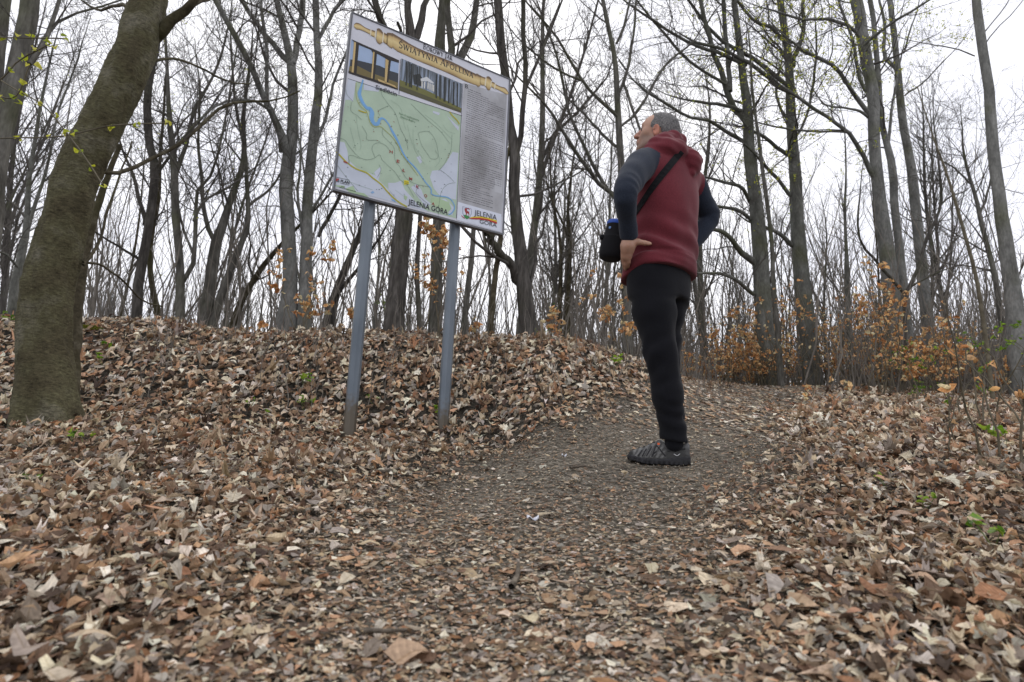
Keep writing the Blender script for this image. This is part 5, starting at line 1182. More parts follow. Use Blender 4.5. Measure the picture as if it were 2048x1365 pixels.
for nm, a, b_ in (('scroll_end', [(774, 66), (780, 66), (786, 68)], [(772, 88), (778, 94), (784, 98)]), ('scroll_end', [(953, 147), (958, 150), (962, 152)], [(951, 170), (957, 174), (961, 172)]),
                  ('handle_neck', [(768, 66), (773, 68), (777, 70)], [(766, 84), (771, 88), (775, 89)]), ('handle_knob', [(754, 58), (758, 57), (763, 61), (766, 66)], [(752, 80), (755, 86), (760, 89), (764, 86)]),
                  ('handle_ring', [(741, 60), (746, 61), (752, 63)], [(740, 70), (745, 73), (751, 76)]), ('handle_grip', [(708, 50), (712, 46), (720, 48), (730, 55), (741, 60)], [(708, 54), (713, 59), (720, 60), (730, 64), (740, 69)]),
                  ('handle_neck', [(961, 152), (966, 154), (971, 156)], [(959, 168), (964, 171), (969, 172)]), ('handle_knob', [(973, 154), (977, 153), (981, 156), (984, 161)], [(971, 173), (975, 180), (979, 181), (982, 175)]),
                  ('handle_ring', [(982, 163), (987, 165), (991, 167)], [(981, 173), (986, 176), (990, 178)]), ('handle_grip', [(990, 168), (1000, 173), (1010, 176), (1015, 182), (1017, 186)], [(989, 177), (998, 181), (1007, 186), (1012, 189), (1016, 189)])):
    scroll_piece(nm, a, b_, panel, 4)
for q in ([(766, 65), (768, 66), (766, 86), (764, 85)], [(971, 155), (973, 156), (971, 173), (969, 172)], [(741, 59), (743, 60), (742, 72), (740, 71)], [(750, 62), (752, 63), (751, 77), (749, 76)], [(982, 162), (983.5, 162.5), (982, 175), (980.5, 174)], [(989.5, 166), (991.5, 167), (990, 179), (988, 178)]):
    poly('handle_band', q, (214, 206, 184), panel, 5, 'band')
serif_text('title', 'ŚWIĄTYNIA APOLLINA', (797, 95), (947, 157), (798, 82), (46, 44, 40), tl, 5)
serif_text('subtitle', 'BOROWY JAR', (846, 98), (905, 122), (846.5, 87), (58, 64, 88), panel, 4)
# emblem panel
em = poly('emblem_panel', [(916, 404), (1003, 429), (1001, 464), (914, 440)], (206, 212, 226), panel, 3, 'emblem_white')
poly('shield', [(925, 413), (943, 418), (943, 428), (940, 435), (934, 439), (928, 434), (925, 427)], (120, 128, 156), em, 4, 'shield_line')
poly('shield', [(926, 414.2), (942, 418.8), (942, 428), (939, 434.5), (934, 437.6), (929, 433.5), (926, 427)], (214, 218, 228), em, 5, 'emblem_white')
DEER = (150, 44, 48)
poly('deer', [(930, 418), (932, 417), (934, 419), (934, 422), (938, 424), (938.5, 428), (938, 433), (936.8, 433), (937, 428.5), (935, 427.5), (933.5, 427.5), (933, 432), (931.5, 431.5), (931.5, 427), (930, 424), (929, 421)], DEER, em, 6, 'deer_red')
lines('antler', [[(928.5, 418.5), (932, 417.6), (936, 418.5), (940, 420)], [(931, 416), (933, 417.5), (938, 417.6)]], 0.004, DEER, em, 6, 'deer_red')
poly('green_mound', [(927, 431), (930, 430), (934, 431.5), (939, 434), (937, 437.5), (933.5, 439), (930, 436.5)], (58, 128, 66), em, 7, 'mound_green')
poly('swoosh', [(938, 436), (948, 433.5), (960, 433.5), (975, 435.5), (994, 441.5), (993.5, 445), (975, 439), (958, 436.5), (945, 437)], (208, 184, 44), em, 6, 'swoosh_yellow')
poly('swoosh', [(936, 437.5), (948, 436), (960, 436.2), (975, 438.8), (994, 445), (993.5, 448.5), (975, 442), (958, 439.5), (944, 439)], (170, 50, 40), em, 7, 'swoosh_red')
poly('swoosh', [(923, 431), (926, 434), (930, 437), (929, 438), (925, 435), (922.5, 432)], (170, 70, 60), em, 6, 'swoosh_red')
text('city_name', 'JELENIA', (948, 430.5), (993, 441), (949, 419.5), (34, 36, 46), em, 8, 'ink_dark', 0.0)
text('city_name', 'GÓRA', (959, 447), (993, 455.5), (959.5, 438.5), (34, 36, 46), em, 8, 'ink_dark', 0.0)

# screws round the frame
for k in range(5):
    for vv_, in ((BH - FRM * 0.3,), (FRM * 0.5,)):
        u_ = BW * (0.06 + 0.22 * k); a_ = np.arange(8) * math.pi / 4
        ring = [bw(u_ + 0.0045 * math.cos(q), vv_ + 0.0045 * math.sin(q), d_) for d_ in (0.0035, 0.0065) for q in a_]
        F_ = np.array([[i, (i + 1) % 8, 8 + (i + 1) % 8, 8 + i] for i in range(8)]); cap_ = np.array([list(range(8, 16))])
        link('screw', mesh_np('screw', np.array(ring) - np.array(board_root.location), [F_, cap_], False), M['galv'], board_root)
# ------------------------------------------------------------------ the man: signed distance shapes turned into continuous meshes
def sd_caps(p, a, b, ra, rb):
    a, b = np.asarray(a), np.asarray(b); ab = b - a
    t = np.clip((p - a) @ ab / (ab @ ab), 0, 1)
    return np.linalg.norm(p - a - t[:, None] * ab, axis=1) - (ra + (rb - ra) * t)
def sd_ell(p, c, A, r):
    q = (p - c) @ np.asarray(A).T; r = np.asarray(r)
    k0 = np.linalg.norm(q / r, axis=1); k1 = np.linalg.norm(q / (r * r), axis=1) + 1e-9
    return k0 * (k0 - 1) / k1
def sd_sph(p, c, r): return np.linalg.norm(p - c, axis=1) - r
def smn(a, b, k):
    h = np.clip(0.5 + 0.5 * (b - a) / k, 0, 1); return b * (1 - h) + a * h - k * h * (1 - h)
def smx(a, b, k): return -smn(-a, -b, k)
def chain(p, pts, rad, k=0.02):
    d = None
    for i in range(len(pts) - 1):
        e = sd_caps(p, pts[i], pts[i + 1], rad[i], rad[i + 1]); d = e if d is None else smn(d, e, k)
    return d
_wr = np.random.default_rng(21)
def wave_set(n, kmin, kmax, aniso=(1, 1, 1)):
    out = []
    for _ in range(n):
        v = _wr.normal(size=3) * np.array(aniso); v = v / np.linalg.norm(v) * _wr.uniform(kmin, kmax); out.append((v, _wr.uniform(0, 6.28)))
    return out
def waves(p, ws):
    s = 0
    for v, ph in ws: s = s + np.sin(p @ v + ph)
    return s / math.sqrt(len(ws))

def surface(f, lo, hi, h):
    """surface nets of f over a box, evaluated finely only near the surface"""
    lo, hi = np.asarray(lo, float), np.asarray(hi, float); c = 4
    nb = np.ceil((hi - lo) / (h * c)).astype(int)
    n = nb * c
    cx = [lo[i] + (np.arange(nb[i]) + 0.5 - 0.5 / c) * h * c for i in range(3)]
    G = np.stack(np.meshgrid(*cx, indexing='ij'), -1).reshape(-1, 3)
    dc = f(G).reshape(nb); act = np.abs(dc) < h * c * 1.9
    g = np.repeat(np.repeat(np.repeat(dc, c, 0), c, 1), c, 2).astype(np.float32)
    mk = np.repeat(np.repeat(np.repeat(act, c, 0), c, 1), c, 2)
    ijk = np.argwhere(mk); pts = lo + ijk * h
    out = np.empty(len(pts), np.float32)
    for s in range(0, len(pts), 200000): out[s:s + 200000] = f(pts[s:s + 200000])
    g[mk] = out
    sg = g < 0
    nx, ny, nz = g.shape
    acc = np.zeros((nx - 1, ny - 1, nz - 1, 3), np.float32); cnt = np.zeros((nx - 1, ny - 1, nz - 1), np.float32)
    for ax in range(3):
        o1, o2 = [i for i in range(3) if i != ax]
        for b1 in (0, 1):
            for b2 in (0, 1):
                sl0 = [None] * 3; sl1 = [None] * 3
                sl0[ax] = slice(0, -1); sl1[ax] = slice(1, None)
                for oo, bb_ in ((o1, b1), (o2, b2)):
                    s_ = slice(1, None) if bb_ else slice(0, -1); sl0[oo] = s_; sl1[oo] = s_
                a, b2_ = g[tuple(sl0)], g[tuple(sl1)]
                cr = (a < 0) != (b2_ < 0); t = np.where(cr, a / np.where(cr, a - b2_, 1), 0)
                cnt += cr; acc[..., ax] += t; acc[..., o1] += cr * b1; acc[..., o2] += cr * b2
    ac = cnt > 0; idx = np.full(ac.shape, -1, np.int64); idx[ac] = np.arange(ac.sum())
    V = lo + (np.argwhere(ac) + acc[ac] / cnt[ac][:, None]) * h
    Q = []
    for ax in range(3):
        o1, o2 = (ax + 1) % 3, (ax + 2) % 3
        s0 = [slice(None)] * 3; s1 = [slice(None)] * 3; s0[ax] = slice(0, -1); s1[ax] = slice(1, None)
        e = sg[tuple(s0)] != sg[tuple(s1)]; pos = np.argwhere(e)
        ok = (pos[:, o1] >= 1) & (pos[:, o2] >= 1) & (pos[:, o1] < g.shape[o1] - 1) & (pos[:, o2] < g.shape[o2] - 1); pos = pos[ok]
        inside = sg[tuple(s0)][tuple(pos.T)]
        def cell(d1, d2):
            q = pos.copy(); q[:, o1] -= d1; q[:, o2] -= d2; return idx[tuple(q.T)]
        q = np.stack([cell(1, 1), cell(0, 1), cell(0, 0), cell(1, 0)], -1)
        q[~inside] = q[~inside][:, ::-1]; Q.append(q)
    Q = np.concatenate(Q); Q = Q[(Q >= 0).all(1)]
    return V, Q

def bend(pts, K=None): return [np.asarray(p) for p in pts]
DY = 2.85
def J(px, py, dy=0.0): return P(px, py, DY + dy)
FW = nrm([-0.70, 0.71, 0]); LF = np.array([-FW[1], FW[0], 0])      # facing direction, his left
UP = np.array([0, 0, 1.0])
foot_l = J(1325, 921, 0); man_z = float(ground_z(foot_l[0], foot_l[1]))
j = dict(pelvis=J(1320, 548, 0.02), lhip=J(1299, 562, -0.05), rhip=J(1335, 562, 0.09), lknee=J(1321, 706, -0.055), rknee=J(1327, 690, 0.10), lank=J(1348, 862, -0.02), rank=J(1346, 858, 0.13),
         chest=J(1336, 392, 0.02), lsh=J(1287, 328, -0.13), rsh=J(1388, 368, 0.14), lel=J(1251, 390, -0.31), lwr=J(1258, 474, -0.165), rel=J(1418, 441, 0.22), rwr=J(1366, 508, 0.17), nk=J(1340, 306, 0.0))
# head frame
HC = J(1318, 268, 0.005); HS = 1.0
HF = nrm([-0.90, 0.36, 0.28]); HL = nrm(np.cross(UP, HF)); HU = np.cross(HF, HL)
HA = np.stack([HF, HL, HU])
def hp(f, l, u): return HC + HS * (HF * f + HL * l + HU * u)
def head_sdf(p):
    I = HA
    d = sd_ell(p, hp(-0.006, 0, 0.018), I, np.array([0.091, 0.076, 0.088]) * HS)
    d = smn(d, sd_ell(p, hp(0.046, 0, 0.022), I, np.array([0.048, 0.062, 0.066]) * HS), 0.02)
    d = smn(d, sd_ell(p, hp(0.043, 0, -0.042), I, np.array([0.050, 0.055, 0.062]) * HS), 0.02)
    for s in (1, -1):
        d = smn(d, sd_caps(p, hp(-0.004, 0.050 * s, -0.055), hp(0.060, 0.020 * s, -0.096), 0.020 * HS, 0.019 * HS), 0.02)
        d = smn(d, sd_sph(p, hp(0.055, 0.044 * s, -0.020), 0.020 * HS), 0.018)
    d = smn(d, sd_sph(p, hp(0.076, 0, -0.098), 0.020 * HS), 0.015)
    d = smn(d, sd_caps(p, hp(0.082, -0.032, 0.022), hp(0.082, 0.032, 0.022), 0.013 * HS, 0.013 * HS), 0.012)
    for s in (1, -1): d = smx(d, -sd_sph(p, hp(0.101, 0.034 * s, 0.000), 0.021 * HS), 0.008)
    for s in (1, -1): d = smn(d, sd_sph(p, hp(0.078, 0.031 * s, -0.001), 0.0125 * HS), 0.003)
    d = smn(d, sd_caps(p, hp(0.090, 0, 0.012), hp(0.116, 0, -0.030), 0.010 * HS, 0.0125 * HS), 0.012)
    for s in (1, -1): d = smn(d, sd_sph(p, hp(0.102, 0.012 * s, -0.034), 0.009 * HS), 0.006)
    d = smn(d, sd_caps(p, hp(0.091, -0.018, -0.060), hp(0.091, 0.018, -0.060), 0.0095 * HS, 0.0095 * HS), 0.008)
    d = smn(d, sd_caps(p, hp(0.089, -0.016, -0.074), hp(0.089, 0.016, -0.074), 0.010 * HS, 0.010 * HS), 0.006)
    d = smx(d, -sd_caps(p, hp(0.104, -0.024, -0.067), hp(0.104, 0.024, -0.067), 0.004, 0.004), 0.004)
    return d
def ear_sdf(p):
    d = None
    for s in (1, -1):
        A = np.stack([nrm(HF * 0.92 + HL * s * 0.30 - HU * 0.2), nrm(HL * s - HF * 0.3), HU]); A[2] = nrm(np.cross(A[0], A[1])) 
        c = hp(-0.003, 0.081 * s, -0.024)
        e = sd_ell(p, c, A, np.array([0.0185, 0.010, 0.034]) * HS)
        e = smx(e, -sd_ell(p, c + HL * s * 0.010 + HF * 0.004 * 1 + HU * 0.004, A, np.array([0.011, 0.010, 0.023]) * HS), 0.003)
        d = e if d is None else np.minimum(d, e)
    return d
# left hand: wrist, palm and five fingers; thumb lies back along the hip, fingers reach forward and down
W0 = j['lwr']; hd = nrm(J(1252, 515, -0.135) - W0)            # hand direction
palm_c = J(1254, 500, -0.150)
def hand_sdf(p):
    d = sd_caps(p, W0, J(1256, 492, -0.160), 0.027, 0.033)
    d = smn(d, sd_caps(p, J(1256, 492, -0.160), J(1253, 512, -0.130), 0.030, 0.028), 0.02)
    K = [(J(1257, 511, -0.150), J(1257, 525, -0.125), J(1256, 535, -0.095)), (J(1252, 513, -0.135), J(1252, 529, -0.105), J(1251, 539, -0.070)),
         (J(1248, 511, -0.115), J(1248, 527, -0.080), J(1248, 536, -0.045)), (J(1245, 506, -0.095), J(1245, 520, -0.062), J(1246, 528, -0.032))]
    r = (0.0100, 0.0105, 0.0100, 0.0088)
    for (a, b_, c), rr in zip(K, r):
        s = J(1255, 496, -0.150)
        f = chain(p, [s * 0.4 + a * 0.6, a, b_, c], [rr * 1.25, rr * 1.1, rr, rr * 0.8], 0.004)
        d = smn(d, f, 0.006)
    th = chain(p, [J(1262, 486, -0.165), J(1276, 484, -0.178), J(1290, 486.5, -0.172), J(1301, 488, -0.162)], [0.021, 0.0145, 0.0115, 0.0085], 0.006)
    return smn(d, th, 0.012)
RW = j['rwr']
def rhand_sdf(p):
    d = sd_caps(p, RW, RW + nrm(j['rwr'] - j['rel']) * 0.05, 0.027, 0.031); o = RW + nrm(j['rwr'] - j['rel']) * 0.05
    for k in range(4):
        a = o + LF * (-0.01) + FW * (0.02 - 0.0 * k) + UP * (0.018 - 0.013 * k); b_ = a + FW * 0.04 - UP * 0.02 - LF * 0.002; c = b_ + FW * 0.03 - UP * 0.02 + LF * 0.012
        d = smn(d, chain(p, [o, a, b_, c], [0.014, 0.0105, 0.0098, 0.008], 0.004), 0.006)
    t_ = o + UP * 0.012; return smn(d, chain(p, [o, t_ - FW * 0.03, t_ - FW * 0.065], [0.018, 0.0125, 0.009], 0.005), 0.01)
def torso_frame(p, c0): q = p - c0; return q @ LF, q @ FW
Zhem, Zsh = J(1320, 534)[2], J(1340, 330)[2]
def cline(z):
    """centre line of trunk: pelvis to neck"""
    a, b_ = j['pelvis'], j['nk']; t = (z - a[2]) / (b_[2] - a[2])
    x = a[0] + np.clip(t, -0.3, 1.1) * (b_[0] - 0.012 - a[0]) + 0.010 * np.sin(np.clip(t, 0, 1) * math.pi); y = np.interp(t, [0, 1], [a[1], b_[1]])
    return x, y
def trunk_sdf(p, az, a, b_, ztop, zbot):
    z = p[:, 2]; cx, cy = cline(z); qx, qy = p[:, 0] - cx, p[:, 1] - cy
    l = qx * LF[0] + qy * LF[1]; f = qx * FW[0] + qy * FW[1]
    zd = np.linspace(az[0], az[-1], 60); ker = np.exp(-0.5 * (np.arange(-12, 13) / 5.0) ** 2); ker /= ker.sum()
    sm = lambda v: np.convolve(np.pad(np.interp(zd, az, v), 12, mode='edge'), ker, 'valid')
    A = np.interp(z, zd, sm(a)); B_ = np.interp(z, zd, sm(b_))
    k = ((np.abs(l) / A) ** 2.3 + (np.abs(f) / B_) ** 2.3) ** (1 / 2.3)
    d = (k - 1) * np.minimum(A, B_) * 0.95
    d = smx(d, z - ztop, 0.05); return smx(d, zbot - z, 0.012)
zz = [Zhem - 0.05, Zhem, Zhem + 0.10, Zhem + 0.22, Zhem + 0.36, Zsh - 0.04, Zsh + 0.05]
def body_sdf(p):
    d = smn(head_sdf(p), ear_sdf(p), 0.006)
    d = smn(d, sd_caps(p, hp(-0.03, 0, -0.05), j['nk'] - UP * 0.03, 0.058, 0.066), 0.025)
    t_ = trunk_sdf(p, zz, [0.15, 0.16, 0.15, 0.155, 0.165, 0.15, 0.09], [0.10, 0.10, 0.10, 0.10, 0.10, 0.085, 0.06], Zsh + 0.02, Zhem - 0.10)
    t_ = smn(t_, sd_caps(p, j['lsh'], j['rsh'], 0.05, 0.05), 0.05)
    d = smn(d, t_, 0.03)
    for s in 'lr':
        d = smn(d, chain(p, [j[s + 'sh'], j[s + 'el'], j[s + 'wr']], [0.048, 0.038, 0.026], 0.02), 0.03)
        d = smn(d, chain(p, [j[s + 'hip'], j[s + 'knee'], j[s + 'ank'], j[s + 'ank'] - UP * 0.05], [0.075, 0.052, 0.036, 0.034], 0.03), 0.04)
    return smn(smn(d, hand_sdf(p), 0.012), rhand_sdf(p), 0.012)

# hoodie
wv1 = wave_set(7, 24, 60, (1, 1, 0.5)); wv2 = wave_set(6, 40, 95, (0.5, 0.5, 1.3)); wvt = wave_set(5, 10, 22)
HEMZ = Zhem
def hem_plane(p):
    # the hem: a nearly level ring, a bit lower at the left front
    return HEMZ - 0.036 - 0.30 * np.maximum((p - j['pelvis']) @ FW + 0.03, 0) - 0.05 * np.maximum(-((p - j['pelvis']) @ LF), 0)
def sleeve_sdf(p, s):
    a, b_, c = j[s + 'sh'], j[s + 'el'], j[s + 'wr']
    a2 = j['nk'] * 0.40 + a * 0.60 + UP * 0.0 - UP * 0.03
    if s == 'l': md = a * 0.45 + b_ * 0.55 + np.array([-0.012, -0.008, 0.004]); w4 = catmull([[*a2, 0.068], [*a, 0.073], [*md, 0.066], [*b_, 0.053], [*(b_ * 0.5 + c * 0.5), 0.0455], [*c, 0.041]], 18)
    else: w4 = catmull([[*a2, 0.066], [*a, 0.064], [*(a * 0.5 + b_ * 0.5), 0.060], [*b_, 0.053], [*c, 0.043]], 16)
    d = None
    for i_ in range(len(w4) - 1):
        e_ = sd_caps(p, w4[i_, :3], w4[i_ + 1, :3], w4[i_, 3], w4[i_ + 1, 3]); d = e_ if d is None else np.minimum(d, e_)
    # soft folds running round the arm, strongest at the elbow
    ab = nrm(b_ - a); t = (p - b_) @ ab; near = np.exp(-(np.linalg.norm(p - b_, axis=1) / 0.13) ** 2)
    d = d + near * 0.0016 * np.sin(t * 95 + ((p - b_) @ LF) * 60 + waves(p, wvt) * 3.5) * (0.6 + 0.4 * np.sin(p @ np.array([30.0, -22.0, 12.0]))) + 0.0020 * waves(p, wv1)
    e = nrm(c - b_); u = (p - c) @ e
    cuff = sd_caps(p, c - e * 0.050, c - e * 0.004, 0.0425, 0.040)
    d = smn(d, cuff, 0.006); return smx(d, u - 0.004, 0.006)
def hood_sdf(p):
    r1 = chain(p, [J(1296, 296, -0.11), J(1312, 287, -0.11), J(1330, 280, -0.095), J(1345, 277, -0.05), J(1357, 283, 0.01), J(1358, 296, 0.07), J(1340, 305, 0.12)], [0.020, 0.027, 0.031, 0.033, 0.033, 0.030, 0.026], 0.035)
    r2 = chain(p, [J(1308, 300, -0.125), J(1332, 297, -0.12), J(1352, 301, -0.085), J(1366, 312, -0.03)], [0.030, 0.040, 0.044, 0.038], 0.045)
    lobe = sd_ell(p, J(1380, 326, -0.03), np.stack([LF, FW, UP]), np.array([0.064, 0.058, 0.072]))
    lobe = smn(lobe, sd_caps(p, J(1372, 305, 0.02), J(1392, 322, 0.04), 0.032, 0.036), 0.02)
    lobe = smn(lobe, sd_caps(p, J(1382, 346, -0.05), J(1393, 336, 0.02), 0.024, 0.026), 0.012)
    d = smn(r1, r2, 0.02)
    d = smn(d, lobe, 0.006)
    d = smx(d, -chain(p, [J(1361, 322, -0.13), J(1367, 338, -0.115), J(1378, 353, -0.10)], [0.007, 0.012, 0.010], 0.01), 0.012)
    d = smx(d, -chain(p, [J(1316, 297, -0.165), J(1336, 300, -0.165), J(1356, 313, -0.13)], [0.003, 0.005, 0.005], 0.01), 0.012)
    return d + 0.0010 * waves(p, wv1) + 0.0014 * np.sin(p @ np.array([40.0, 25.0, 150.0]) + waves(p, wvt) * 1.5)
def hoodie_torso(p):
    t_ = trunk_sdf(p, zz, [0.200, 0.202, 0.188, 0.188, 0.204, 0.172, 0.095], [0.158, 0.158, 0.142, 0.138, 0.140, 0.112, 0.072], Zsh + 0.035, HEMZ - 0.16)
    t_ = smn(t_, sd_caps(p, j['lsh'] * 0.8 + j['rsh'] * 0.2, j['rsh'] * 0.8 + j['lsh'] * 0.2, 0.072, 0.064), 0.06)
    t_ = smn(t_, sd_caps(p, j['nk'] - UP * 0.05, j['nk'] + UP * 0.0, 0.085, 0.072), 0.04)
    z = p[:, 2]
    z = z - (hem_plane(p) - HEMZ); band = np.exp(-((z - (HEMZ + 0.035)) / 0.030) ** 2)
    low = sstep(z, HEMZ + 0.34, HEMZ + 0.08)
    cx, cy = cline(p[:, 2]); l = (p[:, 0] - cx) * LF[0] + (p[:, 1] - cy) * LF[1]
    # draping folds: sagging across the small of the back and pulled towards the hand on the hip
    s = z * 60 - l * 26 + 1.2 * np.sin(l * 14)
    t_ = t_ + low * (1 - band) * (0.0060 + 0.0050 * np.sin(l * 9 + 1)) * np.sin(s + 0.8 * waves(p, wvt)) - 0.004 * band + 0.003 * waves(p, wvt) + 0.0016 * waves(p, wv1)
    groove = np.exp(-((z - (HEMZ + 0.072)) / 0.006) ** 2); t_ = t_ + 0.0045 * groove
    return smx(t_, HEMZ - z, 0.008)
def hoodie_sdf(p):
    d = smn(hoodie_torso(p), hood_sdf(p), 0.007)
    d = smn(d, smn(sleeve_sdf(p, 'l'), sleeve_sdf(p, 'r'), 0.001), 0.022)
    # open neck and open hem / cuffs stay filled: the body fills them
    return d
# trousers
def trouser_sdf(p):
    t_ = trunk_sdf(p, [Zhem - 0.25, Zhem - 0.12, Zhem, Zhem + 0.06], [0.155, 0.172, 0.168, 0.16], [0.12, 0.136, 0.125, 0.12], Zhem + 0.05, Zhem - 0.17)
    d = None
    for s, kx in (('l', 0), ('r', 1)):
        h_, k_, a_ = j[s + 'hip'], j[s + 'knee'], j[s + 'ank']
        a2 = a_ - UP * 0.042
        e = chain(p, [h_ + UP * 0.02, h_ * 0.55 + k_ * 0.45, k_, k_ * 0.45 + a_ * 0.55, a2], [0.103, 0.094, 0.074, 0.064, 0.062], 0.04)
        dk = np.linalg.norm(p - (k_ + UP * 0.0), axis=1); da = np.linalg.norm(p - (a_ + UP * 0.05), axis=1)
        q = p - k_; wz_ = waves(p, wvt) * 2.2; s1 = p[:, 2] * 70 + (q @ FW) * 60 + np.sin(q @ LF * 30) + wz_
        e = e + np.exp(-(dk / 0.16) ** 2) * 0.0058 * np.sin(s1) * (0.5 + 0.5 * np.sin(p @ np.array([9.0, 14.0, 5.0]))) + np.exp(-(da / 0.10) ** 2) * 0.0060 * np.sin(p[:, 2] * 90 - (q @ FW) * 35 + wz_) + 0.0012 * waves(p, wv2) + 0.0022 * waves(p, wv1)
        e = smx(e, a2[2] - 0.005 + 0.15 * ((p - a2) @ FW) - p[:, 2], 0.006)
        d = e if d is None else smn(d, e, 0.012)
    d = smn(d, t_, 0.035)
    return d
def sock_sdf(p):
    return np.minimum(*[sd_caps(p, j[s + 'ank'] + UP * 0.03, j[s + 'ank'] - UP * 0.06, 0.046, 0.042) for s in 'lr'])
# shoes: local frame toe (t), side (s), up (z)
TOE_L = nrm([-0.985, 0.17, 0]); TOE_R = nrm([-0.30, 0.95, 0])
def shoe_frame(side):
    tdir = TOE_L if side == 'l' else TOE_R
    heel = J(1378, 921, -0.015) if side == 'l' else J(1350, 918, 0.09)
    heel = heel.copy(); heel[2] = float(ground_z(heel[0], heel[1])) + (-0.002 if side == 'l' else -0.006)
    sd = np.array([-tdir[1], tdir[0], 0]); return heel, tdir, sd
SLp = 0.0
def shoe_local(p, side):
    h_, t_, s_ = shoe_frame(side); q = p - h_; return q @ t_, q @ s_, q[:, 2]
LEN = 0.280
def sole_outline(x):  # half width along the shoe
    return np.interp(x, [0, 0.02, 0.07, 0.13, 0.185, 0.23, 0.264, LEN], [0.022, 0.036, 0.038, 0.036, 0.048, 0.047, 0.036, 0.012])
def sole_sdf(p, side):
    x, y, z = shoe_local(p, side)
    w = sole_outline(np.clip(x, 0, LEN)); zb = np.interp(x, [0, 0.03, 0.2, LEN], [0.006, 0, 0, 0.022]); zt = np.interp(x, [0, 0.05, 0.11, 0.2, LEN], [0.040, 0.034, 0.024, 0.022, 0.040])
    d = np.maximum(np.abs(y) - w - 0.004, np.maximum(zb - z, z - zt)); d = np.maximum(d, np.maximum(-x - 0.003, x - LEN))
    lug = 0.003 * (np.sin(x * 2 * math.pi / 0.022) > 0.1) * (z < zb + 0.012)
    return d * 0.9 + lug - 0.002
def upper_sdf(p, side):
    x, y, z = shoe_local(p, side)
    w = sole_outline(np.clip(x, 0, LEN)) * 0.98
    top = np.interp(x, [0, 0.01, 0.05, 0.09, 0.13, 0.16, 0.20, 0.24, 0.27, LEN], [0.100, 0.104, 0.084, 0.082, 0.110, 0.098, 0.078, 0.066, 0.055, 0.035])
    ty = np.clip((z - 0.02) / np.maximum(top - 0.02, 0.01), 0, 1)
    wz = w * np.sqrt(np.clip(1 - 0.72 * ty ** 2.2, 0.02, 1))
    d = np.maximum(np.abs(y) - wz, z - top * (1 - 0.25 * (y / np.maximum(w, 0.01)) ** 2 * (x > 0.12))); d = np.maximum(d, 0.015 - z); d = np.maximum(d, np.maximum(-x, x - LEN + 0.006))
    # collar opening round the ankle
    a = j[side + 'ank']; h_, t_, s_ = shoe_frame(side)
    d = smx(d, -sd_caps(p, h_ + t_ * 0.062 + UP * 0.09, h_ + t_ * 0.070 + UP * 0.2, 0.030, 0.045), 0.008)
    ov = 0.0016 * np.sin((x * 0.8 + z * 0.9) * 2 * math.pi / 0.020) * (x > 0.115) * (x < 0.25) * (z > 0.03) + 0.0012 * (np.abs(z - 0.042 - 0.02 * np.sin(x * 20)) < 0.006)
    return d * 0.8 - ov - 0.002

skin, t, b = new_mat('skin')
n1 = node(t, 'ShaderNodeTexNoise', Scale=38.0, Detail=5.0); t.links.new(geo_pos(t), n1.inputs['Vector'])
n2 = node(t, 'ShaderNodeTexNoise', Scale=9.0, Detail=3.0); t.links.new(geo_pos(t), n2.inputs['Vector'])
r = ramp(t, n2.outputs['Fac'], [(0.3, (0.33, 0.17, 0.115)), (0.7, (0.45, 0.265, 0.19))])
r2 = ramp(t, n1.outputs['Fac'], [(0.3, (0.86, 0.84, 0.82)), (0.7, (1.06, 1.05, 1.05))])
mm = node(t, 'ShaderNodeMix', data_type='RGBA', blend_type='MULTIPLY'); mm.inputs['Factor'].default_value = 0.8
t.links.new(r.outputs[0], mm.inputs['A']); t.links.new(r2.outputs[0], mm.inputs['B'])
va = node(t, 'ShaderNodeVertexColor', layer_name='col'); mv = node(t, 'ShaderNodeMix', data_type='RGBA', blend_type='MULTIPLY'); mv.inputs['Factor'].default_value = 1.0
t.links.new(mm.outputs['Result'], mv.inputs['A']); t.links.new(va.outputs[0], mv.inputs['B']); t.links.new(mv.outputs['Result'], b.inputs['Base Color'])
b.inputs['Roughness'].default_value = 0.5; b.inputs['Subsurface Weight'].default_value = 0.12; b.inputs['Subsurface Radius'].default_value = (0.012, 0.004, 0.002)
b.inputs['Subsurface Scale'].default_value = 0.5
bump(t, b, n1.outputs['Fac'], 0.2, 0.002)
M['skin'] = skin
def cloth(name, c, fz=240.0, var=0.18, sheen=0.3):
    m, t, b = new_mat(name)
    n1 = node(t, 'ShaderNodeTexNoise', Scale=fz, Detail=3.0); t.links.new(geo_pos(t), n1.inputs['Vector'])
    n2 = node(t, 'ShaderNodeTexNoise', Scale=7.0, Detail=4.0); t.links.new(geo_pos(t), n2.inputs['Vector'])
    c = np.array(c)
    r = ramp(t, n1.outputs['Fac'], [(0.32, tuple(c * (1 - var))), (0.68, tuple(c * (1 + var)))])
    r2 = ramp(t, n2.outputs['Fac'], [(0.3, (0.88, 0.88, 0.88)), (0.7, (1.1, 1.1, 1.1))])
    mm = node(t, 'ShaderNodeMix', data_type='RGBA', blend_type='MULTIPLY'); mm.inputs['Factor'].default_value = 1.0
    t.links.new(r.outputs[0], mm.inputs['A']); t.links.new(r2.outputs[0], mm.inputs['B']); t.links.new(mm.outputs['Result'], b.inputs['Base Color'])
    b.inputs['Roughness'].default_value = 0.92; b.inputs['Specular IOR Level'].default_value = 0.15
    b.inputs['Sheen Weight'].default_value = sheen; b.inputs['Sheen Roughness'].default_value = 0.5
    bump(t, b, n1.outputs['Fac'], 0.35, 0.0015); return m
M['maroon'] = cloth('maroon_fleece', (0.128, 0.022, 0.031), 220, 0.16, 0.12)
M['navy'] = cloth('navy_fleece', (0.019, 0.025, 0.040), 220, 0.25, 0.10)
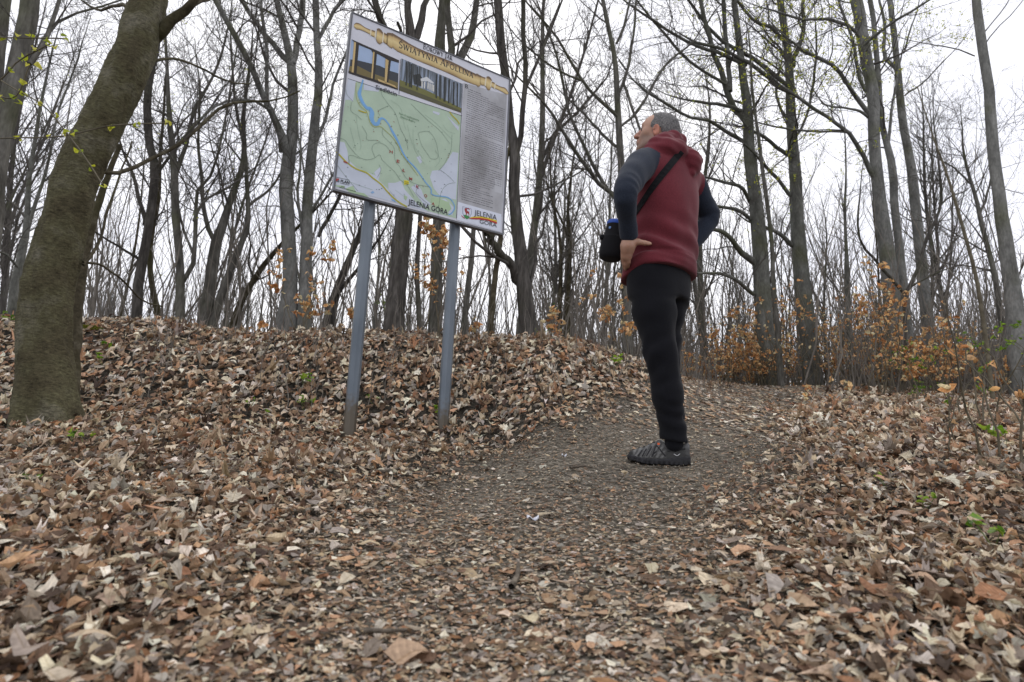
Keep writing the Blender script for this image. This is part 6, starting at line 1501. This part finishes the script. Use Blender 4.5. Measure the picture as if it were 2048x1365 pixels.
M['black'] = cloth('black_trouser_cloth', (0.0068, 0.0072, 0.010), 300, 0.2, 0.05)
M['blackstrap'] = cloth('black_webbing', (0.010, 0.010, 0.012), 500, 0.3, 0.05)
M['shoe'], t, b = new_mat('grey_shoe_fabric')
va = node(t, 'ShaderNodeVertexColor', layer_name='col'); n1 = node(t, 'ShaderNodeTexNoise', Scale=260.0, Detail=3.0); t.links.new(geo_pos(t), n1.inputs['Vector'])
r = ramp(t, n1.outputs['Fac'], [(0.3, (0.7, 0.7, 0.7)), (0.7, (1.3, 1.3, 1.3))]); mv = node(t, 'ShaderNodeMix', data_type='RGBA', blend_type='MULTIPLY'); mv.inputs['Factor'].default_value = 1.0
t.links.new(va.outputs[0], mv.inputs['A']); t.links.new(r.outputs[0], mv.inputs['B']); t.links.new(mv.outputs['Result'], b.inputs['Base Color']); b.inputs['Roughness'].default_value = 0.8; bump(t, b, n1.outputs['Fac'], 0.4, 0.001)
M['sole'] = plain('black_rubber', (0.022, 0.022, 0.025), 0.7, 0.3, 0.3, 40)
M['orange'] = plain('orange_tab', (0.65, 0.11, 0.03), 0.5, 0.3, 0.05, 20)
M['whitemark'] = plain('white_mark', (0.6, 0.6, 0.62), 0.5, 0.3, 0.05, 20)
hair, t, b = new_mat('grey_hair')
n1 = node(t, 'ShaderNodeTexNoise', Scale=320.0, Detail=3.0, Roughness=0.7); t.links.new(geo_pos(t), n1.inputs['Vector'])
n2 = node(t, 'ShaderNodeTexNoise', Scale=16.0, Detail=3.0); t.links.new(geo_pos(t), n2.inputs['Vector'])
r = ramp(t, n1.outputs['Fac'], [(0.34, (0.045, 0.044, 0.045)), (0.52, (0.15, 0.145, 0.145)), (0.68, (0.40, 0.39, 0.385))])
r2 = ramp(t, n2.outputs['Fac'], [(0.35, (0.6, 0.6, 0.62)), (0.65, (1.1, 1.1, 1.1))])
mm = node(t, 'ShaderNodeMix', data_type='RGBA', blend_type='MULTIPLY'); mm.inputs['Factor'].default_value = 1.0
t.links.new(r.outputs[0], mm.inputs['A']); t.links.new(r2.outputs[0], mm.inputs['B']); t.links.new(mm.outputs['Result'], b.inputs['Base Color'])
b.inputs['Roughness'].default_value = 0.75; bump(t, b, n1.outputs['Fac'], 0.9, 0.004); M['hair'] = hair

base = np.array([foot_l[0], foot_l[1], man_z])
V, Q = surface(body_sdf, [base[0] - 0.5, base[1] - 0.5, man_z - 0.02], [base[0] + 0.5, base[1] + 0.6, man_z + 1.9], 0.0060)
qh = (V - HC) / HS; fh, lh, uh = qh @ HF, qh @ HL, qh @ HU
pc = np.ones((len(V), 3))
inh = np.linalg.norm(qh, axis=1) < 0.19
stub = inh * sstep(uh, -0.028, -0.050) * sstep(fh, -0.01, 0.02) * (1 - np.exp(-(((fh - 0.09) / 0.02) ** 2 + ((uh + 0.066) / 0.010) ** 2)))
pc = pc * (1 - stub[:, None]) + stub[:, None] * np.array([0.62, 0.68, 0.74])
red = inh * (np.exp(-((np.abs(lh) - 0.088) / 0.012) ** 2) * (np.abs(fh) < 0.035) + np.exp(-((fh - 0.118) / 0.02) ** 2) * 0.7)
pc = pc * (1 - red[:, None]) + red[:, None] * pc * np.array([1.12, 0.78, 0.72])
sock = inh * np.exp(-(((fh - 0.085) / 0.014) ** 2 + ((np.abs(lh) - 0.032) / 0.016) ** 2 + ((uh + 0.004) / 0.010) ** 2)); pc = pc * (1 - 0.35 * sock[:, None])
person = link('person', mesh_np('person', V - base, Q, True, pc), M['skin'], None, tuple(base))
person['label'] = 'man in a maroon hoodie with navy sleeves and black trousers reading the board'; person['category'] = 'person'
def wear(name, f, lo, hi, h, mat, parent=person, keep=None):
    V, Q = surface(f, lo, hi, h)
    return V, Q
bx = lambda *js: (np.min([j[k] for k in js], 0) - 0.2, np.max([j[k] for k in js], 0) + 0.2)
lo, hi = bx('lsh', 'rsh', 'lel', 'rel', 'pelvis', 'lwr', 'rwr', 'nk')
V, Q = surface(hoodie_sdf, lo, hi, 0.0066)
cen = V[Q].mean(1)
dl, dr = sleeve_sdf(cen, 'l'), sleeve_sdf(cen, 'r'); dt = hoodie_torso(cen); dh = hood_sdf(cen)
# raglan seams: planes from the neck to the armpits
def seam(side, s):
    # plane through the side of the neck and the two ends of the armpit
    n_ = nrm(LF * s * 0.93 + UP * 0.32 - FW * 0.0); q = j['nk'] * 0.62 + j[side + 'sh'] * 0.38 - UP * 0.01
    if side == 'l': n_ = nrm(LF * 0.78 + UP * 0.10 + FW * 0.50); q = j['nk'] * 0.18 + j['lsh'] * 0.82 + LF * 0.036
    return (cen - q) @ n_
SLV = {}
for side, s, ds in (('l', 1, dl), ('r', -1, dr)):
    if side == 'r': SLV[side] = (dh > 0.010) & (dr < dt + 0.002) & ((cen - j['rsh']) @ (-LF) > -0.004 + 0.25 * (j['rsh'][2] - cen[:, 2]).clip(-0.1, 0.12) * 0); continue
    SLV[side] = (dh > 0.010) & (((ds < dt - 0.004) & ((cen - j['chest']) @ (LF * s) > 0.155)) | ((seam(side, s) > 0) & (ds < 0.03) & (cen[:, 2] > Zsh - 0.16)))
isl = SLV['l']; isr = SLV['r'] & ~isl
def sub(mask):
    q = Q[mask]; u, inv = np.unique(q, return_inverse=True); return V[u], inv.reshape(q.shape)
v_, q_ = sub(~isl & ~isr); hoodie = link('hoodie', mesh_np('hoodie', v_ - base, q_), M['maroon'], person)
for mk, nm in ((isl, 'sleeve'), (isr, 'sleeve')):
    v_, q_ = sub(mk); link(nm, mesh_np(nm, v_ - base, q_), M['navy'], hoodie)
lo, hi = bx('lhip', 'rhip', 'lank', 'rank', 'pelvis')
V, Q = surface(trouser_sdf, lo, hi, 0.0082); link('trousers', mesh_np('trousers', V - base, Q), M['black'], person)
for s in 'lr':
    V, Q = surface(lambda p: sd_caps(p, j[s + 'ank'] + UP * 0.03, j[s + 'ank'] - UP * 0.06, 0.046, 0.042), j[s + 'ank'] - 0.12, j[s + 'ank'] + 0.09, 0.006); link('sock', mesh_np('sock', V - base, Q), M['black'], person)
# short hair
wvh = wave_set(8, 300, 700)
def hair_sdf(p):
    I = HA
    d = sd_ell(p, hp(-0.006, 0, 0.018), I, np.array([0.091, 0.076, 0.088]) * HS)
    d = smn(d, sd_ell(p, hp(0.046, 0, 0.022), I, np.array([0.048, 0.062, 0.066]) * HS), 0.02)
    d = smn(d, sd_caps(p, hp(-0.05, 0, -0.02), hp(-0.060, 0, -0.07), 0.05, 0.05), 0.03)
    q = (p - HC) / HS; f, l, u = q @ HF, q @ HL, q @ HU
    front = f - (0.046 + 0.26 * (u - 0.03) - 0.10 * np.abs(l) - 0.018 * np.exp(-((u - 0.055) / 0.025) ** 2) + 0.004 * np.sin(l * 120))
    lowb = np.where(f > -0.024, -0.004, -0.016 + 1.25 * (f + 0.024)) - u
    lowb = np.minimum(lowb, np.maximum(np.abs(f - 0.014) - 0.008, -0.024 - u))
    th = d - 0.0055 * HS + 0.0012 * waves(p, wvh)
    return smx(smx(th, front * 0.8, 0.006), lowb * 0.7, 0.006)
V, Q = surface(hair_sdf, HC - 0.16, HC + 0.16, 0.0042); hr = link('hair', mesh_np('hair', V - base, Q), M['hair'], person)
rh = np.random.default_rng(4); cq = V[Q].mean(1); nq = nrm(np.cross(V[Q[:, 2]] - V[Q[:, 0]], V[Q[:, 3]] - V[Q[:, 1]]))
if ((cq - HC) * nq).sum() < 0: nq = -nq
ok = hair_sdf(cq + nq * 0.004) > 0; sel = rh.integers(len(cq), size=9000); p0 = cq[sel] + rh.normal(0, 0.0015, (9000, 3)); n0 = nq[sel]
hq = (p0 - HC) @ HU; okh = (np.linalg.norm(p0 - HC, axis=1) > 0.07); p0, n0 = p0[okh], n0[okh]
dirh = nrm(n0 * 0.35 - HF * 0.6 - HU * 0.5 + rh.normal(0, 0.25, p0.shape)); sdh = nrm(np.cross(dirh, rh.normal(size=p0.shape))) * 0.0006
lnh = rh.uniform(0.003, 0.0065, len(p0))[:, None]
HV = np.stack([p0 - sdh - n0 * 0.001, p0 + sdh - n0 * 0.001, p0 + dirh * lnh], 1).reshape(-1, 3); HFc = np.arange(len(HV)).reshape(-1, 3)
gcol = np.repeat(rh.choice([0.05, 0.10, 0.20, 0.38, 0.52], len(p0), p=[0.25, 0.25, 0.2, 0.18, 0.12]), 3)[:, None] * np.array([1, 0.98, 0.97])
mh_, th_, bh_ = new_mat('grey_hair_strands'); vh_ = node(th_, 'ShaderNodeVertexColor', layer_name='col'); th_.links.new(vh_.outputs[0], bh_.inputs['Base Color']); bh_.inputs['Roughness'].default_value = 0.5
link('hair_strands', mesh_np('hair_strands', HV - base, HFc, False, gcol), mh_, hr, kind='stuff')
# eyes and eyebrow
for s in (1, -1):
    v_, q_ = surface(lambda p: sd_sph(p, hp(0.0795, 0.031 * s, -0.001), 0.0122 * HS), hp(0.08, 0.031 * s, 0) - 0.02, hp(0.08, 0.031 * s, 0) + 0.02, 0.003)
    link('eye', mesh_np('eye', v_ - base, q_), plain('eye_dark', (0.06, 0.045, 0.04), 0.2, 0.5, 0.1, 50) if s == 1 else bpy.data.materials['eye_dark'], person)
    v_, q_ = surface(lambda p: sd_caps(p, hp(0.090, 0.016 * s, 0.024), hp(0.080, 0.045 * s, 0.026), 0.0055, 0.0045), hp(0.085, 0.03 * s, 0.025) - 0.04, hp(0.085, 0.03 * s, 0.025) + 0.04, 0.003)
    link('eyebrow', mesh_np('eyebrow', v_ - base, q_), M['hair'], person)
for side in 'lr':
    h_, t_, s_ = shoe_frame(side)
    lo, hi = np.minimum(h_, h_ + t_ * LEN) - 0.08, np.maximum(h_, h_ + t_ * LEN) + 0.08; hi[2] = h_[2] + 0.16; lo[2] = h_[2] - 0.02
    V, Q = surface(lambda p: upper_sdf(p, side), lo, hi, 0.0042); xs_, ys_, zs_ = shoe_local(V, side)
    pan = sstep(xs_, 0.10, 0.125) * sstep(xs_, 0.262, 0.25) * sstep(zs_, 0.026, 0.034); st_ = np.sin((xs_ * 1.0 + 0.55 * zs_) * 2 * math.pi / 0.023) > -0.25
    lite = pan * np.where(st_, 1.0, 0.25); toe_ = sstep(xs_, 0.248, 0.262); coll = sstep(zs_, 0.076, 0.084) * sstep(xs_, 0.12, 0.10)
    c_ = np.full((len(V), 3), 0.032) + lite[:, None] * np.array([0.10, 0.10, 0.098]) + coll[:, None] * np.array([0.05, 0.05, 0.052]) + (sstep(xs_, 0.03, 0.0) * sstep(zs_, 0.04, 0.06) * 0.03)[:, None]; c_ = c_ * (1 - 0.5 * toe_[:, None])
    sh = link('shoe', mesh_np('shoe', V - base, Q, True, c_), M['shoe'], person)
    V, Q = surface(lambda p: sole_sdf(p, side), lo, hi, 0.0042); link('sole', mesh_np('sole', V - base, Q), M['sole'], sh)
    def sp(x, y, z): return h_ + t_ * x + s_ * y + UP * z
    lc = []
    for k in range(5):
        x = 0.135 + 0.022 * k; z = np.interp(x, [0.13, 0.16, 0.20, 0.24], [0.108, 0.098, 0.078, 0.068]) + 0.002; w = 0.020
        lc.append(np.array([sp(x - 0.006, w, z - 0.010), sp(x, w * 0.4, z + 0.001), sp(x + 0.004, -w * 0.4, z + 0.001), sp(x + 0.010, -w, z - 0.010)]))
    lc = np.array(lc); V, F = tubes(lc, np.full(lc.shape[:2], 0.0026), 6); link('lace', mesh_np('lace', V - base, F), M['sole'], sh)
    # overlay ribs, tab and mark on the outer side
    so = 1 if side == 'l' else -1
    def sidept(x, z, lift=0.0015):
        # find the surface outwards from the middle
        y0, y1 = 0.0, 0.07
        for _ in range(24):
            ym = 0.5 * (y0 + y1)
            if upper_sdf(sp(x, ym * so, z)[None], side)[0] < 0: y0 = ym
            else: y1 = ym
        return sp(x, (y0 + lift) * so, z)
    ribs = []
    for x0, z0, x1, z1 in ((0.150, 0.088, 0.172, 0.034), (0.172, 0.080, 0.196, 0.034), (0.195, 0.070, 0.216, 0.034), (0.216, 0.062, 0.234, 0.036), (0.150, 0.088, 0.110, 0.040), (0.172, 0.034, 0.150, 0.060), (0.02, 0.075, 0.10, 0.062)):
        ribs.append([sidept(x0 + (x1 - x0) * f, z0 + (z1 - z0) * f, 0.0008) for f in np.linspace(0, 1, 5)])
    ribs = np.array(ribs); V, F = tubes(ribs, np.full(ribs.shape[:2], 0.0030), 6); link('rib', mesh_np('rib', V - base, F), M['sole'], sh)
    c = [sidept(0.134, 0.090), sidept(0.144, 0.090), sidept(0.144, 0.099), sidept(0.134, 0.099)]
    link('pull_tab', mesh_np('pull_tab', np.array(c + [q - s_ * so * 0.004 for q in c]) - base, [np.array([[0, 1, 2, 3], [4, 7, 6, 5], [0, 4, 5, 1], [1, 5, 6, 2], [2, 6, 7, 3], [3, 7, 4, 0]])], False), M['orange'], sh)
    mk = np.array([[sidept(0.058 + 0.014 * f, 0.050 - 0.008 * (1 - f) + 0.006 * f * 0, 0.002) for f in np.linspace(0, 1, 4)], [sidept(0.056 - 0.012 * f, 0.042 + 0.010 * f, 0.002) for f in np.linspace(0, 1, 4)]])
    V, F = tubes(mk, np.full(mk.shape[:2], 0.0016), 5); link('shoe_mark', mesh_np('shoe_mark', V - base, F), M['whitemark'], sh)

# ------------------------------------------------------------------ the shoulder bag: padded pouch, blue rim, strap
BC = J(1226, 482, 0.03); BAX = nrm(UP * 0.985 + np.array([0.16, 0, 0]))
bag = thing('shoulder_bag', 'small black padded pouch with a blue rim hanging at the man front', 'bag', BC - BAX * 0.11)
def lathe(prof, S, c, ax):
    x_ = nrm(np.cross(ax, [0.2, 1, 0.1])); y_ = np.cross(ax, x_); a = np.arange(S) * 2 * math.pi / S
    V = np.array([c + ax * h + r * (math.cos(q) * x_ + math.sin(q) * y_) for r, h in prof for q in a]); n = len(prof)
    F = np.array([[i * S + k, i * S + (k + 1) % S, (i + 1) * S + (k + 1) % S, (i + 1) * S + k] for i in range(n - 1) for k in range(S)])
    return V, F
prof = [(0.001, -0.104), (0.034, -0.104), (0.048, -0.100), (0.056, -0.090), (0.0585, -0.074), (0.0585, -0.03), (0.057, 0.005), (0.0565, 0.010), (0.053, 0.013), (0.0525, 0.018), (0.051, 0.022), (0.0475, 0.06), (0.045, 0.082)]
V, F = lathe(prof, 32, BC, BAX); part('pouch', V, F, M['blackstrap'], bag)
M['bluerim'] = plain('blue_trim', (0.012, 0.065, 0.36), 0.5, 0.4, 0.15, 40)
V, F = lathe([(0.0455, 0.080), (0.047, 0.083), (0.046, 0.098), (0.040, 0.104), (0.001, 0.106)], 32, BC, BAX); part('rim', V, F, M['bluerim'], bag)
sd = nrm([-0.95, -0.2, 0]); c0 = BC + BAX * 0.012 + sd * 0.060
V, F = lathe([(0.001, -0.012), (0.010, -0.012), (0.013, -0.006), (0.013, 0.006), (0.010, 0.012), (0.001, 0.012)], 12, c0, BAX); part('side_loop', V, F, M['blackstrap'], bag)
M['bluebadge'] = plain('pale_blue_badge', (0.18, 0.32, 0.62), 0.5, 0.3, 0.1, 30)
V, F = lathe([(0.001, 0.0), (0.007, 0.0), (0.006, 0.002), (0.001, 0.0025)], 10, BC + BAX * 0.055 + nrm([-0.62, -0.78, 0.0]) * 0.0505, nrm([-0.62, -0.78, 0.05])); part('badge', V, F, M['bluebadge'], bag)
# strap over the right shoulder and across the back
def on_surf(p0, d, f=hoodie_sdf):
    """walk from outside along direction d to the cloth"""
    p = np.array(p0, float)
    for _ in range(80):
        s = float(f(p[None])[0])
        if s < 0.0008: break
        p = p + d * max(s * 0.6, 0.0005)
    return p
def gradn(p):
    e = 0.006; return nrm(np.array([hoodie_torso((p + np.eye(3)[i] * e)[None])[0] - hoodie_torso((p - np.eye(3)[i] * e)[None])[0] for i in range(3)]))
sp_pts, sp_n = [], []
for f in np.linspace(0, 1, 18):
    px, py = 1363 + (1262 - 1363) * f, 303 + (441 - 303) * f + 6 * math.sin(f * math.pi) * -1
    d = nrm(_F + _R * ((px - 1024) / FPX) - _U * ((py - 682.5) / FPX)); q = on_surf(d * 2.2, d, lambda p: smn(hoodie_torso(p), hood_sdf(p), 0.014)); n_ = -d if f < 0.05 else gradn(q)
    sp_pts.append(q + n_ * 0.003); sp_n.append(n_)
# over the right shoulder, down the chest and round the left side to the pouch
def pull(g):
    g = np.array(g, float)
    for _ in range(30):
        s = hoodie_torso(g[None])[0]; g = g - gradn(g) * (s - 0.004) * 0.8
    return g
fr = [pull(j['nk'] + LF * (-0.10) + UP * 0.02 - FW * 0.0), pull(j['chest'] + FW * 0.2 + UP * 0.10 - LF * 0.08), pull(j['chest'] + FW * 0.22 - UP * 0.02 + LF * 0.02), BC + BAX * 0.09 + nrm([0.8, 0.2, 0]) * 0.03]
bk = [pull(j['chest'] + LF * 0.3 - UP * 0.10 + FW * 0.02), pull(j['chest'] + LF * 0.25 - UP * 0.16 + FW * 0.14), BC + BAX * 0.09 + nrm([0.3, -0.2, 0]) * 0.04]
def ribbon(pts, nn, w, th, name):
    pts = np.array(pts); nn = np.array(nn); tn = nrm(np.gradient(pts, axis=0)); sdv = nrm(np.cross(tn, nn)); n = len(pts)
    V = np.concatenate([pts + sdv * w / 2 + nn * th, pts - sdv * w / 2 + nn * th, pts - sdv * w / 2 - nn * th, pts + sdv * w / 2 - nn * th])
    F = [[k * n + i, k * n + i + 1, ((k + 1) % 4) * n + i + 1, ((k + 1) % 4) * n + i] for k in range(4) for i in range(n - 1)]
    part(name, V, np.array(F)[:, ::-1], M['blackstrap'], bag, False)
ribbon(sp_pts, sp_n, 0.033, 0.0015, 'strap')
f1 = catmull([sp_pts[0]] + fr, 20); ribbon(f1, [gradn(q) for q in f1], 0.026, 0.0015, 'strap')
f2 = catmull([sp_pts[-1]] + bk, 14); ribbon(f2, [gradn(q) for q in f2], 0.022, 0.0015, 'strap')
V, F = lathe([(0.001, -0.004), (0.008, -0.004), (0.009, 0), (0.008, 0.004), (0.001, 0.004)], 12, sp_pts[-1] + sp_n[-1] * 0.003, sp_n[-1]); part('buckle', V, F, plain('dark_buckle', (0.08, 0.08, 0.09), 0.35, 0.5, 0.1, 40), bag)

# ------------------------------------------------------------------ fallen sticks and litter
def ground_hit(px, py):
    lo, hi = 0.7, 9.0
    for _ in range(40):
        Y = 0.5 * (lo + hi); p = P(px, py, Y)
        if p[2] > float(ground_z(p[0], p[1])): lo = Y
        else: hi = Y
    return P(px, py, Y)
M['stick'] = bark('fallen_stick_bark', (0.05, 0.04, 0.03), (0.12, 0.10, 0.08), (0.22, 0.19, 0.15), None, 0, zs=1.0, scale=40.0)
def stick(pts, r, label, twig=True):
    q = np.array([ground_hit(*p) for p in pts]); q[:, 2] = ground_z(q[:, 0], q[:, 1]) + r * 1.2 + 0.012
    c = catmull(q, 12); rad = r * np.linspace(1, 0.6, 12) * (1 + 0.12 * np.sin(np.arange(12) * 2.1))
    o = thing('fallen_stick', label, 'stick', q[0])
    V, F = tubes(c[None], rad[None], 8); part('wood', V, F, M['stick'], o)
    if twig:
        e = c[7] + np.array([0.02, 0.05, 0.015]); V, F = tubes(np.stack([c[7], (c[7] + e) / 2 + 0.004, e])[None], np.array([[r * 0.45, r * 0.35, r * 0.2]]), 6); part('twig', V, F, M['stick'], o)
stick([(555, 948), (600, 950), (645, 944)], 0.007, 'thin curved stick lying left of the path below the first post')
stick([(755, 957), (785, 953), (806, 948)], 0.010, 'short thick broken stick lying below the sign posts')
stick([(1140, 945), (1165, 942), (1185, 944)], 0.006, 'small dark stick lying on the path left of the shoe', False)
stick([(1022, 1195), (1034, 1170), (1036, 1145)], 0.007, 'curved brown stick lying end on in the middle of the path', False)
stick([(725, 1283), (770, 1284), (812, 1282)], 0.0045, 'straight dark twig lying on the lower path', False)
stick([(1870, 940), (1900, 955), (1945, 965)], 0.014, 'rotten thick stick lying in the leaves at the right')
stick([(330, 985), (390, 975), (440, 960)], 0.008, 'curled dry stick lying in the leaves at the left')
def paper(px, py, w, label):
    p = ground_hit(px, py); n = 5; V = []; F = []
    for i in range(n):
        for k in range(3): V.append([p[0] + (i - 2) * w / 4, p[1] + (k - 1) * w * 0.22, p[2] + 0.014 + 0.006 * math.sin(i * 1.7 + k) + 0.005 * (k == 1)])
    for i in range(n - 1):
        for k in range(2): a = i * 3 + k; F.append([a, a + 3, a + 4, a + 1])
    me = mesh_np('paper_scrap', np.array(V) - p, np.array(F)); o = link('paper_scrap', me, M['print_white'], None, tuple(p), label=label, category='litter')
    md = o.modifiers.new('thick', 'SOLIDIFY'); md.thickness = 0.001
paper(1065, 1047, 0.035, 'crumpled white paper scrap lying on the middle of the path')
paper(1128, 918, 0.022, 'tiny white paper scrap lying left of the shoe')
# moss cushion at the foot of the leaning tree
def moss(px, py, Y, r, label):
    p = P(px, py, Y); z = float(ground_z(p[0], p[1])); rr = np.random.default_rng(9)
    n = 500; a = rr.uniform(0, 6.28, n); d = r * np.sqrt(rr.uniform(0, 1, n)); q = np.stack([p[0] + d * np.cos(a) * 1.6, p[1] + d * np.sin(a) * 0.7, z + 0.05 * (1 - (d / r) ** 2)], -1)
    c = np.array([lin(104, 108, 34), lin(84, 92, 30), lin(128, 128, 44)])[rr.integers(3, size=n)]
    V, F, C, Lv = leaf_batch(q, rr.uniform(0.015, 0.03, n), np.full(n, 0.9), 5, c, np.full(n, 0.6))
    o = link('moss_cushion', mesh_np('moss_cushion', V - p, F, True, C, Lv), M['greenleaf'], None, tuple(p), label=label, category='moss'); o['kind'] = 'stuff'
moss(172, 655, 5.6, 0.14, 'yellow green moss cushion on the bank beside the leaning tree')
